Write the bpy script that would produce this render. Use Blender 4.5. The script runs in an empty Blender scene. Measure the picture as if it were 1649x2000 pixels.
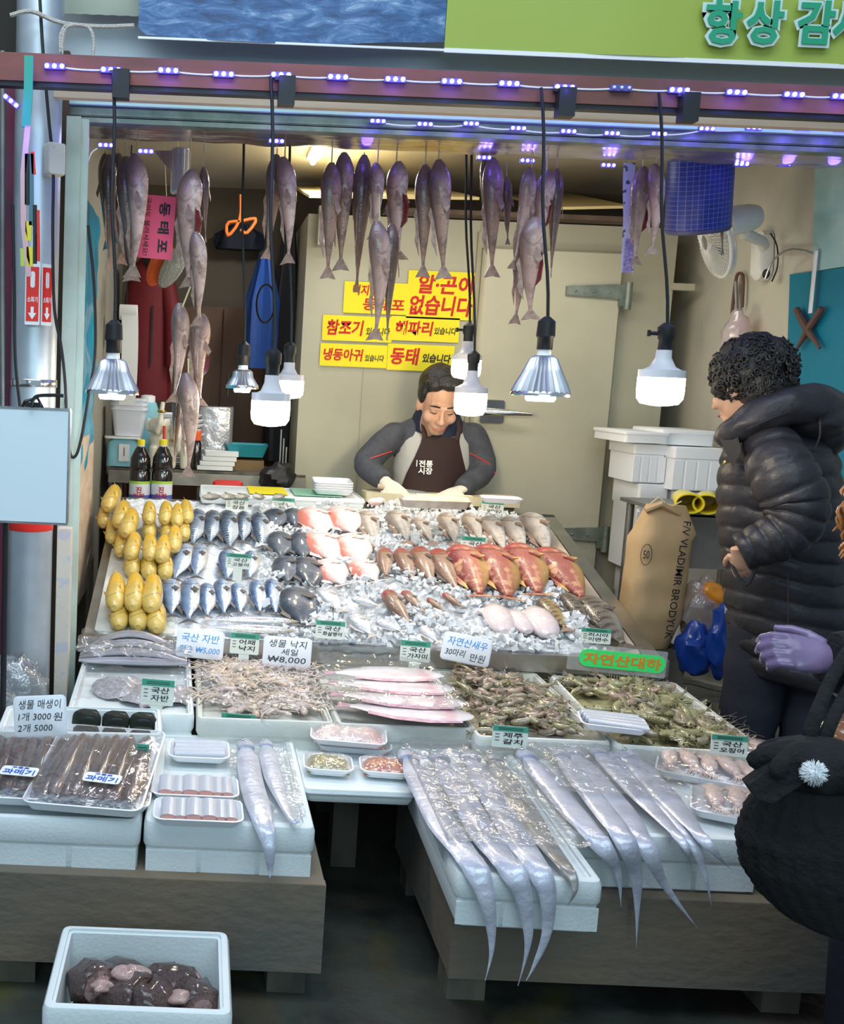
import bpy, math, random
from mathutils import Vector as V, Matrix as MX, noise as NZ
R = random.Random(11)
sc = bpy.context.scene
COL = sc.collection
# ---------------------------------------------------------------- camera
CH, FP, PX0, PY0 = 1.35, 2000.0, 385.0, 1000.0
PIT, ROL = math.radians(7.55), 0.041
_f = V((0, math.cos(PIT), -math.sin(PIT))); _u0 = V((0, math.sin(PIT), math.cos(PIT))); _r0 = V((1, 0, 0))
_r = _r0*math.cos(ROL)+_u0*math.sin(ROL); _u = -_r0*math.sin(ROL)+_u0*math.cos(ROL)
cd = bpy.data.cameras.new('camera'); cam = bpy.data.objects.new('camera', cd); COL.objects.link(cam)
cd.sensor_fit = 'HORIZONTAL'; cd.sensor_width = 36; cd.lens = FP/1649*36
cd.shift_x = (824.5-PX0)/1649; cd.clip_start = .05; cd.clip_end = 60
cam.matrix_world = MX(((_r.x, _u.x, -_f.x, 0), (_r.y, _u.y, -_f.y, 0), (_r.z, _u.z, -_f.z, CH), (0, 0, 0, 1)))
sc.camera = cam
# ---------------------------------------------------------------- light
sc.view_settings.view_transform = 'Standard'; sc.view_settings.look = 'None'
sc.view_settings.gamma = 1; sc.view_settings.use_curve_mapping = False
sc.view_settings.exposure = 0.58
w = bpy.data.worlds.new('world'); sc.world = w; w.use_nodes = True
w.node_tree.nodes['Background'].inputs[0].default_value = (.62, .8, 1, 1)
w.node_tree.nodes['Background'].inputs[1].default_value = .26
def area(name, loc, target, sx, sy, power, col):
    l = bpy.data.lights.new(name, 'AREA'); l.shape = 'RECTANGLE'; l.size = sx; l.size_y = sy; l.energy = power; l.color = col
    o = bpy.data.objects.new(name, l); COL.objects.link(o); o.location = loc
    o.rotation_euler = (V(target)-V(loc)).to_track_quat('-Z', 'Y').to_euler(); return o
def point(name, loc, power, col, r=.03):
    l = bpy.data.lights.new(name, 'POINT'); l.energy = power; l.color = col; l.shadow_soft_size = r
    o = bpy.data.objects.new(name, l); COL.objects.link(o); o.location = loc; return o
area('arcade_daylight', (.4, .7, 4.6), (.5, 2.9, .4), 3.6, 2.0, 62, (.72, .87, 1))
area('arcade_lamp', (-.8, 1.6, 3.6), (.2, 2.6, .3), 2.2, 1.2, 16, (.8, .9, 1))
area('arcade_front_lamps', (.5, -2.2, 2.6), (.8, 3.2, 1.9), 3.5, 1.2, 42, (.60, .90, 1))
# ---------------------------------------------------------------- pixel helpers (a viewing ray meets a real plane)
O = V((0, 0, CH))
def ray(x, y): return _f+_r*((x-PX0)/FP)+_u*((PY0-y)/FP)
def Y(x, y, d): q = ray(x, y); return O+q*(d/q.y)
def Z(x, y, z): q = ray(x, y); return O+q*((z-CH)/q.z)
def PL(x, y, p, n): q = ray(x, y); return O+q*((V(p)-O).dot(n)/q.dot(n))
# ---------------------------------------------------------------- mesh builder
class M:
    def __init__(s): s.v = []; s.f = []; s.m = []
    def add(s, vs, fs, mi=0, T=None):
        b = len(s.v)
        s.v += [tuple(T@V(q)) if T else tuple(q) for q in vs]
        s.f += [tuple(b+i for i in f) for f in fs]; s.m += [mi]*len(fs); return s
    def box(s, c, d, mi=0, T=None):
        x, y, z = c; a, b, e = d[0]/2, d[1]/2, d[2]/2
        vs = [(x+i*a, y+j*b, z+k*e) for k in (-1, 1) for i, j in ((-1, -1), (1, -1), (1, 1), (-1, 1))]
        return s.add(vs, [(3, 2, 1, 0), (4, 5, 6, 7), (0, 1, 5, 4), (1, 2, 6, 5), (2, 3, 7, 6), (3, 0, 4, 7)], mi, T)
    def loft(s, rings, cap=(1, 1), mi=0, T=None, closed=True):
        n = len(rings[0]); vs = [q for r in rings for q in r]; fs = []
        for i in range(len(rings)-1):
            for j in range(n if closed else n-1):
                k = (j+1) % n; fs.append((i*n+j, i*n+k, (i+1)*n+k, (i+1)*n+j))
        if cap[0]: fs.append(tuple(range(n-1, -1, -1)))
        if cap[1]: fs.append(tuple((len(rings)-1)*n+j for j in range(n)))
        return s.add(vs, fs, mi, T)
    def tube(s, pts, r, n=8, mi=0, T=None, flat=1, up=None, cap=(1, 1)):
        pts = [V(q) for q in pts]; L = len(pts)
        rr = r if isinstance(r, (list, tuple)) else [r]*L
        rings = []; a = None
        for i, q in enumerate(pts):
            t = (pts[min(i+1, L-1)]-pts[max(i-1, 0)]).normalized()
            if a is None:
                a = V(up) if up else (V((0, 0, 1)) if abs(t.z) < .9 else V((1, 0, 0)))
            elif up: a = V(up)
            a = (a-t*a.dot(t)).normalized(); b = t.cross(a)
            rings.append([q+(a*math.cos(k)*flat+b*math.sin(k))*rr[i] for k in [2*math.pi*j/n for j in range(n)]])
        return s.loft(rings, cap, mi, T)
    def lathe(s, prof, n=20, c=(0, 0, 0), mi=0, T=None, cap=(1, 1)):
        return s.loft([[(c[0]+r*math.cos(2*math.pi*j/n), c[1]+r*math.sin(2*math.pi*j/n), c[2]+z) for j in range(n)] for r, z in prof], cap, mi, T)
    def sph(s, c, r, n=12, mi=0, T=None):
        if not isinstance(r, (tuple, list)): r = (r, r, r)
        h = n//2+1
        return s.loft([[(c[0]+r[0]*math.sin(a)*math.cos(2*math.pi*j/n), c[1]+r[1]*math.sin(a)*math.sin(2*math.pi*j/n), c[2]-r[2]*math.cos(a)) for j in range(n)] for a in [math.pi*(i+.02)/(h+.04) for i in range(h+1)]], (1, 1), mi, T)
    def grid(s, fn, nu, nv, mi=0, T=None):
        vs = [fn(i/nu, j/nv) for j in range(nv+1) for i in range(nu+1)]
        return s.add(vs, [(j*(nu+1)+i, j*(nu+1)+i+1, (j+1)*(nu+1)+i+1, (j+1)*(nu+1)+i) for j in range(nv) for i in range(nu)], mi, T)
    def prism(s, poly, y0, y1, mi=0, T=None):     # poly in x,z extruded along y
        return s.loft([[(x, y0, z) for x, z in poly], [(x, y1, z) for x, z in poly]], (1, 1), mi, T)
    def mesh(s, name, mats, ang=40):
        me = bpy.data.meshes.new(name); me.from_pydata(s.v, [], s.f); me.update()
        for m in (mats if isinstance(mats, (list, tuple)) else [mats]): me.materials.append(m)
        me.polygons.foreach_set('material_index', s.m)
        me.polygons.foreach_set('use_smooth', [True]*len(s.f))
        if ang: me.set_sharp_from_angle(angle=math.radians(ang))
        me.update(); return me
def rrect(w, d, r, z, n=4, cx=0, cy=0):
    out = []
    for sx, sy, a0 in ((1, 1, 0), (-1, 1, 90), (-1, -1, 180), (1, -1, 270)):
        for k in range(n+1):
            a = math.radians(a0+90*k/n)
            out.append((cx+sx*(w/2-r)+r*math.cos(a), cy+sy*(d/2-r)+r*math.sin(a), z))
    return out
def tag(o, label=None, cat=None, group=None, kind=None):
    for k, v in (('label', label), ('category', cat), ('group', group), ('kind', kind)):
        if v: o[k] = v
    return o
def ob(name, m, mats=None, par=None, loc=None, rot=None, ang=40, T=None):
    me = m if isinstance(m, bpy.types.Mesh) else m.mesh(name, mats, ang)
    o = bpy.data.objects.new(name, me); COL.objects.link(o)
    if par is not None: o.parent = par
    if T is not None: o.matrix_basis = T
    if loc is not None: o.location = loc
    if rot is not None: o.rotation_euler = rot
    return o
def thing(name, label, cat, loc=(0, 0, 0), rz=0, group=None, T=None):
    o = bpy.data.objects.new(name, None); COL.objects.link(o); o.empty_display_size = .05
    if T is not None: o.matrix_basis = T
    else: o.location = loc; o.rotation_euler = (0, 0, rz)
    return tag(o, label, cat, group)
def struct(name, m, mats, label=None, cat=None):
    o = ob(name, m, mats); o['kind'] = 'structure'
    return tag(o, label, cat)
def frame(o, x, y=None, z=None):       # matrix with origin o and axis x, z hint
    x = V(x).normalized(); z = V(z); z = (z-x*z.dot(x)).normalized(); y = z.cross(x)
    return MX(((x.x, y.x, z.x, o[0]), (x.y, y.y, z.y, o[1]), (x.z, y.z, z.z, o[2]), (0, 0, 0, 1)))
def remesh(m, name, mats, vox, par=None, smooth=3, T=None):   # fuse overlapping shapes into one continuous skin
    me = m.mesh(name, mats, 0); o = bpy.data.objects.new(name, me); COL.objects.link(o)
    a = o.modifiers.new('a', 'REMESH'); a.mode = 'VOXEL'; a.voxel_size = vox; a.use_smooth_shade = True
    if smooth: b = o.modifiers.new('b', 'SMOOTH'); b.factor = .5; b.iterations = smooth
    bpy.context.view_layer.update()
    nm = bpy.data.meshes.new_from_object(o.evaluated_get(bpy.context.evaluated_depsgraph_get()))
    o.modifiers.clear(); o.data = nm; nm.name = name
    if not nm.materials: nm.materials.append(mats)
    if par is not None: o.parent = par
    if T is not None: o.matrix_basis = T
    return o
_tc = {}
def text_mesh(body, bold=0.0):
    k = (body, bold)
    if k not in _tc:
        c = bpy.data.curves.new('w', 'FONT'); c.body = body; c.offset = bold; c.resolution_u = 2; c.align_x = 'CENTER'; c.extrude = .004
        o = bpy.data.objects.new('w', c); COL.objects.link(o); bpy.context.view_layer.update()
        me = bpy.data.meshes.new_from_object(o.evaluated_get(bpy.context.evaluated_depsgraph_get()))
        bpy.data.objects.remove(o)
        xs = [q.co.x for q in me.vertices]; ys = [q.co.y for q in me.vertices]
        _tc[k] = ([tuple(q.co) for q in me.vertices], [tuple(p.vertices) for p in me.polygons], (min(xs), max(xs), min(ys), max(ys)))
    return _tc[k]
def text(name, body, wd, ht, T, mt, par, bold=0.012, slant=0, keep=False):
    vs, fs, (x0, x1, y0, y1) = text_mesh(body, bold)      # fitted into wd x ht around T's origin, lying in T's XY plane
    sx, sy = wd/(x1-x0), ht/(y1-y0)
    if keep: sx = sy = min(sx, sy)
    m = M(); m.add([((x-(x0+x1)/2)*sx+slant*(y-(y0+y1)/2)*sy, (y-(y0+y1)/2)*sy, z*.12) for x, y, z in vs], fs)
    return ob(name, m, mt, par, T=T, ang=0)
# ---------------------------------------------------------------- materials
def mat(name, col, rough=.6, metal=0, c2=None, sc_=8, amt=1, bump=0, bsc=30, emis=None, es=1, trans=0, ior=1.45, coat=0, sss=0, stretch=None, det=4, sheen=0, spec=.5, lo=.35, hi=.65):
    m = bpy.data.materials.new(name); m.use_nodes = True; nt = m.node_tree; b = nt.nodes['Principled BSDF']
    i = b.inputs; i['Base Color'].default_value = (*col, 1); i['Roughness'].default_value = rough; i['Metallic'].default_value = metal
    i['Transmission Weight'].default_value = trans; i['IOR'].default_value = ior; i['Coat Weight'].default_value = coat
    i['Sheen Weight'].default_value = sheen; i['Specular IOR Level'].default_value = spec
    if coat: i['Coat Roughness'].default_value = .12
    if sss: i['Subsurface Weight'].default_value = sss; i['Subsurface Radius'].default_value = (.02, .01, .006); i['Subsurface Scale'].default_value = .5
    if emis: i['Emission Color'].default_value = (*emis, 1); i['Emission Strength'].default_value = es
    tc = nt.nodes.new('ShaderNodeTexCoord'); src = tc.outputs['Object']
    if stretch:
        mp = nt.nodes.new('ShaderNodeMapping'); mp.inputs['Scale'].default_value = stretch; nt.links.new(src, mp.inputs[0]); src = mp.outputs[0]
    if c2:
        n = nt.nodes.new('ShaderNodeTexNoise'); n.inputs['Scale'].default_value = sc_; n.inputs['Detail'].default_value = det; nt.links.new(src, n.inputs[0])
        r = nt.nodes.new('ShaderNodeMapRange'); r.inputs[1].default_value = lo; r.inputs[2].default_value = hi; r.inputs[4].default_value = amt; nt.links.new(n.outputs[0], r.inputs[0])
        x = nt.nodes.new('ShaderNodeMix'); x.data_type = 'RGBA'; nt.links.new(r.outputs[0], x.inputs[0]); x.inputs[6].default_value = (*col, 1); x.inputs[7].default_value = (*c2, 1)
        nt.links.new(x.outputs[2], i['Base Color'])
    if bump:
        n = nt.nodes.new('ShaderNodeTexNoise'); n.inputs['Scale'].default_value = bsc; n.inputs['Detail'].default_value = 5; nt.links.new(src, n.inputs[0])
        u = nt.nodes.new('ShaderNodeBump'); u.inputs['Strength'].default_value = bump; u.inputs['Distance'].default_value = .01; nt.links.new(n.outputs[0], u.inputs['Height']); nt.links.new(u.outputs[0], i['Normal'])
    return m
def filmmat(name, f=.1, bsc=14, tint=(1, 1, 1), rough=.12, haze=0.04):
    m = bpy.data.materials.new(name); m.use_nodes = True; nt = m.node_tree; nt.nodes.remove(nt.nodes['Principled BSDF']); N = nt.nodes.new; out = nt.nodes['Material Output']
    t = N('ShaderNodeBsdfTransparent'); t.inputs[0].default_value = (*tint, 1); g = N('ShaderNodeBsdfGlossy'); g.inputs['Roughness'].default_value = rough
    d = N('ShaderNodeBsdfDiffuse'); d.inputs[0].default_value = (.85, .88, .92, 1)
    a = N('ShaderNodeMixShader'); a.inputs[0].default_value = haze; nt.links.new(t.outputs[0], a.inputs[1]); nt.links.new(d.outputs[0], a.inputs[2])
    lw = N('ShaderNodeLayerWeight'); lw.inputs[0].default_value = .25; mr = N('ShaderNodeMapRange'); mr.inputs[3].default_value = f; mr.inputs[4].default_value = min(1, f*4); nt.links.new(lw.outputs[0], mr.inputs[0])
    x = N('ShaderNodeMixShader'); nt.links.new(mr.outputs[0], x.inputs[0]); nt.links.new(a.outputs[0], x.inputs[1]); nt.links.new(g.outputs[0], x.inputs[2]); nt.links.new(x.outputs[0], out.inputs[0])
    tc = N('ShaderNodeTexCoord'); n = N('ShaderNodeTexNoise'); n.inputs['Scale'].default_value = bsc; n.inputs['Detail'].default_value = 3; n.inputs['Distortion'].default_value = 1.2; nt.links.new(tc.outputs['Object'], n.inputs[0])
    u = N('ShaderNodeBump'); u.inputs['Strength'].default_value = .9; u.inputs['Distance'].default_value = .012; nt.links.new(n.outputs[0], u.inputs['Height'])
    for q in (g, lw): nt.links.new(u.outputs[0], q.inputs['Normal'])
    return m
def fishmat(name, belly, side, back, rough=.28, metal=.0, head=None, stripes=None, spots=None, hx=.72, ns=6, coat=.5, line=None, gill=.6, mid=(.42, .66)):
    m = bpy.data.materials.new(name); m.use_nodes = True; nt = m.node_tree; b = nt.nodes['Principled BSDF']; N = nt.nodes.new; L = nt.links.new
    b.inputs['Roughness'].default_value = rough; b.inputs['Metallic'].default_value = metal; b.inputs['Coat Weight'].default_value = coat; b.inputs['Coat Roughness'].default_value = .15
    tc = N('ShaderNodeTexCoord'); sp = N('ShaderNodeSeparateXYZ'); L(tc.outputs['Generated'], sp.inputs[0])
    n = N('ShaderNodeTexNoise'); n.inputs['Scale'].default_value = ns; n.inputs['Detail'].default_value = 5; L(tc.outputs['Object'], n.inputs[0])
    a = N('ShaderNodeMath'); a.operation = 'MULTIPLY_ADD'; a.inputs[1].default_value = .35; L(n.outputs[0], a.inputs[0])
    s = N('ShaderNodeMath'); s.operation = 'SUBTRACT'; s.inputs[1].default_value = .175; L(sp.outputs[1], a.inputs[2]); L(a.outputs[0], s.inputs[0])
    r = N('ShaderNodeValToRGB'); L(s.outputs[0], r.inputs[0]); e = r.color_ramp.elements
    e[0].position = .12; e[0].color = (*belly, 1); e[1].position = .88; e[1].color = (*back, 1)
    k = e.new(mid[0]); k.color = (*side, 1); k = e.new(mid[1]); k.color = tuple(.45*x+.55*y for x, y in zip(side, back))+(1,)
    cur = r.outputs[0]
    def mixin(fac, col, cur):
        x = N('ShaderNodeMix'); x.data_type = 'RGBA'; L(fac, x.inputs[0]); L(cur, x.inputs[6]); x.inputs[7].default_value = (*col, 1); return x.outputs[2]
    def rng(src, lo, hi, top=1):
        q = N('ShaderNodeMapRange'); q.inputs[1].default_value = lo; q.inputs[2].default_value = hi; q.inputs[4].default_value = top; L(src, q.inputs[0]); return q.outputs[0]
    if stripes:
        wv = N('ShaderNodeTexWave'); wv.bands_direction = stripes[0]; wv.inputs['Scale'].default_value = stripes[1]; wv.inputs['Distortion'].default_value = stripes[2]; wv.inputs['Detail'].default_value = 2; L(tc.outputs['Object'], wv.inputs[0])
        mu = N('ShaderNodeMath'); mu.operation = 'MULTIPLY'; L(rng(wv.outputs[1], .5, .8, .8), mu.inputs[0]); L(rng(sp.outputs[1], .35, .6), mu.inputs[1])
        cur = mixin(mu.outputs[0], stripes[3], cur)
    if spots:
        n2 = N('ShaderNodeTexNoise'); n2.inputs['Scale'].default_value = spots[0]; n2.inputs['Detail'].default_value = 3; L(tc.outputs['Object'], n2.inputs[0]); cur = mixin(rng(n2.outputs[0], .5, .62, spots[2]), spots[1], cur)
    if head: cur = mixin(rng(sp.outputs[0], hx, hx+.12, .85), head, cur)
    if line: cur = mixin(rng(n.outputs[0], .55, .75, .6), line, cur)
    gx = N('ShaderNodeMath'); gx.operation = 'SUBTRACT'; L(sp.outputs[1], gx.inputs[0]); gx.inputs[1].default_value = .5
    g2 = N('ShaderNodeMath'); g2.operation = 'MULTIPLY'; L(gx.outputs[0], g2.inputs[0]); L(gx.outputs[0], g2.inputs[1])
    g3 = N('ShaderNodeMath'); g3.operation = 'MULTIPLY_ADD'; L(g2.outputs[0], g3.inputs[0]); g3.inputs[1].default_value = -.7; L(sp.outputs[0], g3.inputs[2])
    g4 = N('ShaderNodeMath'); g4.operation = 'SUBTRACT'; L(g3.outputs[0], g4.inputs[0]); g4.inputs[1].default_value = .70
    g5 = N('ShaderNodeMath'); g5.operation = 'ABSOLUTE'; L(g4.outputs[0], g5.inputs[0])
    dk = tuple(x_*.22 for x_ in back)
    cur = mixin(rng(g5.outputs[0], .020, .004, gill), dk, cur)          # edge of the gill cover
    L(cur, b.inputs['Base Color'])
    vo = N('ShaderNodeTexVoronoi'); vo.inputs['Scale'].default_value = 60; L(tc.outputs['Object'], vo.inputs[0]); u = N('ShaderNodeBump'); u.inputs['Strength'].default_value = .25; u.inputs['Distance'].default_value = .004; L(vo.outputs[0], u.inputs['Height']); L(u.outputs[0], b.inputs['Normal'])
    return m
K = {}
def k(name, *a, **kw):
    K[name] = mat(name, *a, **kw); return K[name]
k('foam', (.80, .84, .85), .75, c2=(.62, .68, .66), sc_=3, amt=.5, bump=.15, bsc=140)
k('foam_clean', (.86, .88, .9), .6, bump=.08, bsc=160)
k('foam_dirty', (.70, .72, .68), .8, c2=(.5, .48, .4), sc_=4, amt=.6, bump=.2, bsc=90)
k('tray', (.88, .89, .93), .35, coat=.3)
k('steel', (.55, .56, .56), .32, 1, c2=(.35, .35, .34), sc_=7, amt=.7, bump=.08, bsc=40)
k('steel_dull', (.34, .34, .32), .5, .8, c2=(.2, .2, .19), sc_=5)
k('galv', (.50, .56, .60), .42, .75, c2=(.66, .72, .76), sc_=9, amt=.6)
k('wood_old', (.23, .165, .105), .85, c2=(.13, .125, .11), sc_=3, stretch=(.7, 1, 1.3), bump=.4, bsc=30, lo=.3, hi=.7, det=9)
k('wood_leg', (.17, .15, .11), .9, c2=(.07, .065, .055), sc_=9, stretch=(1, 1, .35), bump=.4, bsc=30)
k('wood_pale', (.62, .50, .38), .7, c2=(.5, .38, .27), sc_=7, stretch=(.3, 1, 3))
k('beam_red', (.27, .085, .06), .6, c2=(.16, .06, .045), sc_=6, stretch=(.3, 1, 2))
k('floor', (.07, .074, .062), .32, c2=(.02, .022, .02), sc_=3.5, bump=.4, bsc=20, spec=.6)
k('cream', (.47, .45, .34), .65, c2=(.38, .36, .27), sc_=2.2, amt=.8, bump=.08, bsc=12)
k('cream2', (.50, .475, .36), .6, c2=(.42, .40, .3), sc_=2.5, amt=.8, bump=.05, bsc=12)
k('plaster', (.56, .53, .43), .85, c2=(.44, .44, .38), sc_=5, amt=.7, bump=.4, bsc=9, lo=.42, hi=.66)
k('ceil', (.50, .45, .36), .8)
k('panel_grey', (.52, .55, .56), .6, c2=(.52, .58, .62), sc_=1.5)
k('panel_teal', (.50, .72, .75), .45, c2=(.44, .64, .68), sc_=1.5)
k('post_paint', (.55, .66, .60), .55, c2=(.42, .46, .38), sc_=6, amt=.7, bump=.15)
k('rubber', (.012, .012, .013), .5)
k('black', (.015, .015, .017), .45)
k('white_pl', (.82, .83, .82), .35)
k('dark', (.03, .025, .02), .8)
k('brown_door', (.13, .065, .035), .6, c2=(.09, .045, .025), sc_=4, stretch=(2, 1, .3))
k('hinge', (.16, .20, .17), .45, .6, c2=(.3, .33, .28), sc_=14)
k('chrome', (.8, .8, .78), .18, 1)
k('tarp', (.015, .30, .42), .35, c2=(.01, .22, .36), sc_=6, bump=.8, bsc=9, coat=.4)
k('tarp_teal', (.30, .55, .55), .3, c2=(.5, .68, .66), sc_=5, bump=.4, bsc=10)
k('ice', (.95, .97, .99), .28, trans=.3, ior=1.31, bump=.3, bsc=40)
k('icebase', (.90, .92, .94), .3, bump=.9, bsc=60, c2=(.78, .81, .84), sc_=25)
k('paper_y', (.85, .72, .02), .7); k('ink_red', (.55, .015, .01), .6); k('ink_black', (.015, .015, .02), .6); k('ink_blue', (.03, .12, .55), .6); k('ink_cyan', (.03, .30, .75), .6)
k('paper_pink', (.9, .12, .22), .7); k('paper_w', (.84, .85, .83), .7); k('paper_cream', (.74, .78, .70), .5); k('green_hd', (.06, .33, .22), .5)
k('neon', (.06, .78, .18), .6); k('ink_org', (.72, .26, .02), .6)
k('lime', (.34, .42, .07), .5); k('txt_green', (.02, .33, .17), .5); k('txt_rim', (.55, .72, .66), .5)
k('skin', (.56, .34, .23), .5, sss=.15, c2=(.50, .27, .19), sc_=14, amt=.5)
k('hair', (.012, .011, .012), .38, bump=.6, bsc=50, stretch=(3, 3, .6))
k('jacket', (.05, .055, .07), .75, c2=(.07, .075, .09), sc_=30, bump=.3, bsc=16)
k('navy', (.012, .018, .045), .7, bump=.2, bsc=30)
k('vest', (.50, .50, .47), .75, bump=.3, bsc=22)
k('apron', (.032, .014, .013), .7, bump=.2, bsc=10)
k('glove_w', (.72, .68, .58), .85, bump=.3, bsc=120)
k('puffer', (.017, .016, .020), .42, c2=(.026, .024, .03), sc_=9, bump=.6, bsc=22, spec=.4)
k('pants', (.014, .016, .028), .7, bump=.3, bsc=20)
k('knit', (.010, .010, .011), .95, bump=.9, bsc=60)
k('pupil', (.005, .005, .006), .12); k('eye_ring', (.55, .55, .5), .25, .3); k('blood', (.16, .015, .02), .3, coat=.5)
film = filmmat('clear_film'); film2 = filmmat('wrinkled_bag', .16, 22, (.96, .97, .98), .15, .10); acryl = filmmat('clear_plastic', .08, 4, (1, 1, 1), .08, .16)
def emit(name, col, s):
    m = bpy.data.materials.new(name); m.use_nodes = True; nt = m.node_tree; nt.nodes.remove(nt.nodes['Principled BSDF'])
    e = nt.nodes.new('ShaderNodeEmission'); e.inputs[0].default_value = (*col, 1); e.inputs[1].default_value = s; nt.links.new(e.outputs[0], nt.nodes['Material Output'].inputs[0]); return m
E_WARM = emit('bulb_glow', (1, .84, .58), 16); E_COOL = emit('cool_glow', (.72, .82, 1), 14); E_LED = emit('led_glow', (.34, .30, 1), 12); E_TUBE = emit('tube_glow', (.85, .97, 1), 10)
ORD = ['first', 'second', 'third', 'fourth', 'fifth', 'sixth', 'seventh', 'eighth', 'ninth', 'tenth', 'eleventh', 'twelfth']
# ================================================================ the setting
fl = M(); fl.grid(lambda a, b: (-4+9*a, -2+8*b, .004*NZ.noise(V((a*30, b*30, 0)))), 60, 60)
fo = struct('floor', fl, K['floor'])
nt = K['floor'].node_tree; N = nt.nodes.new; L = nt.links.new        # wet floor with worn paint patches
tc = N('ShaderNodeTexCoord'); cur = [l for l in nt.links if l.to_socket.name == 'Base Color'][0].from_socket
for sc_, lo, hi, c in ((1.9, .60, .66, (.10, .09, .02)), (1.3, .61, .67, (.05, .014, .014)), (2.7, .6, .68, (.06, .075, .07)), (4, .62, .7, (.09, .07, .04))):
    n = N('ShaderNodeTexNoise'); n.inputs['Scale'].default_value = sc_; n.inputs['Detail'].default_value = 6; n.inputs['Distortion'].default_value = 1; L(tc.outputs['Object'], n.inputs[0])
    q = N('ShaderNodeMapRange'); q.inputs[1].default_value = lo-.08; q.inputs[2].default_value = hi-.03; q.inputs[4].default_value = .7; L(n.outputs[0], q.inputs[0])
    x = N('ShaderNodeMix'); x.data_type = 'RGBA'; L(q.outputs[0], x.inputs[0]); L(cur, x.inputs[6]); x.inputs[7].default_value = (*c, 1); cur = x.outputs[2]
L(cur, nt.nodes['Principled BSDF'].inputs['Base Color'])
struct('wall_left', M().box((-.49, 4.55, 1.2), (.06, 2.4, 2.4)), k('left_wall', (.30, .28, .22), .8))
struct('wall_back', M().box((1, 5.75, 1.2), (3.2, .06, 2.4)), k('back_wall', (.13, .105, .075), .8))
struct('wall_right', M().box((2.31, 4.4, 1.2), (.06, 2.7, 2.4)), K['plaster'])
struct('ceiling', M().box((.9, 4.65, 2.39), (2.9, 2.2, .05)), K['ceil'])
struct('wall_front', M().box((-1.4, 3.36, 1.5), (1.84, .06, 3)).box((3.1, 3.3, 1.5), (1.0, .06, 3)), K['dark'])
struct('trim_1', M().box((1.0, 3.30, 2.62), (3.2, .04, .95)), K['panel_grey'])                 # fascia above the opening
struct('trim_2', M().box((1.0, 3.262, 2.225), (2.88, .03, .135)).box((1.0, 3.245, 2.16), (2.88, .012, .012)), K['panel_teal'])
struct('trim_3', M().box((1.0, 3.30, 2.141), (2.88, .06, .022)).box((1.0, 3.30, 2.117), (2.88, .05, .014)).box((1.0, 3.29, 2.129), (2.88, .03, .004)), K['hinge'])
m = M(); m.grid(lambda a, b: (-.42+3.0*a, 3.3+.23*b, 2.118+.010*NZ.noise(V((a*22, b*3, 1)))), 150, 10)
m.grid(lambda a, b: (-.42+3.0*a, 3.31+.004*NZ.noise(V((a*30, b*3, 6))), 2.112+.03*b), 100, 2)
k('soffit', (.52, .48, .47), .22, .75, bump=.6, bsc=16, stretch=(.3, 2, 1), c2=(.4, .33, .30), sc_=10)
struct('trim_4', m, K['soffit'])
struct('trim_5', M().box((-.411, 3.17, 1.02), (.042, .05, 2.15)).box((-.38, 3.185, 1.02), (.02, .02, 2.15)), K['post_paint'])
struct('trim_6', M().box((-.452, 3.24, 1.15), (.028, .04, 2.3)), k('door_wood', (.12, .08, .055), .7, c2=(.07, .045, .03), sc_=8, stretch=(1, 1, .2)))
# panels left of the banner
tag(ob('corrugated_panel', M().loft([[(-.47+.02*i+dx, 3.2+.006*(i % 2), z) for i in range(19) for dx in (0,)] for z, in ((2.40,), (2.75,))], (0, 0), closed=False), k('olive', (.42, .46, .36), .6, c2=(.3, .32, .26), sc_=5)), 'olive grey corrugated panel above the post, beside the blue water banner', 'panel')
# ---- banner
bn = thing('banner', 'wide printed banner with sea photo and lime green half above the stall', 'banner', (0, 3.12, 0))
def bz(x): return Y(270, 62, 3.12).z+(-.006 if x < -.1 else 0)
x0, x1, x2 = Y(270, 60, 3.12).x, Y(868, 93, 3.12).x, 2.3
zb = Y(870, 93, 3.12).z
sea = bpy.data.materials.new('sea_print'); sea.use_nodes = True; nt = sea.node_tree; N = nt.nodes.new; L = nt.links.new
tc = N('ShaderNodeTexCoord'); mp = N('ShaderNodeMapping'); mp.inputs['Scale'].default_value = (3, 1, 11); L(tc.outputs['Object'], mp.inputs[0])
n = N('ShaderNodeTexNoise'); n.inputs['Scale'].default_value = 3.2; n.inputs['Detail'].default_value = 9; n.inputs['Roughness'].default_value = .68; n.inputs['Distortion'].default_value = .7; L(mp.outputs[0], n.inputs[0])
cr = N('ShaderNodeValToRGB'); L(n.outputs[0], cr.inputs[0]); e = cr.color_ramp.elements; e[0].position = .34; e[0].color = (.012, .04, .12, 1); e[1].position = .70; e[1].color = (.50, .58, .68, 1); q = e.new(.5); q.color = (.04, .12, .29, 1); q = e.new(.6); q.color = (.13, .24, .42, 1)
L(cr.outputs[0], nt.nodes['Principled BSDF'].inputs['Base Color']); nt.nodes['Principled BSDF'].inputs['Roughness'].default_value = .5
def sheet(xa, xb, za, zb_, n_=40): return M().grid(lambda a, b: (xa+(xb-xa)*a, .006*math.sin(a*14)*(1-b), (za(a) if callable(za) else za)+b*(zb_-(za(a) if callable(za) else za))), n_, 6)
ob('sea_photo', sheet(x0, x1, lambda a: zb+.012-.02*math.sin(a*3.0+.4)+.015*(a < .02), 2.9), sea, bn)
ob('lime_panel', sheet(x1, x2, zb-.002, 2.9), K['lime'], bn)
ob('white_edge', M().box(((x0+x1)/2, .002, zb-.006), (x1-x0, .004, .006)).box(((x2+x1)/2, .0, zb-.007), (x2-x1, .004, .012)), K['white_pl'], bn)
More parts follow.
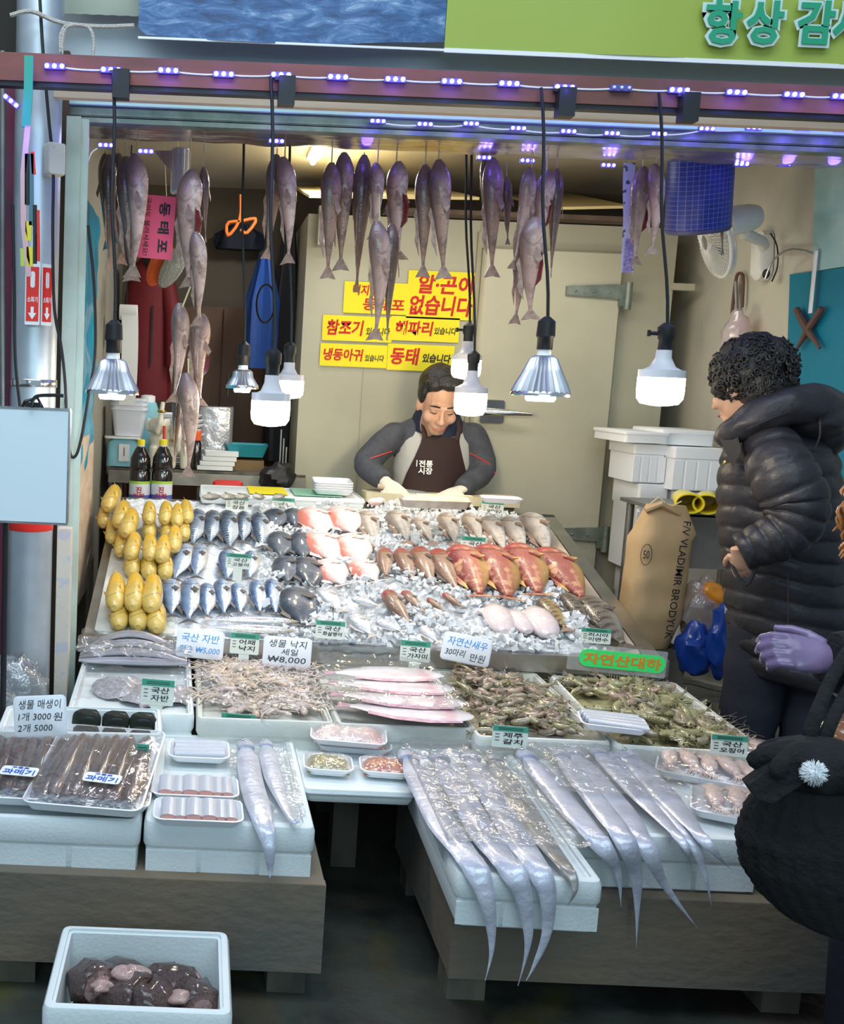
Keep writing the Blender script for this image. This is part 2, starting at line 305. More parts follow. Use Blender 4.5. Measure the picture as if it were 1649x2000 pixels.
for ch, cx in (('항', 1413), ('상', 1494), ('감', 1594), ('사', 1664)):
    q = Y(cx, 44, 3.10); T = MX.Translation((q.x, q.y-3.12, q.z))@MX.Rotation(math.pi/2, 4, 'X')
    text('letter_outline', ch, .125, .135, T@MX.Translation((0, 0, -.002)), K['txt_rim'], bn, .075)
    text('letter', ch, .105, .12, T@MX.Translation((0, 0, .003)), K['txt_green'], bn, .03)
# ---- beams
BZ = Y(824, 158, 2.735).z; WZ = Y(568, 195, 2.975).z
m = M(); m.box((.75, 2.76, BZ), (2.9, .05, .058)); m.box((.75, 2.742, BZ-.034), (2.9, .02, .012)); 
tag(ob('lighting_beam', m, K['beam_red']), 'dark red beam along the stall front carrying the upper row of LEDs', 'beam')
tag(ob('lamp_track', M().box((.75, 2.752, BZ-.046), (2.85, .03, .012)), K['black']), 'thin black lamp track under the dark red beam', 'track')
tag(ob('wooden_batten', M().box((.89, 2.99, WZ), (2.7, .03, .036)), K['wood_pale']), 'bare pale wooden batten running behind the dark red beam', 'batten')
# ---- LED modules: white housing with three diodes
LB = None
def led(q, dx=(1, 0, 0), lab='', grp='', on=True, sc=1):
    global LB
    if LB is None:
        LB = (M().box((0, 0, 0), (.048, .008, .013)).mesh('led_module', k('led_case', (.10, .09, .42), .4)), M().sph((0, -.006, 0), .0050, 8).mesh('diode', E_LED), M().sph((0, -.006, 0), .004, 8).mesh('diode', K['white_pl']))
    t = ob('led_module', LB[0], T=frame(q, dx, z=(0, 0, 1))@MX.Scale(sc, 4)); tag(t, lab, 'light', grp)
    for a in (-.017, 0, .017): ob('diode', LB[1 if on else 2], par=t, loc=(a, 0, 0))
    if on: point('led_light', (q[0], q[1]-.03, q[2]-.012), .13, (.12, .07, 1), .02)
    return t
xs = [107, 217, 329, 437, 549, 660, 772, 882, 994, 1102, 1213, 1326, 1438, 1550, 1644]
pw = []
for i, x in enumerate(xs):
    y = 130+(x-107)*.0385+(3 if i in (1, 3, 9) else 0)
    q = Y(x, y, 2.728); pw.append(q)
    led(q, lab=('unlit' if i == 10 else 'blue lit')+f' LED module on the red beam, {ORD[i] if i < 12 else ORD[14-i]+" from the right" if i<14 else "rightmost"}{" from the left" if i<12 else ""}', grp='LED modules on the red beam', on=i != 10, sc=1.12)
def wire(name, pts, r, mt, lab, cat='cable', sag=0):
    out = []
    for a, b in zip(pts, pts[1:]):
        a, b = V(a), V(b)
        for j in range(6): f = j/6; out.append(a.lerp(b, f)+V((0, 0, -sag*4*f*(1-f))))
    out.append(V(pts[-1])); return tag(ob(name, M().tube(out, r, 6), mt), lab, cat)
wire('led_wire', [p+V((0, .006, .002)) for p in pw], .0025, K['white_pl'], 'white wire linking the LED modules on the red beam', sag=.004)
pw = []
for i, (x, y) in enumerate([(738, 237), (830, 243), (920, 242), (1012, 251), (1110, 257), (1195, 261), (1287, 262), (1380, 252), (1472, 250), (1567, 250), (1645, 253)]):
    q = Y(x, y, 3.235); pw.append(q); led(q, lab=f'blue lit LED module along the teal header, {ORD[i]} from the left', grp='LED modules on the teal header')
wire('led_wire', [p+V((0, .006, 0)) for p in pw], .0022, K['white_pl'], 'white wire linking the LED modules on the teal header', sag=.006)
for i, (x, y) in enumerate([(207, 284), (285, 296), (540, 276), (714, 286), (945, 308), (1030, 314), (1188, 323), (1448, 321), (1531, 321), (1618, 320)]):  # row at the foil; some modules stand in for LED reflections in it
    led(Y(x, y, 3.28 if x < 600 else 3.5), lab=f'blue lit LED module under the foil soffit, {ORD[i]} from the left', grp='LED modules under the foil soffit')
led(Y(72, 268, 2.7), (0, 0, 1), 'blue lit LED module hanging upright beside the metal pipe', 'LED modules by the pipe')
led(Y(22, 198, 2.7), (.8, 0, -.6), 'blue lit LED module tilted at the beam end near the pipe', 'LED modules by the pipe')
# ---- hanging lamps
def cord(par, top, bot, r=.0045, n=10):
    top, bot = V(top), V(bot)
    ob('cord', M().tube([top.lerp(bot, i/n)+V((.004*math.sin(i*.9), 0, 0)) for i in range(n+1)], r, 6), K['rubber'], par)
def ribs(m, prof, n, d, mi=0):
    rings = []
    for r, z in prof:
        rings.append([((r*(1+(d if j % 2 else -d)))*math.cos(2*math.pi*j/n), (r*(1+(d if j % 2 else -d)))*math.sin(2*math.pi*j/n), z) for j in range(n)])
    m.loft(rings, (0, 0), mi)
def bulb_lamp(px, ytop, ybot, wpx, d, beamz, lab, adapter=True, key=False):
    a, b = Y(px, ytop, d), Y(px, ybot, d); s = (a.z-b.z); R_ = wpx/2/FP*d       # a.z: socket top, b.z: bulb bottom
    t = thing('bulb_lamp', lab, 'lamp', tuple(b), group='hanging bulb lamps')
    h = s
    ob('socket', M().lathe([(.008, h), (.022, h-.012), (.022, h-.04), (.018, h-.045), (.018, h-.075)], 16), K['rubber'], t)
    if key: ob('switch_key', M().tube([(-.018, 0, h-.028), (-.042, 0, h-.028)], .005, 8).box((-.044, 0, h-.028), (.008, .005, .016)), K['rubber'], t)
    gl = (h-.075)*.52
    ob('bulb_housing', (lambda m: (m.lathe([(.019, h-.07), (.020, h-.09), (R_*.55, gl+(h-.09-gl)*.55), (R_*.9, gl+(h-.09-gl)*.35), (R_, gl+.02), (R_, gl)], 32), m)[1])(M()), k('bulb_housing', (.62, .60, .62), .4) if 'bulb_housing' not in K else K['bulb_housing'], t)
    ob('glowing_globe', M().lathe([(R_*.995, gl), (R_, gl*.5), (R_*.97, gl*.25), (R_*.8, gl*.06), (R_*.4, 0), (.002, -.002)], 32), E_WARM, t)
    cord(t, (Y(px, 185, d)-b)+V((0, 0, beamz-Y(px, 185, d).z)), (0, 0, h))
    if adapter: ob('track_adapter', M().box((0, 0, beamz-b.z-.035), (.042, .035, .07)).box((-.025, 0, beamz-b.z-.005), (.012, .01, .008)), K['black'], t)
    point('bulb_light', (b.x, b.y, b.z-.03), 2.6, (1, .82, .58), .05)
    return t
def par_lamp(px, ytop, ybot, wpx, d, beamz, lab, adapter=True):
    a, b = Y(px, ytop, d), Y(px, ybot, d); h = a.z-b.z; R_ = wpx/2/FP*d
    t = thing('reflector_lamp', lab, 'lamp', tuple(b), group='hanging reflector lamps')
    ob('socket', M().lathe([(.008, h), (.022, h-.012), (.024, h-.05), (.020, h-.055), (.020, h-.085)], 16), K['rubber'], t)
    ob('bulb_neck', M().lathe([(.017, h-.08), (.018, h-.105)], 16), K['white_pl'], t)
    m = M(); ribs(m, [(.022, h-.10), (.034, h-.108), (R_*.62, (h-.1)*.62), (R_*.86, (h-.1)*.28), (R_*.96, .012)], 56, .05)
    ob('finned_reflector', m, k('fins', (.52, .53, .56), .3, .9) if 'fins' not in K else K['fins'], t)
    m = M(); m.lathe([(R_*.95, .014), (R_, .008), (R_, .002), (R_*.93, .002), (R_*.8, .016)], 40, cap=(0, 0)); ob('rim', m, K['chrome'], t)
    ob('glowing_lens', M().lathe([(R_*.5, .012), (R_*.5, -.006), (R_*.44, -.012), (.002, -.012)], 28), E_COOL, t)
    cord(t, (Y(px, 185, d)-b)+V((0, 0, beamz-Y(px, 185, d).z)), (0, 0, h))
    if adapter: ob('track_adapter', M().box((0, 0, beamz-b.z-.035), (.042, .035, .07)).box((-.025, 0, beamz-b.z-.005), (.012, .01, .008)), K['black'], t)
    l = point('spot', (b.x, b.y, b.z-.04), 1.8, (.80, .88, 1), .04)
    return t
par_lamp(219, 625, 771, 104, 2.715, BZ-.01, 'finned reflector lamp with cool light, leftmost above the yellow fish')
bulb_lamp(527, 680, 832, 76, 2.715, BZ-.01, 'large warm glowing bulb above the mackerel, nearest of the hanging pair')
par_lamp(1056, 618, 775, 114, 2.715, BZ-.01, 'chrome finned reflector lamp in front of the cold room door')
bulb_lamp(1287, 630, 792, 86, 2.715, BZ-.01, 'large warm glowing bulb on key socket, next to the woman', key=True)
bulb_lamp(562, 668, 778, 60, 3.6, 2.364, 'warm bulb half hidden behind the front bulb above the mackerel', adapter=False)
par_lamp(473, 667, 760, 64, 3.75, 2.364, 'small white finned reflector lamp before the dark storage corner', adapter=False)
bulb_lamp(909, 630, 740, 56, 3.95, 2.364, 'small warm bulb with key socket beside the yellow paper signs', adapter=False, key=True)
bulb_lamp(917, 685, 812, 62, 3.7, 2.364, 'small warm bulb hanging lowest in front of vendor shoulder', adapter=False)
t = thing('tube_light', 'bright short tube light on the stall ceiling', 'lamp', (0, 0, 0)); q = Y(622, 300, 4.6); q.z = 2.345
ob('fixture', M().box((q.x, q.y, 2.357), (.06, .5, .02)), K['white_pl'], t); ob('tube', M().tube([(q.x, q.y-.23, 2.335), (q.x, q.y+.23, 2.335)], .013, 10), E_TUBE, t)
area('tube_area', (q.x, q.y, 2.30), (q.x, q.y, 0), .1, .5, 9, (.95, .97, 1))
area('back_lamp', (1.2, 4.1, 2.06), (1.2, 5, .9), 1.2, .15, 3.5, (1, .95, .82))
# ---------------------------------------------------------------- cold room
cr_ = thing('cold_room', 'beige insulated cold room with a hinged door behind the vendor', 'cold room', (0, 0, 0))
m = M(); m.box((1.29, 5.2, 1.05), (1.68, .84, 2.1)); ob('panel_body', m, K['cream'], cr_)
m = M()
for x in (.74, 1.235, 1.885): m.box((x, 4.779, 1.05), (.004, .003, 2.1))
m.box((1.56, 4.772, 1.985), (.64, .012, .012)); m.box((1.232, 4.772, 1.05), (.02, .02, 2.0)); ob('seam_trim', m, k('seam', (.36, .33, .23), .7), cr_)
dr = ob('door', M().loft([rrect(.63, 1.78, .01, 0), rrect(.63, 1.78, .01, .05), rrect(.61, 1.76, .008, .062)], T=MX.Translation((1.56, 4.78, 1.09))@MX.Rotation(math.pi/2, 4, 'X')), K['cream2'], cr_)
for z in (Y(1180, 570, 4.7).z, Y(1150, 1045, 4.7).z):
    m = M(); m.prism([(1.62, z-.02), (1.62, z+.02), (1.83, z+.035), (1.90, z+.035), (1.90, z-.06), (1.86, z-.06), (1.86, z-.03)], 4.70, 4.72)
    m.tube([(1.895, 4.695, z-.075), (1.895, 4.695, z+.045)], .016, 10)
    for x in (1.66, 1.74, 1.81): m.sph((x, 4.698, z), .006, 8)
    ob('hinge', m, K['hinge'], dr)
q = Y(985, 806, 4.68); m = M(); m.loft([rrect(.11, .05, .012, 0), rrect(.11, .05, .012, .02)], T=MX.Translation((q.x-.05, 4.715, q.z+.03))@MX.Rotation(math.pi/2, 4, 'X'))
m.loft([rrect(.11, .05, .012, 0), rrect(.11, .05, .012, .02)], T=MX.Translation((q.x-.05, 4.715, q.z-.025))@MX.Rotation(math.pi/2, 4, 'X'))
m.tube([(q.x-.08, 4.69, q.z), (q.x-.02, 4.67, q.z), (q.x+.12, 4.66, q.z-.002)], [.02, .016, .008], 10); ob('latch_handle', m, K['chrome'], dr)
sb = thing('switch_box', 'small grey control box on the cold room wall', 'control box', (0, 0, 0)); q = Y(637, 442, 4.76)
ob('case', M().box((q.x, 4.75, q.z), (.075, .05, .17)), K['cream2'], sb); ob('lid', M().box((q.x+.004, 4.722, q.z), (.06, .008, .15)), K['white_pl'], sb)
k('card', (.66, .54, .25), .75, c2=(.6, .48, .22), sc_=4)
for (xa, xb, y0, y1, ya, lab) in ((603, 935, 4.55, 5.4, 408, 'flat yellowish cardboard sheet lying on the cold room roof at its open end'), (1085, 1235, 4.6, 5.4, 370, 'flat yellowish cardboard sheet on the cold room roof behind the hanging fish')):
    a, b = Y(xa, ya, y0), Y(xb, ya, y0); z = 2.13
    m = M(); m.add([(a.x, y0, z), (b.x, y0, z+.02), (b.x, y1, z+.21), (a.x, y1, z+.19), (a.x, y0, z+.012), (b.x, y0, z+.032), (b.x, y1, z+.222), (a.x, y1, z+.202)], [(3, 2, 1, 0), (4, 5, 6, 7), (0, 1, 5, 4), (1, 2, 6, 5), (2, 3, 7, 6), (3, 0, 4, 7)])
    tag(ob('cardboard_sheet', m, K['card']), lab, 'cardboard', 'cardboard on the cold room')
tag(ob('roof_plank', M().box((1.45, 4.70, 2.112), (1.35, .1, .02)), K['door_wood']), 'dark wooden plank along the top front edge of the cold room', 'plank')
# yellow paper signs with brush lettering
def paper(px0, py0, px1, py1, d, words_, lab, mt='paper_y', tilt=0, grp=None):
    a, b = Y((px0+px1)/2, (py0+py1)/2, d), None
    w_, h_ = (px1-px0)/FP*d, (py1-py0)/FP*d
    T = MX.Translation(a)@MX.Rotation(math.pi/2, 4, 'X')@MX.Rotation(tilt, 4, 'Z')
    t = thing('paper_sign', lab, 'sign', T=T, group=grp)
    ob('sheet', M().loft([rrect(w_, h_, .002, 0, 1), rrect(w_, h_, .002, .001, 1)]), K[mt], t)
    for (bd, cx, cy, fw, fh, ink, bold) in words_:
        text('lettering', bd, w_*fw, h_*fh, MX.Translation((cx*w_, cy*h_, .002)), K[ink], t, bold, .12)
    return t
D_ = 4.772
g = 'yellow paper signs on the cold room'
paper(673, 553, 802, 612, D_, [('먹지 않을', -.1, .24, .55, .34, 'ink_red', .03), ('동태포', .1, -.2, .62, .4, 'ink_red', .025)], 'yellow paper sign, two red lines partly hidden behind a hanging pollock', tilt=0, grp=g)
paper(797, 532, 928, 622, D_, [('알·곤이', .05, .22, .8, .4, 'ink_red', .03), ('없습니다', 0, -.22, .92, .42, 'ink_red', .03)], 'largest yellow paper sign with two bold red lines, highest on the cold room', grp=g)
paper(631, 618, 765, 666, D_, [('참조기', -.18, .02, .52, .62, 'ink_red', .03), ('있습니다', .3, -.08, .34, .3, 'ink_black', .02)], 'narrow yellow paper sign reading 참조기, upper pair, nearer the storage corner', grp=g)
paper(764, 620, 896, 666, D_, [('해파리', -.16, .02, .54, .6, 'ink_red', .03), ('있습니다', .3, -.05, .32, .3, 'ink_black', .02)], 'narrow yellow paper sign reading 해파리, upper pair, nearer the door', grp=g)
paper(626, 673, 756, 716, D_, [('냉동아귀', -.16, .02, .58, .55, 'ink_red', .03), ('있습니다', .31, -.08, .28, .3, 'ink_black', .02)], 'narrow yellow paper sign reading 냉동아귀, lowest and nearest the storage corner', grp=g)
paper(757, 674, 886, 724, D_, [('동태', -.24, .04, .42, .66, 'ink_red', .03), ('있습니다', .24, 0, .42, .34, 'ink_black', .03)], 'yellow paper sign reading 동태 있습니다 above the vendor', grp=g)
# ================================================================ platforms
def platform(x0, x1, y0, y1, z1, zb, legs, lab):
    t = thing('wooden_platform', lab, 'platform', (x0, y0, 0), group='low wooden display platforms')
    ob('deck', M().box(((x1-x0)/2, (y1-y0)/2, z1-.012), (x1-x0, y1-y0, .024)), K['wood_old'], t)
    ob('front_board', M().box(((x1-x0)/2, .012, (z1+zb)/2-.001), (x1-x0+.004, .026, z1-zb)), K['wood_old'], t)
    ob('side_board', M().box((x1-x0-.012 if x0 < 0 else .012, (y1-y0)/2, (z1+zb)/2-.002), (.024, y1-y0-.03, z1-zb-.004)), K['wood_old'], t)
    for x, y in legs: ob('leg', M().box((x-x0, y-y0, zb/2+.02), (.085, .085, zb+.04)), K['wood_leg'], t)
    return t
ZP = .279
platform(-.66, .308, 2.075, 2.72, ZP, .077, [(.24, 2.16), (.24, 2.62), (-.36, 2.16), (-.36, 2.62)], 'low weathered wooden platform under the two white boxes by the pipe')
platform(.588, 1.9, 2.075, 2.72, ZP, .078, [(.64, 2.16), (.64, 2.62), (1.34, 2.16), (1.75, 2.62)], 'low weathered wooden platform under the boxes of long silver hairtails')
k('void', (.02, .018, .016), .9)
# low dark plank stand carrying the middle boxes
t = thing('rack', 'dark low timber rack under the five middle fish boxes', 'rack', (0, 0, 0))
ob('rack_top', M().box((.63, 2.93, .33), (1.94, .5, .03)), K['wood_leg'], t)
for x in (-.25, .45, 1.0, 1.5):
    for y in (2.76, 3.12): ob('leg', M().box((x, y, .158), (.07, .07, .316)), K['wood_leg'], t)
# ---------------------------------------------------------------- foam boxes
def foam_box(name, fl, fr, h, dep, lab, rec=.02, wall=.022, cat='foam box', grp='white foam fish boxes', mt='foam', lip=.006, seam=True, ribs_=5, slope=0, yaw=None):
    fl, fr = V(fl), V(fr); wd = (fr-fl).length; a = math.atan2(fr.y-fl.y, fr.x-fl.x) if yaw is None else yaw
    t = thing(name, lab, cat, T=MX.Translation(fl)@MX.Rotation(a, 4, 'Z')@MX.Rotation(slope, 4, 'X'), group=grp)
    cx, cy = wd/2, dep/2; rr = lambda e, z, r=.018: rrect(wd-e*2, dep-e*2, max(.004, r-e*.5), z, 4, cx, cy)
    hs = h*.55
    rings = [rr(.012, 0), rr(.006, .010), rr(.005, hs-.003), rr(.0025, hs), rr(0, hs+.006), rr(0, h-.012), rr(.004, h-.002), rr(.008, h)]
    rings += [rr(wall-.006, h), rr(wall-.006, h-lip), rr(wall, h-lip), rr(wall+.004, h-rec)]
    m = M().loft(rings)
    if ribs_:
        n = 3
        for i in range(n):
            m.loft([rrect(wd/n*(.96 if i % 2 else .9), .006, .002, z, 2, wd*(i+.5)/n, .0065+.0012*(i % 2)) for z in (.006, hs-.008)])
    ob('shell', m, K[mt], t, ang=30)
    t['hh'] = h; t['ww'] = wd; t['dd'] = dep
    return t
def top(t, u, v, z=0):   # point above a box: u across, v deep, z over the rim
    return t.matrix_basis@V((u*t['ww'], v*t['dd'], t['hh']+z))
# front row
bG = foam_box('foam_box', Y(-150, 1698, 2.105), Y(271, 1712, 2.105), .128, .56, 'white foam box under the two trays of dried dark fish fillets', rec=.03)
bH = foam_box('foam_box', Y(277, 1714, 2.105), Y(611, 1728, 2.105), .128, .56, 'white foam box holding cut hairtail trays and two whole hairtails', rec=.012, wall=.03)
a, b = Z(884, 1812, ZP+.002), Z(1172, 1828, ZP+.002)
bJ = foam_box('foam_box', a, b, .112, .72, 'white foam box protruding furthest, four hairtails under wrinkled film', rec=.010, wall=.024, ribs_=5)
a, b = Y(1179, 1762, 2.105), Y(1476, 1776, 2.105)
bK = foam_box('foam_box', (a.x-.09, a.y, ZP+.001), (b.x, b.y, ZP+.001), .125, .56, 'white foam box under the hairtails next to the squid trays', rec=.010, wall=.024)
a = Y(1480, 1777, 2.105)
bL = foam_box('foam_box', (a.x, a.y, ZP+.001), (a.x+.42, a.y, ZP+.001), .125, .56, 'white foam box carrying the squid trays beside the knitted bag', rec=.012, wall=.03)
a, b = Y(592, 1568, 2.36), Y(812, 1580, 2.36)
bI = foam_box('foam_slab', a, b, .036, .33, 'white foam lid bridging the gap with four wrapped packs', rec=.006, wall=.014, cat='foam lid', seam=False, ribs_=0)
a, b = Z(5, 1446, .44), Z(318, 1452, .44)
bF = foam_box('foam_box', (a.x-.02, a.y, .412), (b.x, b.y, .412), .05, .21, 'shallow white foam box holding the dark green seaweed lumps', rec=.045, wall=.018, ribs_=0)
# middle row
ZM = .45; mids = []
for (x0, y0), (x1, y1), lab, mt in (((128, 1388), (380, 1396), 'white foam box of bagged silvery fish and grey rays, leftmost in the middle row', 'foam'), ((384, 1402), (655, 1412), 'white foam box filled with raw small octopuses', 'foam_dirty'), ((659, 1414), (928, 1424), 'white foam box with pink flatfish under clear film', 'foam_dirty'), ((932, 1438), (1198, 1450), 'white foam box heaped with grey shrimps, nearer the middle', 'foam_dirty'), ((1204, 1455), (1513, 1474), 'white foam box heaped with large greenish shrimps near the woman', 'foam_dirty')):
    a, b = Z(x0, y0, ZM), Z(x1, y1, ZM)
    if x0 > 900: a = Z(x0, y0, ZM)
    mids.append(foam_box('foam_box', (a.x, a.y, .345), (b.x, b.y, .345), .105, min(.64, 3.24-a.y), lab, rec=.03, wall=.016, mt=mt, ribs_=5))
# floor box with heads
a, b = Z(78, 2040, .0), Z(456, 2040, .0)
a = Z(80, 1968, .235); b = Z(455, 1985, .235)
bM = foam_box('foam_box', (a.x, a.y, 0), (b.x, a.y, 0), .235, .28, 'deep white foam box on the floor full of dark fish heads', rec=.15, wall=.022, ribs_=0)
# ---------------------------------------------------------------- big sloping steel display
TF, TB = V((-.353, 3.2, .500)), V((-.353, 4.36, .835)); TN = V((0, -(TB.z-TF.z), TB.y-TF.y)).normalized(); TD = (TB-TF).normalized()
t = thing('display_counter', 'large sloping stainless steel fish counter full of crushed ice', 'counter', (0, 0, 0))
TW, TL = 1.884, (TB-TF).length
TT = frame(TF, (1, 0, 0), z=TN)
ob('pan', M().box((TW/2, TL/2, -.035), (TW-.02, TL-.02, .01), T=TT), K['steel'], t)
def rail(x0, x1, y0, y1, h=.045, dz=-.012): return M().loft([rrect(x1-x0, y1-y0, .004, z, 2, (x0+x1)/2, (y0+y1)/2) for z in (-h, dz)], T=TT)
ob('front_rail', M().box((TW/2, 0, -.02), (TW, .012, .052), T=MX.Translation(TF)).box((TW/2, .018, .008), (TW, .045, .005), T=MX.Translation(TF)), K['steel'], t)
ob('side_rail', rail(0, .05, 0, TL), K['steel'], t); ob('side_rail', rail(TW-.055, TW, 0, TL), K['steel'], t); ob('back_rail', rail(0, TW, TL-.03, TL), K['steel'], t)
for x in (-.31, 1.48):
    for y, z in ((3.28, .47), (4.28, .75)): ob('leg', M().tube([(x, y, 0), (x, y, z)], .018, 10), K['steel_dull'], t)
ob('lower_shelf', M().box((.59, 3.75, .30), (1.8, .9, .015)), K['steel_dull'], t)
def TP(x, y, h=0): return PL(x, y, TF+TN*h, TN)      # photo point -> point on the sloping counter
a = TT.inverted()
def loc_(x, y): q = a@TP(x, y); return q
m = M(); m.loft([rrect(.26, .62, .01, z, 2, .165, .36) for z in (-.028, .004)], T=TT); tag(ob('foam_board', m, K['foam_dirty']), 'dirty white foam board under the nearest yellow fish', 'foam board', 'foam boards on the counter')
m = M(); m.loft([rrect(.12, 1.0, .01, z, 2, TW-.125, .56) for z in (-.028, -.006)], T=TT); tag(ob('foam_board', m, k('board_tan', (.62, .50, .38), .7, c2=(.5, .4, .3), sc_=9)), 'tan stained foam board along the counter edge near the paper sack', 'foam board', 'foam boards on the counter')
# crushed ice bed and chips
def inpoly(x, y, P):
    c = False
    for i in range(len(P)):
        (x1, y1), (x2, y2) = P[i], P[i-1]
        if (y1 > y) != (y2 > y) and x < (x2-x1)*(y-y1)/(y2-y1)+x1: c = not c
    return c
m = M(); m.grid(lambda a, b: TT@V((.05+(TW-.22)*a, .02+(TL-.05)*b, -.006+.014*NZ.noise(V((a*38, b*25, 3)))+.010*NZ.noise(V((a*90, b*60, 7))))), 130, 80)
icep = M()
for _ in range(6500):
    u, v = R.uniform(.33, 1.0), R.uniform(0.02, .97)
    x, y = .05+u*(TW-.24), v*TL
    dens = NZ.noise(V((x*7, y*7, 9)))
    if R.random() > .62+.9*dens: continue
    s = R.uniform(.004, .0115)*(1.2 if dens > 0 else 1); c = V((x, y, .002+R.uniform(0, .026)+.03*max(0, dens)))
    q = MX.Translation(c)@MX.Rotation(R.uniform(0, 6), 4, (R.random(), R.random(), R.random()+.1))
    vs = [V((i, j, k_))*s*R.uniform(.35, 1.15) for i in (-1, 1) for j in (-1, 1) for k_ in (-.7, .7)]
    icep.add([q_+V((R.uniform(-.3,.3),R.uniform(-.3,.3),R.uniform(-.3,.3)))*s for q_ in vs], [(0, 1, 3, 2), (4, 6, 7, 5), (0, 4, 5, 1), (2, 3, 7, 6), (0, 2, 6, 4), (1, 5, 7, 3)], 0, TT@q)
t = thing('crushed_ice', 'crushed ice spread between the fish on the steel counter', 'ice'); t['kind'] = 'stuff'
ob('ice_bed', m, K['icebase'], t); ob('ice_chips', icep, K['ice'], t, ang=60)
# ================================================================ fish
def cat_(pts, n):            # smooth interpolation of (t, v) control points
    out = []
    for i in range(n+1):
        t_ = i/n
        for j in range(len(pts)-1):
            if pts[j][0] <= t_ <= pts[j+1][0]+1e-9: break
        p0, p1, p2, p3 = pts[max(j-1, 0)], pts[j], pts[j+1], pts[min(j+2, len(pts)-1)]
        f = (t_-p1[0])/(p2[0]-p1[0]); m1 = (p2[1]-p0[1])/(p2[0]-p0[0])*(p2[0]-p1[0]); m2 = (p3[1]-p1[1])/(p3[0]-p1[0])*(p2[0]-p1[0])
        out.append((t_, (2*f**3-3*f*f+1)*p1[1]+(f**3-2*f*f+f)*m1+(-2*f**3+3*f*f)*p2[1]+(f**3-f*f)*m2))
    return out
PR = {'std': [(0, .10), (.03, .34), (.12, .72), (.3, 1), (.55, .88), (.8, .40), (.93, .17), (1, .18)],
      'round': [(0, .12), (.04, .42), (.14, .80), (.38, 1), (.65, .82), (.85, .32), (.95, .15), (1, .17)],
      'plump': [(0, .30), (.03, .58), (.12, .88), (.35, 1), (.6, .85), (.85, .4), (.95, .2), (1, .18)],
      'cod': [(0, .25), (.04, .55), (.14, .92), (.26, 1), (.5, .75), (.8, .36), (.94, .17), (1, .16)],
      'saus': [(0, .32), (.04, .62), (.15, .92), (.4, 1), (.7, .96), (.9, .80), (1, .52)],
      'slim': [(0, .05), (.06, .35), (.2, .85), (.45, 1), (.75, .8), (.93, .25), (1, .15)]}
FK = {}
def fish_kind(key, prof, h, th, fm, tail=.13, fork=.4, fins='std', mouth=0, finc=None, bend=0, split=False, ec=.12):
    n, rn = 22, 14; m = M(); rings = []
    by = lambda x: bend*(x*x*4-.4)
    for t_, v_ in cat_(PR[prof], n):
        x = .5-t_*.9; hh = v_*h/2; tt = v_*th/2*(1 if t_ < .5 else 1-.5*(t_-.5))
        rings.append([(x, by(x)+hh*math.sin(q)*(1.02 if math.sin(q) < 0 else .98), tt*math.cos(q)) for q in [2*math.pi*j/rn+.2 for j in range(rn)]])
    m.loft(rings); d = {'body': m.mesh(key+'_body', [fm])}
    fmn = finc or fm
    def plate(poly, th_=.004):
        q = M(); q.loft([[(x, y+by(x), z) for x, y in poly] for z in (-th_/2, th_/2)]); return q
    tl, r_ = tail, h*.5
    d['tail_fin'] = plate([(-.385, .018), (-.40-tl, r_*.85), (-.40-tl*(1-fork), 0), (-.40-tl, -r_*.85), (-.385, -.018)]).mesh(key+'_tail', [fmn])
    if fins == 'std': d['dorsal_fin'] = plate([(.18, h*.46), (.08, h*.60), (-.12, h*.53), (-.28, h*.30), (-.3, h*.2), (0, h*.35)]).mesh(key+'_dorsal', [fmn])
    elif fins == 'low': d['dorsal_fin'] = plate([(.12, h*.44), (.06, h*.56), (-.02, h*.46), (-.1, h*.44), (-.16, h*.5), (-.3, h*.25), (0, h*.3)]).mesh(key+'_dorsal', [fmn])
    z = th*.47
    PF = [[(.22, -.03*h/.25, z*.93), (.10, -.10*h/.25, z*1.12), (.05, -.06*h/.25, z*1.15), (.12, -.01, z*1.08)], [(.22, -.03*h/.25, z*.88), (.10, -.10*h/.25, z*1.04), (.05, -.06*h/.25, z*1.06), (.12, -.01, z*1.0)]]
    d['pectoral_fin'] = M().loft(PF).mesh(key+'_pect', [fmn]); d['pectoral_fin '] = M().loft([[(a_[0], a_[1], -a_[2]) for a_ in r] for r in PF]).mesh(key+'_pect', [fmn])
    er = .018 if h < .3 else .024
    for s in (1, -1):
        e = M()
        ez = th*.5*.66*s*(.5 if prof in ('std', 'slim') and h < .16 else 1)
        e.sph((.5-ec*.8, h*.10+by(.4), ez*.86), (er, er, er*.55), 10, 0); e.sph((.5-ec*.8, h*.10+by(.4), ez*.86+s*er*.35), (er*.6, er*.6, er*.35), 8, 1)
        d['eye' if s > 0 else 'eye '] = e.mesh(key+'_eye', [K['eye_ring'], K['pupil']])
    if mouth: d['mouth'] = M().sph((.482, -h*.12, 0), (.02, h*.05, th*.17), 8).mesh(key+'_mouth', [K['pupil']])
    if split:
        q = M(); q.loft([[(x, -h*.47*v_*math.cos(.0)+by(x)+dy, z_*v_*th*.32) for z_, dy in ((-1, .0), (-.4, .03), (.4, .03), (1, .0), (0, -.012))] for x, v_ in ((.26, .25), (.2, .8), (.05, 1), (-.1, .85), (-.18, .2))]); d['cut_belly'] = q.mesh(key+'_cut', [K['blood']])
    FK[key] = d
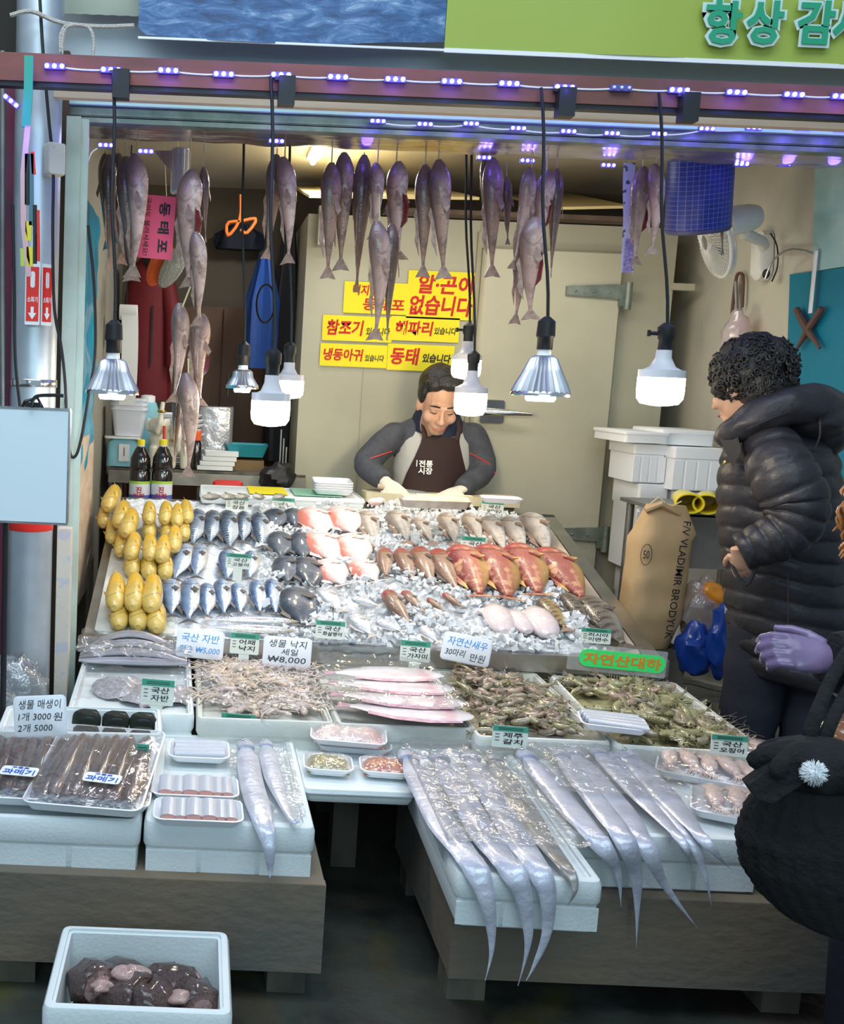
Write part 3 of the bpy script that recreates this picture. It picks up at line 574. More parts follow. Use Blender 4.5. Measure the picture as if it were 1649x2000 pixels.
def fish(key, name, H_, T_, nrm, lab, cat='fish', grp=None, roll=0, fat=1.0, th=1.0):
    H_, T_ = V(H_), V(T_); L_ = (H_-T_).length
    A = frame((H_+T_)/2, H_-T_, z=nrm)@MX.Rotation(roll, 4, 'X')@MX.Diagonal((L_, L_*fat, L_*fat*th, 1))
    d = FK[key]; o = ob(name, d['body'], T=A); tag(o, lab, cat, grp)
    for k_, me in d.items():
        if k_ != 'body': ob(k_.strip(), me, par=o)
    return o
F = fishmat
f_cor = F('corvina_skin', (.80, .47, .02), (.70, .43, .06), (.46, .38, .16), head=(.68, .50, .14), hx=.66, spots=(8, (.50, .42, .16), .6), ns=9)
f_mac = F('mackerel_skin', (.80, .82, .86), (.42, .52, .66), (.03, .07, .14), rough=.22, metal=.35, stripes=('X', 9, 6, (.02, .04, .07)))
f_mac2 = F('mackerel_flank', (.84, .82, .76), (.45, .58, .82), (.02, .07, .20), rough=.2, metal=.4)
f_drk = F('grey_oval_skin', (.13, .16, .21), (.075, .095, .13), (.035, .045, .06), rough=.35, line=(.16, .19, .24))
f_snp = F('snapper_skin', (.84, .81, .81), (.85, .75, .73), (.68, .22, .16), rough=.3, ns=5, mid=(.5, .76))
f_cod = F('cod_skin', (.86, .86, .84), (.62, .58, .54), (.28, .22, .18), rough=.3, spots=(16, (.30, .24, .20), .5))
f_sil = F('silver_skin', (.88, .90, .94), (.72, .76, .84), (.40, .42, .45), rough=.22, metal=.3)
f_rck = F('rockfish_skin', (.62, .50, .44), (.34, .22, .16), (.17, .10, .07), head=(.34, .05, .05), hx=.68, spots=(14, (.25, .12, .09), .6))
f_red = F('red_grouper_skin', (.68, .50, .14), (.44, .15, .11), (.20, .035, .04), head=(.36, .05, .05), hx=.74, spots=(11, (.70, .42, .24), .7), ns=6, rough=.42, coat=.2)
f_str = F('striped_skin', (.55, .40, .16), (.40, .28, .12), (.10, .07, .045), stripes=('X', 3.2, 2.5, (.04, .03, .022)))
f_stg = F('greyish_striped_skin', (.42, .38, .33), (.20, .17, .14), (.07, .055, .045), stripes=('X', 3.2, 2.5, (.03, .025, .02)))
f_sau = F('saury_skin', (.88, .84, .78), (.66, .68, .78), (.10, .18, .42), rough=.2, metal=.35, head=(.5, .42, .28), hx=.8)
f_pol = F('pollock_skin', (.60, .42, .32), (.36, .22, .15), (.10, .06, .04), spots=(13, (.13, .085, .07), .6), ns=5, gill=.3, head=(.16, .10, .09), hx=.78)
f_plb = F('pollock_pale_skin', (.74, .56, .48), (.52, .34, .27), (.17, .10, .08), spots=(13, (.20, .13, .11), .5), ns=5, gill=.3, head=(.22, .15, .15), hx=.80)
f_brm = F('bream_skin', (.80, .78, .70), (.50, .47, .38), (.22, .21, .18), rough=.3)
fin_d = mat('dark_fin', (.07, .06, .055), .4, c2=(.16, .13, .11), sc_=30); fin_p = mat('pale_fin', (.55, .46, .42), .4); fin_y = mat('yellow_fin', (.72, .52, .12), .4); fin_r = mat('red_fin', (.60, .12, .08), .4); fin_b = mat('brown_fin', (.25, .16, .12), .4, c2=(.4, .28, .22), sc_=20)
fish_kind('corvina', 'saus', .30, .28, f_cor, fork=.05, tail=.03, fins='none', mouth=1, finc=fin_y)
fish_kind('mackerel', 'round', .25, .17, f_mac, fork=.55, tail=.08, fins='low', finc=fin_d)
fish_kind('mackerel2', 'round', .27, .17, f_mac2, fork=.6, tail=.09, fins='low', finc=fin_d)
fish_kind('oval', 'round', .52, .26, f_drk, fork=.2, tail=.04, fins='low', finc=fin_d, ec=.1)
fish_kind('snapper', 'round', .56, .30, f_snp, fork=.3, tail=.04, fins='low', finc=f_snp, ec=.14)
fish_kind('cod', 'cod', .30, .22, f_cod, fork=.1, fins='low', finc=fin_b, bend=.03)
fish_kind('silver', 'round', .42, .2, f_sil, fork=.4, finc=fin_p)
fish_kind('rock', 'plump', .28, .20, f_rck, fork=.1, tail=.05, finc=fin_d, fins='low', bend=-.03, ec=.14)
fish_kind('redg', 'plump', .40, .32, f_red, fork=.05, tail=.04, fins='low', finc=f_red, bend=.05, ec=.15)
fish_kind('stripe', 'plump', .36, .24, f_str, fork=.05, finc=fin_b, mouth=1)
fish_kind('gstripe', 'plump', .36, .24, f_stg, fork=.05, finc=fin_d, mouth=1)
fish_kind('saury', 'slim', .11, .08, f_sau, fork=.6, tail=.07, fins='low', finc=fin_p, ec=.1)
fish_kind('pollock', 'cod', .185, .14, f_pol, fork=.15, tail=.09, fins='low', finc=fin_b)
fish_kind('pollockb', 'cod', .19, .14, f_plb, fork=.15, tail=.09, fins='low', finc=fin_b, bend=.04)
fish_kind('pollocks', 'cod', .24, .16, f_plb, fork=.15, tail=.09, fins='low', finc=fin_b, split=True, bend=-.03)
fish_kind('bream', 'round', .46, .22, f_brm, fork=.3, finc=fin_d)
def row(key, name, pts, lab, grp, h=.02, roll=0, ext=0, fat=1, cat='fish', nl=None, jr=.12):
    n = len(pts)
    for i, p in enumerate(pts):
        hx, hy, tx, ty = p[:4]; hh = p[4] if len(p) > 4 else h
        A, B = TP(hx, hy, hh), TP(tx, ty, hh)
        if ext: B = A+(B-A).normalized()*ext
        kk = p[5] if len(p) > 5 else key
        pos = (ORD[i]+' from the left') if n > 2 else ('leftmost' if i == 0 else 'rightmost')
        fish(kk, name, A, B, TN, f'{lab}, {pos}' if n > 1 else lab, cat, grp, roll+R.uniform(-jr, jr), fat*R.uniform(.95, 1.05))
def zc(ox, oy, s, pts, flip=True): return [((p[0]/s+ox), (p[1]/s+oy), (p[2]/s+ox), (p[3]/s+oy))+tuple(p[4:]) for p in pts]
A1 = (150, 900, 3.664); A2 = (550, 950, 4.1225); A3 = (880, 950, 3.664)
g = 'yellow croakers piled on the counter'
row('corvina', 'yellow_croaker', zc(*A1, [(190, 465, 205, 350), (245, 575, 262, 460), (308, 672, 325, 560)]), 'yellow croaker low in the pile by the post, head only showing', g, .035, -1.0, .20, .95)
row('corvina', 'yellow_croaker', zc(*A1, [(215, 345, 300, 175), (295, 465, 372, 260), (345, 530, 425, 330)]), 'yellow croaker lying slantwise at the top corner by the post', g, .085, -1.0, .24, .95)
row('corvina', 'yellow_croaker', zc(*A1, [(515, 548, 525, 445), (648, 562, 652, 455), (765, 555, 768, 440)]), 'yellow croaker head peeking from under the back row', g, .03, -1.0, .20, 1.05)
row('corvina', 'yellow_croaker', zc(*A1, [(512, 440, 530, 300), (628, 440, 650, 310), (712, 455, 735, 320), (790, 430, 785, 300)]), 'yellow croaker in the back row before the soy sauce bottles', g, .075, -1.0, .20, .98)
row('corvina', 'yellow_croaker', zc(*A1, [(395, 815, 402, 705), (515, 828, 520, 715), (632, 832, 640, 710)]), 'yellow croaker head peeking from under the middle row', g, .03, -1.0, .2, 1.05)
row('corvina', 'yellow_croaker', zc(*A1, [(380, 690, 430, 530), (522, 700, 530, 560), (598, 712, 635, 575), (690, 640, 705, 540)]), 'yellow croaker in the middle row of the pile', g, .075, -1.0, .21, .98)
row('corvina', 'yellow_croaker', zc(*A1, [(300, 1190, 308, 1060), (440, 1195, 442, 1060), (570, 1212, 575, 1070)]), 'yellow croaker head in the lowest row nearest the front rail', g, .035, -1.0, .2, 1.12)
row('corvina', 'yellow_croaker', zc(*A1, [(268, 1055, 300, 800), (402, 1055, 430, 820), (530, 1065, 558, 845)]), 'yellow croaker in the second row from the front rail', g, .08, -1.0, .25, .95)
g = 'mackerels on the counter'
row('mackerel', 'mackerel', zc(*A1, [(872, 355, 825, 620), (980, 360, 950, 610), (1078, 362, 1098, 650), (1198, 368, 1190, 600), (1300, 378, 1335, 640)]), 'dark backed mackerel in the back row', g, .03)
row('mackerel2', 'mackerel', zc(*A1, [(790, 600, 690, 870), (878, 605, 850, 850), (1075, 640, 1078, 870), (1250, 650, 1235, 860)]), 'silver mackerel in the middle row beside the price card', g, .03)
row('mackerel2', 'mackerel', zc(*A1, [(668, 850, 680, 1130), (812, 845, 800, 1170), (930, 880, 935, 1135), (1030, 850, 1060, 1120), (1145, 880, 1178, 1110), (1285, 855, 1315, 1105), (1395, 850, 1430, 1115)]), 'blue silver mackerel in the front row', g, .03)
row('saury', 'spanish_mackerel', [(585, 1214, 388, 1208), (580, 1232, 384, 1222)], 'long slender silver fish lying across the front of the mackerels', 'long slender fish', .03, jr=.05)
g = 'dark grey oval fish on the counter'
row('oval', 'butterfish', [(536, 998, 532, 1038), (573, 996, 578, 1032), (547, 1042, 549, 1092), (589, 1044, 594, 1094), (557, 1090, 563, 1142), (598, 1092, 610, 1152), (576, 1152, 595, 1228, .03)], 'dark grey oval fish between the mackerels and pink snappers', g, .03)


g = 'pink snappers on the counter'
row('snapper', 'pink_snapper', [(600, 998, 640, 1048), (655, 996, 696, 1046), (612, 1046, 660, 1102), (668, 1050, 718, 1104), (628, 1098, 676, 1146), (692, 1098, 742, 1138)], 'round pink snapper half buried in ice', g, .03, fat=1.12)
row('cod', 'silvery_fish', [(712, 1003, 736, 1068)], 'silver grey fish beside the pink snappers in the back row', 'pale fish', .03)
g = 'grey brown cod in the back row'
row('cod', 'small_cod', zc(*A2, [(905, 215, 1030, 460), (1080, 265, 1230, 460), (1320, 235, 1410, 470), (1500, 235, 1620, 450)])+zc(*A3, [(255, 235, 405, 470), (395, 240, 550, 480), (560, 215, 725, 500)]), 'grey brown cod in the back row on ice', g, .032, fat=1.05)
g = 'small red headed rockfish'
row('rock', 'rockfish', zc(*A2, [(825, 510, 845, 740), (950, 515, 1070, 770), (1090, 505, 1230, 800), (1235, 525, 1430, 850)]), 'small red headed rockfish in the middle rows', g, .035)
row('rock', 'rockfish', zc(*A2, [(840, 850, 1050, 1120), (975, 850, 1175, 1035), (1175, 905, 1320, 1010), (1300, 865, 1485, 990)]), 'small red headed rockfish below the ice ridge', g, .035)
row('redg', 'red_grouper', zc(*A3, [(60, 465, 240, 810), (260, 470, 450, 830), (470, 455, 660, 800), (660, 480, 990, 830)]), 'big red and yellow fish lying on ice', 'big red and yellow fish', .045, fat=.95)
row('silver', 'white_fish', zc(*A2, [(300, 820, 500, 1010), (560, 900, 800, 960), (290, 1050, 440, 1180), (560, 1030, 740, 1210), (760, 1080, 980, 1170), (1120, 1130, 1270, 1260)]), 'white silvery fish half covered by ice near the front', 'white fish near the front', .042)
g = 'plump pale squids'
FK['squidb'] = FK['silver']
k('squid', (.84, .74, .74), .25, c2=(.72, .55, .56), sc_=20, amt=.6, coat=.6, sss=.1)
for i, p in enumerate(zc(*A3, [(300, 860, 400, 1040), (440, 900, 560, 1040), (590, 880, 720, 1070)])):
    A, B = TP(p[0], p[1], .03), TP(p[2], p[3], .03); L_ = (A-B).length
    o = ob('pale_squid', M().loft([[(x, r*math.cos(q), .6*r*math.sin(q)) for q in [math.pi*j/6 for j in range(12)]] for x, r in ((.5, .03), (.42, .16), (.2, .26), (-.1, .27), (-.35, .2), (-.45, .1))]), K['squid'], T=frame((A+B)/2, A-B, z=TN)@MX.Scale(L_*1.1, 4))
    tag(o, f'plump pale pinkish squid on ice near the front, {ORD[i]} from the left', 'squid', g)
    ob('fin', M().loft([[(.5, 0, z), (.3, .34, z), (.12, .2, z), (.12, -.2, z), (.3, -.34, z)] for z in (-.01, .01)]), K['squid'], o)
row('stripe', 'striped_fish', zc(*A3, [(650, 815, 840, 1030), (820, 780, 1010, 1010, .035, 'gstripe'), (960, 810, 1270, 1160, .035, 'gstripe')]), 'brown striped fish at the front corner by the sack', 'brown striped fish', .035, fat=.95)
# styrofoam lid with small breams behind the mackerels
a, b = Y(388, 1002, 4.30), Y(712, 1003, 4.30)
bS = foam_box('foam_slab', (a.x, 4.28, .82), (b.x, 4.28, .82), .045, .34, 'white foam slab with small bream behind the mackerels', rec=.004, wall=.012, cat='foam lid', ribs_=0)
for i, x in enumerate((400, 437, 468, 504, 543)):
    q = PL(x, 972, (0, 0, .88), (0, 0, 1)); tx = [.06, .04, .02, 0, .01][i]
    fish('bream', 'small_bream', q, q+V((tx+.01, .11, .0)), (0, 0, 1), f'small grey bream on the foam slab, {ORD[i]} from the left', 'fish', 'small bream on the foam slab', R.uniform(-.2, .2))
for (u, w_, mt, lab) in ((.42, .18, 'paper_y', 'yellow plastic sheet under the small bream'), (.72, .22, 'green_sheet', 'pale green plastic mat beside the stack of empty trays')):
    if mt not in K: k('green_sheet', (.22, .5, .36), .4, c2=(.3, .6, .45), sc_=20, stretch=(5, .3, 1))
    q = top(bS, u, .5, .003); tag(ob('plastic_sheet', M().box((0, 0, 0), (w_*bS['ww']*1.3, .29, .002), T=MX.Translation(q)), K[mt]), lab, 'sheet')
# ================================================================ price cards
def cardT(px, py, d, tilt=.12, rz=0): return MX.Translation(Y(px, py, d))@MX.Rotation(rz, 4, 'Z')@MX.Rotation(math.pi/2-tilt, 4, 'X')
def green_card(px, py, wp, hp, d, lines, lab, rot=0, stem_=0):
    w_, h_ = wp/FP*d, hp/FP*d; t = thing('price_card', lab, 'price card', T=cardT(px, py, d, rz=rot)@MX.Rotation(-.04, 4, 'Z'), group='green topped price cards')
    ob('card', M().loft([rrect(w_, h_, .004, z, 2) for z in (0, .002)]), K['paper_cream'], t)
    ob('green_header', M().box((0, h_*.37, .0028), (w_*.99, h_*.25, .001)), K['green_hd'], t)
    n = len(lines)
    for i, b_ in enumerate(lines): text('lettering', b_, w_*(.55 if len(b_) < 3 else .66), h_*.24, MX.Translation((w_*.08, h_*(.08-.30*i), .0025)), K['ink_black'], t, .01, .15)
    m = M()
    for i in range(3): m.box((-w_*.36, h_*(.1-.14*i), .0026), (w_*.12, .0016, .0006))
    for i in range(2): m.box((0, h_*(.40-.07*i), .0036), (w_*.7, .0014, .0004))
    ob('small_print', m, K['ink_black'] if 'small' not in K else K['small'], t)
    if stem_: ob('stem', M().box((0, -h_/2-stem_/2, 0), (w_*.36, stem_, .002)), K['paper_cream'], t)
    return t
green_card(463, 984, 44, 30, 4.27, ['국산', '참돔'], 'green topped card on the foam slab edge, nearer the soy sauce bottles', stem_=.02)
green_card(553, 986, 44, 28, 4.27, ['국산', '농어'], 'green topped card on the foam slab edge, nearer the green mat', stem_=.02)
green_card(962, 992, 44, 30, 4.27, ['국산', '생물대구'], 'green topped card reading 생물대구 below the vendor hand', stem_=.02)
green_card(924, 1064, 48, 32, TP(924, 1085, .04).y, ['국산', '물메기'], 'green topped card reading 물메기 before the red and yellow fish', stem_=.03)
green_card(466, 1096, 50, 30, TP(466, 1118, .04).y, ['국산', '고등어'], 'green topped card reading 고등어 between the mackerels', stem_=.05)
green_card(645, 1230, 58, 36, 3.175, ['국산', '화살병어'], 'green topped card hung on the counter front under white fish')
green_card(1164, 1242, 60, 30, 3.26, ['러시아', '이면수'], 'green topped card reading 러시아 이면수 beside the striped fish')
green_card(478, 1257, 58, 42, 3.16, ['어패', '낙지'], 'green topped card reading 낙지 hung above the octopus box', stem_=.02)
green_card(811, 1272, 60, 42, 3.16, ['국산', '가자미'], 'green topped card reading 가자미 above the pink flatfish', stem_=.02)
green_card(308, 1352, 66, 52, 2.70, ['국산', '자반'], 'green topped card standing before the grey rays in film', stem_=.03)
green_card(465, 1414, 70, 42, 2.66, ['목포', '먹갈치'], 'green topped card reading 먹갈치 behind the cut hairtail trays')
green_card(996, 1439, 72, 44, 2.55, ['제주', '갈치'], 'green topped card reading 제주 갈치 above the hairtails')
green_card(1424, 1456, 74, 42, 2.50, ['국산', '오징어'], 'green topped card reading 오징어 above the squid trays')
green_card(277, 1486, 26, 70, 2.35, ['과메기'], 'narrow green topped card half hidden behind the dried fillet tray')
def white_card(px, py, wp, hp, d, items, lab, rot=0, tw=0):
    w_, h_ = wp/FP*d, hp/FP*d; t = thing('price_tag', lab, 'price tag', T=cardT(px, py, d)@MX.Rotation(-.04+rot, 4, 'Z'), group='white hand written price tags')
    ob('board', M().loft([rrect(w_, h_, .012, 0), rrect(w_+.002, h_+.002, .012, .003), rrect(w_-.004, h_-.004, .011, .005)]), K['tray'], t)
    for b_, cx, cy, fw, fh, ink in items: text('lettering', b_, w_*fw, h_*fh, MX.Translation((cx*w_, cy*h_, .0055)), K[ink], t, -.004, .15)
    return t
white_card(391, 1258, 94, 56, 3.13, [('국산 자반', 0, .22, .8, .3, 'ink_cyan'), ('한손 ₩5,000', 0, -.2, .86, .26, 'ink_cyan')], 'white tag in blue pen reading 국산 자반 ₩5,000', -.02)
white_card(561, 1273, 96, 58, 3.11, [('생물 낙지', 0, .28, .78, .26, 'ink_black'), ('세일', .05, .0, .34, .22, 'ink_black'), ('₩8,000', 0, -.28, .8, .24, 'ink_black')], 'white tag in black pen reading 생물 낙지 세일 ₩8,000', .0)
white_card(911, 1268, 98, 56, 3.11, [('자연산새우', 0, .22, .82, .3, 'ink_cyan'), ('30마리', -.22, -.18, .4, .26, 'ink_black'), ('만원', .25, -.24, .3, .28, 'ink_black')], 'white tag reading 자연산새우 above the grey shrimps', -.12)
white_card(79, 1398, 106, 82, 2.36, [('생물 매생이', .0, .30, .8, .22, 'ink_black'), ('1개 3000', -.1, .0, .62, .2, 'ink_black'), ('원', .34, -.02, .16, .2, 'ink_black'), ('2개 5000', -.1, -.28, .66, .2, 'ink_black')], 'white tag reading 생물 매생이 leaning in the seaweed box', .12)
a = cardT(1206, 1290, 3.12, .05); t = thing('neon_sign', 'clear plastic holder with a neon green sign reading 자연산대하', 'sign', T=a@MX.Rotation(-.06, 4, 'Z'))
ob('holder', M().loft([rrect(.31, .085, .004, z, 2) for z in (-.002, 0)]), acryl, t)
ob('green_label', M().loft([rrect(.272, .055, .026, z, 6, .015, -.0) for z in (.001, .003)]), K['neon'], t)
text('lettering', '자연산대하', .245, .036, MX.Translation((.015, 0, .0035)), K['ink_org'], t, .028)
# ================================================================ foam trays
def tray_mesh(w_, d_, h_=.02): return M().loft([rrect(w_-.03, d_-.03, .016, 0), rrect(w_-.012, d_-.012, .02, h_*.6), rrect(w_-.004, d_-.004, .022, h_-.002), rrect(w_, d_, .024, h_), rrect(w_-.008, d_-.008, .021, h_+.001), rrect(w_-.018, d_-.018, .018, h_*.5), rrect(w_-.032, d_-.032, .014, .004)])
def film_mesh(w_, d_, z, hump=.015, n=24, ed=0): 
    return M().grid(lambda a, b: ((a-.5)*w_, (b-.5)*d_, z+hump*max(0, (1-(2*a-1)**4)*(1-(2*b-1)**4))+.0035*NZ.noise(V((a*9, b*9, w_*50)))), n, n)
def tray(c, w_, d_, rz, lab, h_=.02, slope=0, filmed=True, grp='white foam trays', hump=.014):
    t = thing('foam_tray', lab, 'tray', T=MX.Translation(c)@MX.Rotation(rz, 4, 'Z')@MX.Rotation(slope, 4, 'X'), group=grp)
    ob('dish', tray_mesh(w_, d_, h_), K['tray'], t)
    if filmed: ob('film', film_mesh(w_-.006, d_-.006, h_+.001, hump), film, t)
    return t
# dried dark fillets (two trays)
k('dried', (.055, .028, .026), .3, c2=(.20, .11, .085), sc_=12, stretch=(1, .12, 1), coat=.8, bump=.5, bsc=30)
k('dried_skin', (.16, .18, .20), .25, .5, c2=(.5, .5, .5), sc_=30, coat=.5)
bT = bG.matrix_basis
fil = M(); fil.loft([[(x_*w_*(1+.2*math.sin(t_*9)), (t_-.5), h__*w_*1.6) for x_, h__ in ((-1, 0), (-.6, .35), (0, .5), (.6, .35), (1, 0), (0, -.15))] for t_, w_ in ((0, .03), (.08, .055), (.3, .07), (.6, .065), (.85, .04), (.96, .02), (1, .012))]); FIL = fil.mesh('fillet', K['dried'], 60)
tf = M(); tf.loft([[(-.02, -.5, z), (-.07, -.6, z), (0, -.56, z), (.07, -.6, z), (.02, -.5, z)] for z in (-.004, .004)]); TAILF = tf.mesh('tail_fin', K['dried_skin'])
for q0, wd, dd, rz, n, lab in ((V((-.405, 2.315, bT.translation.z+.152)), .26, .36, -.02, 7, 'foam tray of dried dark fillets cut off by the picture edge'), (V((-.205, 2.295, bT.translation.z+.158)), .265, .40, -.10, 10, 'foam tray of dried dark fillets with a folded film, nearer the hairtail box')):
    t = tray(q0, wd, dd, rz, lab, .024, slope=.10, grp='trays of dried fillets', hump=.018)
    for i in range(n):
        o = ob('dried_fillet', FIL, T=t.matrix_basis@MX.Translation(((i-(n-1)/2)*(wd-.06)/n, .01, .016+.004*(i % 2)))@MX.Rotation(R.uniform(-.08, .08), 4, 'Z')@MX.Scale(dd*.80, 4)@MX.Diagonal((1.15, 1, 1, 1)))
        tag(o, f'dried dark fillet, {ORD[i]} from the left in '+('the tray nearer the hairtails' if n == 10 else 'the tray at the picture edge'), 'dried fish', 'dried fillets in the '+('inner' if n == 10 else 'outer')+' tray'); ob('tail_fin', TAILF, par=o)
    l_ = thing('paper_label', 'small white label reading 과메기 on '+('the tray nearer the hairtails' if n == 10 else 'the tray at the edge of view'), 'label', T=t.matrix_basis@MX.Translation((.03, -dd*.27, .046))@MX.Rotation(-.08, 4, 'Z'), group='과메기 labels')
    ob('sheet', M().loft([rrect(.085, .042, .008, z, 2) for z in (0, .001)]), K['paper_w'], l_); text('lettering', '과메기', .072, .022, MX.Translation((0, -.006, .002)), K['ink_blue'], l_, .01); text('lettering', '구룡포', .04, .007, MX.Translation((0, .013, .002)), K['ink_blue'], l_, 0)
    if n == 10:
        t2 = tray(q0+V((.0, .045, -.030)), wd, dd*.94, -.03, 'foam tray stacked under the inner tray of dried fillets', .024, slope=.05, grp='trays of dried fillets')
# seaweed lumps
k('seaweed', (.018, .04, .022), .6, c2=(.006, .014, .01), sc_=40, stretch=(.5, 1, 2), bump=1, bsc=60, coat=.2)
sw = M(); sw.loft([rrect(.92-.25*abs(z)**3, .80-.22*abs(z)**3, .3, z*.42, 6) for z in (-1, -.8, -.4, 0, .4, .75, .93, 1)]); sw.v = [tuple(V(q)*(1+.06*NZ.noise(V(q)*4))) for q in sw.v]; SW = sw.mesh('seaweed', K['seaweed'], 0)
for i, (x, y, s, hz) in enumerate([(169, 1412, .082, 0), (226, 1414, .078, 0), (279, 1416, .076, 0), (168, 1440, .08, 1), (224, 1442, .076, 1), (276, 1442, .076, 1)]):
    q = V((0, bF.matrix_basis.translation.y+(.145 if not hz else .06), 0)); q.x = Y(x, y, q.y).x
    o = ob('seaweed_lump', SW, T=MX.Translation((q.x, q.y, .447 if not hz else .437))@MX.Scale(s, 4)@MX.Diagonal((1, .8, .8, 1)))
    tag(o, f'dark green folded seaweed lump, {["rear","front"][hz]} row, {["beside the price tag","middle","furthest from the price tag"][i % 3]}', 'seaweed', 'seaweed lumps in the shallow box')
# cut hairtail trays on box H
k('hairtail', (.46, .47, .56), .3, .2, c2=(.64, .65, .74), sc_=14, stretch=(1, 1, 1), coat=.35, bump=.25, bsc=60)
k('hairtail_dark', (.42, .41, .42), .3, .2, c2=(.24, .22, .20), sc_=14, coat=.6, bump=.15, bsc=60)
k('cutskin', (.40, .42, .48), .4, .1, c2=(.66, .67, .73), sc_=70, coat=.4); k('flesh', (.72, .30, .26), .35, c2=(.8, .5, .45), sc_=60, coat=.4)
pc = M(); pc.loft([[(.5*math.cos(a), y, .42*math.sin(a)+.06) for a in [math.pi*j/8 for j in range(16)]] for y in (-.5, -.46, 0, .5)], (0, 0)); PCB = pc.mesh('piece', K['cutskin'])
PCE = M().loft([[(.47*math.cos(a), y, .40*math.sin(a)+.06) for a in [math.pi*j/8 for j in range(16)]] for y in (-.49, .49)]).mesh('cut_flesh', K['flesh'], 30)
zt = bH.matrix_basis.translation.z+.128
for (px, py, wp, lab, dz) in ((388, 1572, 184, 'foam tray with six cut hairtail pieces, nearest the box front', 0), (382, 1526, 178, 'foam tray with six cut hairtail pieces, second from the box front', .0)):
    q = Z(px, py, zt+.03); w_ = wp/FP*q.y; t = tray((q.x, q.y, zt+.002), w_, .12, 0, lab, .018, filmed=False, grp='trays of cut hairtail')
    for i, f in enumerate([.17, .13, .2, .19, .13, .14]):
        cx = (-.5+[.11, .27, .44, .64, .80, .92][i])*(w_-.03)
        o = ob('hairtail_piece', PCB, T=t.matrix_basis@MX.Translation((cx, -.004, .018))@MX.Rotation(.02, 4, 'X')@MX.Diagonal((w_*f*1.02, .088, w_*f*.55, 1)))
        tag(o, f'cut hairtail piece with pink flesh end, {ORD[i]} from the left in the '+('front' if py > 1550 else 'second')+' tray', 'fish piece', 'cut hairtail pieces'); ob('cut_flesh', PCE, par=o)
q = Z(389, 1462, zt+.02); t = tray((q.x, q.y, zt+.002), .155, .13, 0, 'small foam tray with thin strips of hairtail, rear of the box', .018, filmed=False, grp='trays of cut hairtail')
SH = M().loft([[(-.5, .5*math.cos(a), .5*math.sin(a)) for a in [math.pi*j/5 for j in range(10)]], [(.5, .5*math.cos(a), .5*math.sin(a)) for a in [math.pi*j/5 for j in range(10)]]]).mesh('strip', K['cutskin'])
for i in range(4): tag(ob('hairtail_strip', SH, T=t.matrix_basis@MX.Translation((R.uniform(-.003, .003), .036-.026*i, .018))@MX.Rotation(.03*i-.05, 4, 'Z')@MX.Diagonal((.125, .026, .022, 1))), f'thin silvery hairtail strip, {ORD[i]} from the rear in the small tray', 'fish piece', 'thin hairtail strips')
# ---- whole hairtails
def spline(pts, n):
    out = []; pts = [V(q) for q in pts]; L_ = len(pts)
    for i in range(n+1):
        u = i/n*(L_-1); j = min(int(u), L_-2); f = u-j
        p0, p1, p2, p3 = pts[max(j-1, 0)], pts[j], pts[j+1], pts[min(j+2, L_-1)]
        out.append(.5*((2*p1)+(p2-p0)*f+(2*p0-5*p1+4*p2-p3)*f*f+(3*p1-p0-3*p2+p3)*f**3))
    return out
def hairtail(pix, wpx, zt, yf, lab, mt='hairtail', head=True, grp='whole hairtails', lift=.018):
    P3 = []
    for x, y in pix:
        q = Z(x, y, zt+lift)
        if q.y < yf-.012: q = Y(x, y, yf-.014-.004*len(P3))
        P3.append(q)
    n = 44; C = spline(P3, n); rings = []
    L_ = len(C)
    for i, c in enumerate(C):
        t_ = i/(L_-1); T_ = (C[min(i+1, L_-1)]-C[max(i-1, 0)]).normalized()
        nrm = V((0, 0, 1)) if c.y > yf+.03 else (V((0, -1, 0)) if c.y < yf-.005 else V((0, -.7, .7)))
        s = T_.cross(nrm).normalized(); nn = s.cross(T_).normalized()
        w_ = wpx/FP*2.3*.5; wv = w_*(min(1, .35+t_*8) if t_ < .09 else (1 if t_ < .3 else max(.02, (1-(t_-.3)/.7)**1.3))); th = max(.0015, wv*.26)
        rings.append([c+s*math.cos(a)*wv+nn*math.sin(a)*th for a in [2*math.pi*j/12 for j in range(12)]])
    o = tag(ob('hairtail', M().loft(rings), K[mt]), lab, 'fish', grp)
    if head:
        c0, c1 = C[0], C[2]; d_ = (c0-c1).normalized(); s = d_.cross(V((0, 0, 1))).normalized(); w_ = wpx/FP*2.3*.5
        A = frame(c0+d_*w_*.5, d_, z=(0, 0, 1))
        ob('head', M().loft([[(x*w_, r*w_*math.cos(a), .5*r*w_*math.sin(a)+.0) for a in [math.pi*j/6 for j in range(12)]] for x, r in ((-1.0, .8), (-.2, .85), (.5, .62), (1.1, .36), (1.6, .10))]), K[mt], o, T=A)
        ob('eye', M().sph((.15*w_, .25*w_, .42*w_), (.2*w_, .2*w_, .1*w_), 10, 0).sph((.15*w_, .25*w_, .46*w_), (.12*w_, .12*w_, .08*w_), 8, 1), [K['eye_ring'], K['pupil']], o, T=A)
    up_ = [C[i]+V((0, 0, .012 if C[i].y > yf else 0)) for i in range(6, 30, 1)]
    return o
zJ, yJ = bJ.matrix_basis.translation.z+.112, bJ.matrix_basis.translation.y
zK, yK = bK.matrix_basis.translation.z+.125, 2.072
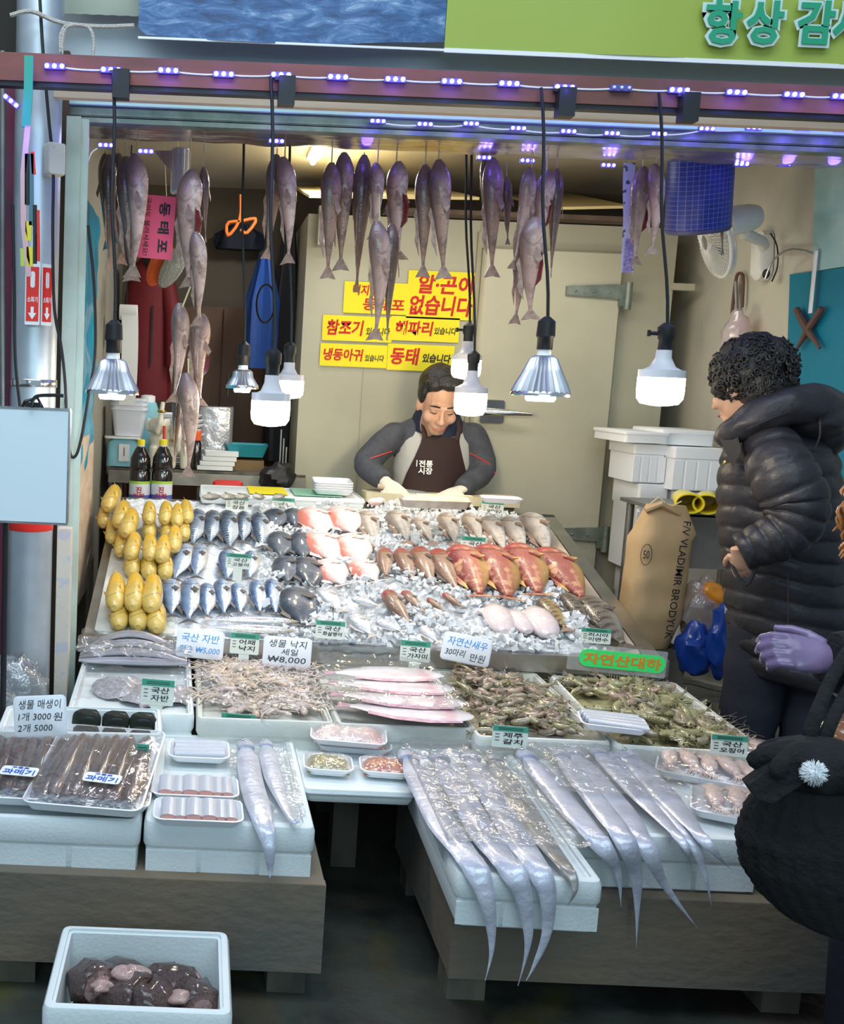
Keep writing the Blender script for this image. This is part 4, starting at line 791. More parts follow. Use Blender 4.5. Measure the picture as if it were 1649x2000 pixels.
for i, (pts, w_, mt) in enumerate([([(798, 1478), (832, 1545), (868, 1615), (925, 1690), (948, 1745), (959, 1805), (960, 1862), (948, 1915)], 60, 'hairtail'), ([(858, 1482), (905, 1560), (952, 1640), (1000, 1700), (1022, 1750), (1032, 1815), (1028, 1865), (1012, 1925)], 58, 'hairtail'), ([(918, 1480), (965, 1560), (1012, 1640), (1052, 1700), (1070, 1750), (1068, 1822), (1044, 1885), (1028, 1915)], 56, 'hairtail'), ([(966, 1485), (1012, 1560), (1062, 1640), (1108, 1698), (1124, 1735), (1110, 1768)], 52, 'hairtail_dark')]):
    hairtail(pts, w_, zJ, yJ, f'long silver hairtail hanging over the protruding foam box, {ORD[i]} from the left', mt, grp='hairtails on the protruding box')
for i, (pts, w_) in enumerate([([(1030, 1478), (1110, 1575), (1175, 1650), (1207, 1705), (1213, 1770)], 56), ([(1095, 1475), (1165, 1565), (1220, 1640), (1242, 1710), (1245, 1775), (1243, 1850)], 50), ([(1120, 1472), (1205, 1570), (1260, 1650), (1300, 1730), (1362, 1812)], 56), ([(1170, 1470), (1255, 1560), (1330, 1640), (1352, 1690)], 46), ([(1205, 1480), (1280, 1550), (1345, 1630), (1375, 1700), (1390, 1768)], 42), ([(1232, 1480), (1305, 1560), (1375, 1640), (1428, 1698)], 60)]):
    hairtail(pts, w_, zK, yK, f'long pale silver hairtail on the box beside the squid trays, {ORD[i]} from the left', 'hairtail', grp='hairtails on the rear box', lift=.016+.006*(i % 2))
zH = zt
for i, (pts, w_) in enumerate([([(480, 1458), (492, 1530), (512, 1600), (525, 1650), (528, 1700), (527, 1715)], 50), ([(520, 1455), (532, 1510), (550, 1560), (575, 1605), (590, 1580)], 40)]):
    hairtail(pts, w_, zH, 2.072, ['long silver hairtail drooping over the box of cut trays', 'silver hairtail curled inside the box of cut trays'][i], 'hairtail', grp='hairtails on the cut tray box')
# wrinkled film over the hairtail boxes
def drape(box, w0, w1, h=.03, over=.05, d0=.16, d1=1.0, n=60, amp=.006, lab='', mt=film2, side=0):
    W_, D_, H_ = box['ww'], box['dd'], box['hh']; B = box.matrix_basis
    def fn(a, b):
        x = (w0+(w1-w0)*a)*W_; y = (d0+(d1-d0)*b)*D_; z = H_+h+amp*(NZ.noise(V((x*22, y*18, 2)))+.5*NZ.noise(V((x*60, y*50, 5))))
        if side and x < 0: z += x*3; x *= .3
        return B@V((x, y, z))
    return tag(ob('plastic_film', M().grid(fn, n, n), mt), lab, 'plastic film', 'clear plastic films')
drape(bJ, -.06, 1.0, .034, d0=.12, d1=.96, lab='wrinkled clear film over the hairtails on the protruding box', side=1)
drape(bK, .1, .92, .036, d0=.25, d1=.97, lab='wrinkled clear film over the hairtails beside the squids')
drape(bH, .52, .96, .004, d0=.1, d1=.95, amp=.004, lab='clear film lying under the hairtails of the cut tray box')
# squid trays on L
k('squid_body', (.80, .66, .60), .28, c2=(.66, .40, .34), sc_=14, amt=.8, coat=.7)
sq = M(); sq.loft([[(x, r*math.cos(q), .6*r*math.sin(q)) for q in [math.pi*j/6 for j in range(12)]] for x, r in ((.62, .015), (.5, .06), (.3, .12), (0, .15), (-.22, .12), (-.28, .07))]); sq.loft([[(.62, 0, z), (.40, .2, z), (.28, .1, z), (.28, -.1, z), (.40, -.2, z)] for z in (-.006, .012)]); sq.sph((-.34, 0, 0), (.08, .07, .06), 10)
SQ = sq.mesh('squid', K['squid_body'], 60)
tn = M()
for j in range(8):
    a0 = (j-3.5)*.13; tn.tube([(-.38-.05*i, .012*(j-3.5)+math.sin(a0)*.05*i+.014*math.sin(i*1.3+j), .012*math.sin(i+j)) for i in range(8)], [.016-.0017*i for i in range(8)], 6)
TN_ = tn.mesh('tentacles', K['squid_body'], 60)
for (px, py, w_, d_, rz, n, lab) in ((1385, 1500, .24, .17, .12, 5, 'foam tray of raw squids right in front of the green topped card'), (1500, 1475, .24, .15, .1, 4, 'foam tray of raw squids half hidden by the knitted bag'), (1462, 1575, .24, .17, .1, 4, 'foam tray of raw squids nearest the box front')):
    q = Z(px, py, .43); t = tray((q.x, q.y, bL.matrix_basis.translation.z+.128), w_, d_, -.35-rz, lab, .02, grp='trays of squids', hump=.03)
    for i in range(n):
        o = ob('squid', SQ, T=t.matrix_basis@MX.Translation(((i-(n-1)/2)*w_*.19, .005, .028+.006*(i % 2)))@MX.Rotation(1.75+R.uniform(-.15, .15), 4, 'Z')@MX.Scale(d_*.82, 4))
        tag(o, f'raw pale squid, {ORD[i]} from the left in the squid tray '+('before the price card', 'behind the knitted bag', 'nearest the box front')[(px == 1500)+2*(px == 1462)], 'squid', 'squids in trays'); ob('tentacles', TN_, par=o)
# packs on the bridging lid
k('mush', (.30, .27, .10), .4, c2=(.5, .42, .2), sc_=60, bump=1, bsc=80, coat=.8); k('roe', (.45, .10, .05), .3, c2=(.65, .25, .12), sc_=40, bump=1, bsc=60, coat=1); k('fillet_pink', (.80, .62, .58), .35, c2=(.72, .36, .30), sc_=9, stretch=(2, .6, 1), coat=.5, lo=.5, hi=.7)
zI = .0+top(bI, 0, 0).z
for (px, py, w_, d_, rz, mt, lab, dz, sl) in ((640, 1504, .125, .115, -.08, 'mush', 'small pack of olive brown shellfish meat under tight film', 0, 0), (752, 1510, .13, .11, -.1, 'roe', 'small pack of red orange roe under tight film', 0, 0), (690, 1460, .20, .11, -.1, 'fillet_pink', 'lower of the two stacked packs of pink fillet pieces', 0, .1), (680, 1432, .20, .11, -.13, 'fillet_pink', 'upper of the two stacked packs of pink fillet pieces', .035, .12)):
    q = Z(px, py+(14 if dz else 0), zI+dz); t = tray((q.x, q.y+(.0), zI+dz+.002), w_, d_, rz, lab, .02, slope=sl, grp='wrapped packs on the bridging lid', hump=.014)
    fill = M().grid(lambda a, b: ((a-.5)*(w_-.02), (b-.5)*(d_-.02), .006+(.022*(1-(2*a-1)**6)*(1-(2*b-1)**6))*(1+.25*NZ.noise(V((a*9, b*7, w_*90))))), 26, 20)
    o = ob('shellfish_meat' if mt == 'mush' else 'fish_roe' if mt == 'roe' else 'fish_fillet', fill, K[mt], T=t.matrix_basis.copy()); tag(o, {'mush': 'olive brown shellfish meat in a small foam tray', 'roe': 'glossy red orange roe in a small foam tray', 'fillet_pink': ('upper' if dz else 'lower')+' pale pink fish fillets in a stacked tray'}[mt], 'seafood', kind='stuff' if mt in ('mush', 'roe') else None)
# tray of white slices across the two shrimp boxes
q = Z(1198, 1402, .50); t = tray((q.x, q.y, .475), .17, .13, -.25, 'foam tray of pale fish strips lying across the two shrimp boxes', .018, slope=-.02, filmed=False)
for i in range(4): tag(ob('fish_strip', SH, T=t.matrix_basis@MX.Translation((-.005+.004*i, .036-.026*i, .02))@MX.Rotation(-.04*i, 4, 'Z')@MX.Diagonal((.145, .03, .02, 1))), f'pale silvery fish strip in the tray among shrimps, {ORD[i]} from the rear', 'fish piece', 'pale strips in the tray among shrimps')
# ================================================================ shrimps
def shrimp_mat(n, a, b): return mat(n, a, .25, c2=b, sc_=30, coat=.8, trans=.15, sss=.1)
SM = [shrimp_mat('shrimp_grey', (.40, .36, .25), (.26, .20, .13)), shrimp_mat('shrimp_olive', (.44, .42, .22), (.30, .26, .13)), shrimp_mat('shrimp_pink', (.50, .38, .30), (.36, .22, .15))]
def shrimp_mesh(mt, s):
    rr = random.Random(s); m = M(); bend = rr.uniform(1.2, 2.2); pts = []; rad = []
    for i in range(13):
        t_ = i/12; a = -.3+bend*t_**1.3; pts.append((-.5*t_*math.cos(a*.6)*1.5+.4, -.42*math.sin(a*.9)*t_, 0)); rad.append([.02, .07, .10, .105, .105, .10, .098, .09, .08, .068, .055, .04, .02][i]*(1+.08*(i % 2)))
    m.tube(pts, rad, 8, up=(0, 0, 1), flat=.85)
    e = V(pts[-1]); d_ = (e-V(pts[-3])).normalized()
    for s_ in (-1, 0, 1):
        q = d_+V((0, 0, s_*.6)); m.loft([[e+V((0, 0, .02)), e+V((0, .02, -.02)), e-V((0, 0, .02))], [e+q*.16+V((.01, 0, .03)), e+q*.17+V((0, .01, 0)), e+q*.16+V((0, 0, -.03))]])
    for j in range(5): 
        x = pts[3+j]; m.tube([(x[0]+.1, x[1]-.06, .03), (x[0]+.04, x[1]-.17, .05*rr.uniform(-1, 1)), (x[0]+.13, x[1]-.26, .04)], .008, 4)
    for j in (-1, 1): m.tube([(.40, .03, .02*j)]+[(.40+.12*i, .03+.02*i*rr.uniform(-1, 2), .02*j+.05*j*i*.5+rr.uniform(-.03, .03)) for i in range(1, 6)], [.007, .006, .005, .004, .003, .002], 4)
    m.sph((.38, .045, .045), .022, 6, 1); m.sph((.38, .045, -.045), .022, 6, 1)
    return m.mesh('shrimp', [mt, K['pupil']], 60)
SHR = [shrimp_mesh(SM[i % 3], i) for i in range(6)]
for bi, n, L0, kinds, lab in ((3, 150, .098, (0, 2, 3, 5, 0, 1), 'small grey shrimp in the heap behind the hairtail price card'), (4, 120, .108, (1, 4, 1, 0, 4, 2), 'greenish shrimp in the heap beneath the neon green sign')):
    b = mids[bi]; W_, D_, H_ = b['ww'], b['dd'], b['hh']; B = b.matrix_basis
    m = M().grid(lambda a, c: B@V(((.06+.88*a)*W_, (.06+.88*c)*D_, H_-.028+.03*math.sin(math.pi*min(1, a*1.1))*math.sin(math.pi*c)**.6+.006*NZ.noise(V((a*20, c*20, bi))))), 40, 40)
    tag(ob('shrimp_bed', m, SM[0 if bi == 3 else 1]), 'deep layer of shrimps below the '+('grey' if bi == 3 else 'greenish')+' ones on top', 'shrimps', kind='stuff')
    for i in range(n):
        a, c = R.uniform(.08, .93), R.uniform(.08, .93)
        if bi == 3 and a > .8 and c < .35: a -= .3
        if bi == 4 and a < .2 and c < .4: a += .3
        hh = H_-.016+.034*math.sin(math.pi*min(1, a*1.1))*math.sin(math.pi*c)**.6
        o = ob('shrimp', SHR[kinds[i % 6]], T=B@MX.Translation((a*W_, c*D_, hh+R.uniform(0, .012)))@MX.Rotation(R.uniform(0, 6.28), 4, 'Z')@MX.Rotation(R.uniform(-.5, .5), 4, 'X')@MX.Rotation(R.uniform(-.3, .3), 4, 'Y')@MX.Scale(L0*R.uniform(.8, 1.15), 4)); tag(o, lab, 'shrimp', 'shrimps in the '+('middle' if bi == 3 else 'end')+' box')
# ================================================================ octopuses
k('octo', (.78, .66, .52), .2, c2=(.56, .40, .30), sc_=10, coat=.9, trans=.15, bump=.3, bsc=40); k('octo2', (.80, .70, .66), .2, c2=(.60, .46, .42), sc_=12, coat=.9, trans=.15, bump=.3, bsc=40)
OB = []
for v_ in range(4):
    rr = random.Random(50+v_); m = M(); m.loft([[(x, r*math.cos(q), .75*r*math.sin(q)) for q in [math.pi*j/5 for j in range(10)]] for x, r in ((-.30, .02), (-.27, .055), (-.18, .08), (-.06, .07), (0, .045), (.06, .055), (.12, .035))]); h_ = m.mesh('octopus', K['octo' if v_ % 2 else 'octo2'], 0)
    m = M()
    for j in range(8):
        a0 = (j-3.5)*.26; m.tube([(.08+.09*i*math.cos(a0*(1+.08*i)), (.09*i)*math.sin(a0)+.05*math.sin(i*.9+j*1.7+rr.random()), .03*math.sin(i*1.3+j)) for i in range(12)], [.042-.0031*i for i in range(12)], 6)
    OB.append((h_, m.mesh('tentacles', K['octo' if v_ % 2 else 'octo2'], 0)))
b = mids[1]; W_, D_, H_ = b['ww'], b['dd'], b['hh']; B = b.matrix_basis
for i in range(46):
    a, c = R.uniform(.08, .93), R.uniform(.08, .80); r_ = c*4
    o = ob('small_octopus', OB[i % 4][0], T=B@MX.Translation((a*W_, c*D_, H_-.012+.010*math.sin(math.pi*a)+.006*r_))@MX.Rotation(1.45+R.uniform(-1.1, 1.1), 4, 'Z')@MX.Scale(R.uniform(.11, .15), 4)); tag(o, 'small raw octopus with pale wavy arms in the octopus box', 'octopus', 'small octopuses in the box'); ob('tentacles', OB[i % 4][1], par=o)
drape(b, .06, .94, .012, d0=.1, d1=.9, amp=.006, lab='wrinkled clear film over the small octopuses', mt=film)
# ================================================================ flatfish
k('flat', (.86, .80, .82), .25, c2=(.74, .48, .52), sc_=5, stretch=(1, .5, 1), coat=.8, lo=.5, hi=.75); k('flat_edge', (.62, .30, .36), .3, c2=(.75, .5, .55), sc_=20, coat=.6)
zC = mids[2].matrix_basis.translation.z+.105+.012
for i, (h0, t0, lift) in enumerate([((862, 1322), (640, 1318), .05), ((884, 1350), (650, 1338), .035), ((905, 1378), (655, 1360), .02), ((925, 1405), (668, 1382), .0)]):
    A, Bq = Z(*h0, zC+lift*.5), Z(*t0, zC+lift*.5); L_ = (A-Bq).length; A4 = frame((A+Bq)/2, A-Bq, z=(0, .1, 1))
    o = ob('flatfish', M().loft([[(x, (r*math.cos(q)), .22*r*math.sin(q)+.02) for q in [math.pi*j/8 for j in range(16)]] for x, r in ((.5, .02), (.47, .06), (.38, .11), (.15, .15), (-.1, .14), (-.3, .08), (-.4, .035), (-.44, .03))]), K['flat'], T=A4@MX.Diagonal((L_, L_*1.95, L_*1.1, 1))); tag(o, f'pink white flatfish lying belly up under film, {ORD[i]} from the counter', 'fish', 'flatfish in the middle box')
    ob('tail_fin', M().loft([[(-.43, .025, z), (-.53, .05, z), (-.54, -.05, z), (-.43, -.025, z)] for z in (.015, .022)]), K['flat_edge'], o)
    ob('fin_fringe', M().loft([[(x, s*(r+.012), .012), (x, s*(r-.01), .03)] for x, r, s in ((.4, .1, -1), (.15, .15, -1), (-.1, .14, -1), (-.3, .08, -1))], (0, 0), closed=False), K['flat_edge'], o)
drape(mids[2], .03, .99, .045, d0=.05, d1=.90, amp=.01, lab='shiny clear film stretched over the pink flatfish', mt=filmmat('bright_film', .14, 11, rough=.1))
# ================================================================ leftmost middle box: bagged fish and rays
b = mids[0]; W_, D_, H_ = b['ww'], b['dd'], b['hh']; B = b.matrix_basis
k('silverbag', (.60, .60, .66), .25, .4, c2=(.42, .40, .42), sc_=12, stretch=(.3, 2, 1), coat=.6); k('ray_skin', (.30, .28, .32), .3, c2=(.52, .48, .50), sc_=8, coat=.6)
for i in range(6):
    m = M(); pts = [(W_*(-.02+.98*t_), D_*(.98-.045*i)+.012*math.sin(t_*3), H_+.01+.022*(5-i if i > 2 else i+1)*math.sin(math.pi*min(1, t_*1.05))**.8) for t_ in [j/14 for j in range(15)]]
    m.tube(pts, [.004+.015*math.sin(math.pi*(j+.4)/15)**.7 for j in range(15)], 10, flat=.7, up=(0, 0, 1)); tag(ob('long_fish', m, K['silverbag'], T=B), f'long silvery fish in the humped bag, {ORD[i]} from the counter', 'fish', 'bagged silvery fish')
drape(b, -.04, 1.0, .06, d0=.62, d1=1.06, amp=.02, lab='wrinkled clear bag humped over the silvery fish')
for i, (x, y, s, a) in enumerate([(.42, .42, .085, .4), (.62, .30, .08, -.5), (.84, .34, .075, .2)]):
    o = ob('ray', M().loft([[(r*math.cos(q)*(1.25 if math.cos(q) > 0 else .8), r*math.sin(q), z+.08*math.sin(q*3)) for q in [2*math.pi*j/18 for j in range(18)]] for r, z in ((.35, 0), (1, .02), (.9, .14), (.5, .34), (.15, .42))]), K['ray_skin'], T=B@MX.Translation((x*W_, y*D_, H_-.02))@MX.Rotation(a+2, 4, 'Z')@MX.Scale(s, 4)); tag(o, f'grey violet ray piece under film, {ORD[i]} from the post', 'ray', 'ray pieces'); ob('tail', M().tube([(-.7-.25*j, .1*math.sin(j), .1) for j in range(5)], [.16, .12, .08, .05, .02], 8), K['ray_skin'], o)
drape(b, .05, .97, .02, d0=.06, d1=.6, amp=.008, lab='clear film over the grey violet ray pieces', mt=film)
# ================================================================ fish heads in the floor box
k('monk', (.035, .020, .018), .28, c2=(.13, .07, .065), sc_=10, bump=.6, bsc=30, coat=.8); k('monk_in', (.50, .26, .24), .3, c2=(.70, .5, .46), sc_=14, bump=.5, bsc=30, coat=.7)
B = bM.matrix_basis; W_, D_ = bM['ww'], bM['dd']
for i, (u, v_, z, s, rz, rx) in enumerate([(.16, .55, .12, .062, 2.2, .3), (.16, .28, .08, .06, 1.0, -.4), (.36, .70, .10, .065, .2, .1), (.42, .36, .115, .068, 2.6, .4), (.60, .26, .12, .062, -.5, .5), (.70, .55, .115, .066, .5, -.2), (.88, .42, .11, .06, 2.0, .1), (.34, .2, .07, .055, 1.5, .9), (.82, .2, .06, .055, .3, .7)]):
    q = M(); q.loft([[(x, r*math.cos(t_)*1.05, r*math.sin(t_)*(.85 if math.sin(t_) > 0 else .6)*(1+.0*x)) for t_ in [2*math.pi*j/16 for j in range(16)]] for x, r in ((-.75, .75), (-.7, .85), (-.2, .95), (.4, .85), (.85, .6), (1.1, .42))], (0, 0)); q.v = [tuple(V(p_)*(1+.32*NZ.noise(V(p_)*2.2+V((i, 0, 0))))) for p_ in q.v]
    o = ob('cut_monkfish', q, K['monk'], T=B@MX.Translation(((.5+(u-.5)*.80)*W_, (.5+(v_-.5)*.78)*D_, z+.070))@MX.Rotation(rz, 4, 'Z')@MX.Rotation(rx, 4, 'Y')@MX.Scale(s*.82, 4), ang=0); tag(o, f'dark brown cut fish head in the floor box, {["at the rear corner","at the front corner","at the rear middle","in the middle with pink flesh","in front with pale jaw","behind the pale jaw","at the far end","low in front, mostly covered","low at the front end"][i]}', 'fish head', 'fish heads in the floor box')
    ob('cut_flesh', M().loft([[(-.70, r*.82*math.cos(t_), r*.66*math.sin(t_)+.05) for t_ in [2*math.pi*j/14 for j in range(14)]] for r in (1, .5)]+[[(-.55, .3*math.cos(t_), .25*math.sin(t_)+.05) for t_ in [2*math.pi*j/14 for j in range(14)]]]), K['monk_in'], o)
    ob('open_mouth', M().loft([[(x, r*math.cos(t_), r*.55*math.sin(t_)) for t_ in [2*math.pi*j/14 for j in range(14)]] for x, r in ((1.12, .45), (1.16, .36), (.95, .25))]), K['monk_in'], o)
    ob('eye', M().sph((.5, .42, .46), (.14, .14, .1), 10, 0).sph((.5, .44, .53), (.07, .07, .05), 8, 1), [K['eye_ring'], K['pupil']], o)

for i, (u, v_, z, s, rz) in enumerate([(.5, .5, .212, .042, .3), (.32, .42, .205, .036, 1.2), (.70, .33, .205, .034, 2.0), (.62, .16, .185, .024, .5), (.45, .17, .185, .026, 1.5)]):
    q = M(); q.sph((0, 0, 0), (1.3, .7, .35), 22); q.v = [tuple(V(p_)*(1+.5*NZ.noise(V(p_)*1.8+V((i*3, 1, 0))))) for p_ in q.v]
    tag(ob('fish_flesh', q, K['monk_in'], T=B@MX.Translation((u*W_, v_*D_, z))@MX.Rotation(rz, 4, 'Z')@MX.Rotation(.4, 4, 'Y')@MX.Scale(s, 4), ang=0), f'torn pink piece of fish flesh among the dark heads, {["central","nearer the pipe side","beside the pale jaw","small, by the front rim","tiny, at the front rim middle"][i]}', 'fish piece', 'pink flesh pieces in the floor box')
# ================================================================ hanging pollocks
HG = 'half dried pollocks hanging under the soffit'
def hang(x0, y0, x1, y1, d, key, roll, lab, up=True, d2=None):
    A, B = Y(x0, y0, d), Y(x1, y1, d2 or d)
    o = fish(key, 'hanging_pollock', A, B, (0, -1, 0), lab, 'fish', HG, roll)
    if up:
        L_ = (A-B).length; q = o.matrix_basis.inverted()@V((A.x, A.y+.004, 2.115)); m = M().tube([(.46, 0, 0), ((.46+q.x)/2, .0, 0), q], .004/L_*.6, 5); ob('string', m, k('twine', (.62, .55, .3), .8) if 'twine' not in K else K['twine'], o)
    return o
PB = {'by the teal tarp': [(214, 302, 213, 530, 3.62, 'pollock', 1.2), (205, 300, 208, 490, 3.7, 'pollock', 2.2), (232, 300, 238, 520, 3.66, 'pollock', .9), (222, 298, 226, 480, 3.74, 'pollockb', 1.9), (246, 306, 257, 553, 3.55, 'pollock', .35), (268, 300, 262, 545, 3.5, 'pollockb', -.25)],
 'left of the long hanging chain': [],
 'in the chain beside the pink sign': [(371, 332, 366, 565, 3.45, 'pollocks', -.5), (398, 326, 402, 475, 3.5, 'pollock', 1.4), (386, 452, 388, 640, 3.42, 'pollockb', -.3), (355, 592, 341, 790, 3.45, 'pollockb', .4), (391, 612, 389, 796, 3.48, 'pollocks', .5), (368, 728, 370, 935, 3.42, 'pollockb', -.2), (349, 760, 340, 905, 3.5, 'pollock', 1.3)],
 'behind the front bulb cord': [(541, 302, 521, 510, 3.55, 'pollock', .5), (557, 306, 566, 518, 3.5, 'pollockb', -.5)],
 'before the cardboard sheet': [(648, 318, 640, 548, 3.5, 'pollock', .3), (672, 298, 665, 532, 3.56, 'pollock', -.3)],
 'above the yellow signs': [(712, 303, 696, 575, 3.56, 'pollock', 1.1), (738, 318, 730, 470, 3.48, 'pollockb', -.3), (775, 316, 779, 512, 3.52, 'pollocks', -.7), (742, 432, 736, 668, 3.42, 'pollockb', .15), (766, 436, 756, 668, 3.46, 'pollock', 1.3)],
 'over the largest yellow sign': [(831, 322, 826, 545, 3.5, 'pollock', .3), (857, 312, 867, 548, 3.46, 'pollock', -.2)],
 'beside the twin black cords': [(963, 308, 961, 545, 3.55, 'pollock', .2), (948, 306, 944, 445, 3.6, 'pollock', 1.2), (990, 345, 992, 480, 3.6, 'pollock', .8)],
 'in front of the cold room door': [(1038, 328, 1003, 530, 3.42, 'pollockb', .6), (1068, 334, 1052, 500, 3.46, 'pollocks', -.4), (1088, 330, 1076, 545, 3.52, 'pollock', 1.2), (1022, 438, 1008, 636, 3.45, 'pollockb', .4), (1042, 424, 1034, 628, 3.4, 'pollocks', -.2)],
 'beside the blue plaid bucket': [(1256, 325, 1240, 520, 3.5, 'pollocks', .5), (1283, 320, 1276, 500, 3.46, 'pollockb', -.2), (1405, 330, 1412, 500, 3.75, 'pollock', .9)]}
for pl, L_ in PB.items():
    for i, p in enumerate(L_):
        long_ = p[1] > 400
        hang(*p, f'half dried pollock hanging {pl}, {"split, " if p[5] == "pollocks" else ""}{"lower, " if long_ else ""}{ORD[i]} of bunch', up=not long_)
# strings joining the lower tiers
for (x0, y0, x1, y1, d, lab) in ((372, 560, 356, 600, 3.44, 'yellow twine'), (368, 700, 368, 735, 3.44, 'yellow twine'), (390, 560, 391, 620, 3.46, 'yellow twine'), (741, 380, 742, 440, 3.43, 'yellow twine'), (1030, 380, 1030, 445, 3.43, 'yellow twine')):
    tag(ob('twine', M().tube([Y(x0, y0, d), Y(x1, y1, d)], .003, 6), K['twine']), f'short {lab} tying the lower pollock '+{372: 'to the pale split one by the pink sign', 368: 'lowest in the chain', 390: 'on the chain side away from the post', 741: 'above the yellow signs', 1030: 'before the cold room door'}[x0], 'twine', 'twine ties')
# pink sign
t = thing('paper_sign', 'bright pink sign with upright brush lettering reading 동태포', 'sign', T=MX.Translation(Y(306, 444, 3.6))@MX.Rotation(math.pi/2, 4, 'X')@MX.Rotation(-.04, 4, 'Z'))
w_, h_ = 66/FP*3.6, 117/FP*3.6
ob('sheet', M().loft([rrect(w_, h_, .002, z, 1) for z in (0, .001)]), K['paper_pink'], t)
text('lettering', '동 태 포', h_*.8, w_*.33, MX.Translation((w_*.2, 0, .002))@MX.Rotation(-math.pi/2, 4, 'Z'), K['ink_black'], t, .03)
text('lettering', '국이도 불러서세요!', h_*.92, w_*.16, MX.Translation((-w_*.28, 0, .002))@MX.Rotation(-math.pi/2, 4, 'Z'), K['ink_black'], t, 0)
# cup stack, brown paper, patterned strip, plaid bucket
q = Y(352, 335, 3.62); t = thing('cup_stack', 'stack of clear ribbed plastic cups hanging above the pink sign', 'cups', q)
m = M()
for i in range(16): m.lathe([(.028, .07-.009*i), (.033, .07-.009*i), (.030, .062-.009*i)], 20, cap=(0, 0))
m.lathe([(.027, .075), (.026, -.06), (.02, -.07)], 20); ob('cup', m, k('cups', (.62, .62, .68), .15, trans=.6, coat=.5), t); ob('hanger', M().tube([(0, 0, .07), (0, 0, 2.11-q.z)], .002, 6), K['white_pl'], t)
tag(ob('brown_paper', M().grid(lambda a, b: Y(300+36*a, 290+45*b*a+4, 3.63+.02*math.sin(a*5)), 8, 8), mat('kraft', (.42, .33, .28), .8)), 'folded brown paper hanging beside the cup stack', 'paper')
t = thing('patterned_strip', 'long narrow printed strip hanging beside the split pollock by the bucket', 'strip', (0, 0, 0))
a, b = Y(1230, 318, 3.6), Y(1226, 532, 3.6); m = M().grid(lambda u, v: a.lerp(b, v)+V(((u-.5)*.04, .004*math.sin(v*9), 0)), 3, 30); ob('hanger', M().tube([a, (a.x, a.y, 2.365)], .002, 5), K['twine'], t); ob('strip', m, mat('strip_print', (.60, .62, .85), .5, c2=(.10, .10, .2), sc_=38, lo=.58, hi=.62), t)
m = M(); c_ = a.lerp(b, .85); m.box((c_.x, c_.y-.006, c_.z), (.03, .003, .11)); ob('dark_patch', m, mat('strip_dark', (.18, .12, .35), .5, c2=(.4, .35, .6), sc_=120), t)
pb = bpy.data.materials.new('plaid'); pb.use_nodes = True; nt = pb.node_tree; N = nt.nodes.new; L = nt.links.new; tc = N('ShaderNodeTexCoord'); br = N('ShaderNodeTexBrick'); br.offset = 0; br.inputs['Scale'].default_value = 62
for k_, v_ in (('Color1', (.015, .03, .22, 1)), ('Color2', (.02, .03, .28, 1)), ('Mortar', (.12, .2, .62, 1)), ('Mortar Size', .045), ('Brick Width', 1), ('Row Height', 1)): br.inputs[k_].default_value = v_
mp = N('ShaderNodeMapping'); mp.inputs['Scale'].default_value = (1, .001, 1); mp.inputs['Rotation'].default_value = (math.pi/2, 0, 0); L(tc.outputs['Object'], mp.inputs[0]); L(mp.outputs[0], br.inputs[0]); L(br.outputs[0], nt.nodes['Principled BSDF'].inputs[0]); nt.nodes['Principled BSDF'].inputs['Roughness'].default_value = .4
q = Y(1366, 385, 3.75); t = thing('plaid_bucket', 'blue plaid round insulated bucket hanging under the soffit', 'bucket', T=MX.Translation(q)@MX.Rotation(-.16, 4, 'Y')@MX.Rotation(.22, 4, 'X'))
ob('drum', M().lathe([(.104, -.115), (.108, -.105), (.108, .13), (.104, .14)], 40), pb, t); ob('base', M().lathe([(.103, -.118), (.108, -.112), (.109, -.104), (.106, -.1)], 40), k('bucket_base', (.05, .06, .16), .5, c2=(.1, .1, .2), sc_=10), t)
ob('strap', M().tube([(-.1, 0, .12), (-.06, 0, .19), (0, 0, .22), (.06, 0, .19), (.1, 0, .12)], .006, 8), K['rubber'], t)
# lamp cable coil
q = Y(519, 593, 2.72); wire('cord_coil', [q+V((.024*math.cos(a), .002, .05*math.sin(a))) for a in [i*.5 for i in range(27)]], .0025, K['rubber'], 'loop of spare grey cord tied to the front bulb cord')
# ================================================================ post side: pipe, signs, cables
q = Y(68, 600, 3.02); t = thing('metal_pipe', 'thick upright galvanised pipe beside the post with a red band', 'pipe', (q.x, q.y, 0))
ob('tube', M().lathe([(.066, 0), (.066, 2.8)], 40), K['galv'], t); ob('steel_clamp', M().lathe([(.068, 1.30), (.0695, 1.302), (.0695, 1.32), (.068, 1.322)], 40, cap=(0, 0)).box((.02, -.074, 1.311), (.03, .012, .014)), K['chrome'], t)
z1 = Y(68, 1035, 3.0).z; ob('red_band', M().lathe([(.067, z1), (.0675, z1+.002), (.0675, z1+.06), (.067, z1+.062)], 40, cap=(0, 0)), k('red', (.72, .03, .02), .4), t)
tag(ob('maroon_screen', M().box((Y(22, 600, 3.1).x-.06, 3.14, 1.1), (.19, .03, 2.2)), k('maroon', (.20, .025, .06), .5, c2=(.1, .02, .05), sc_=4)), 'dark red upright panel behind the metal pipe', 'screen')
tag(ob('grey_pole', M().tube([Y(5, 100, 3.0), Y(5, 1000, 3.0)], .008, 10), K['steel_dull']), 'thin grey pole at the picture edge before the dark red panel', 'pole')
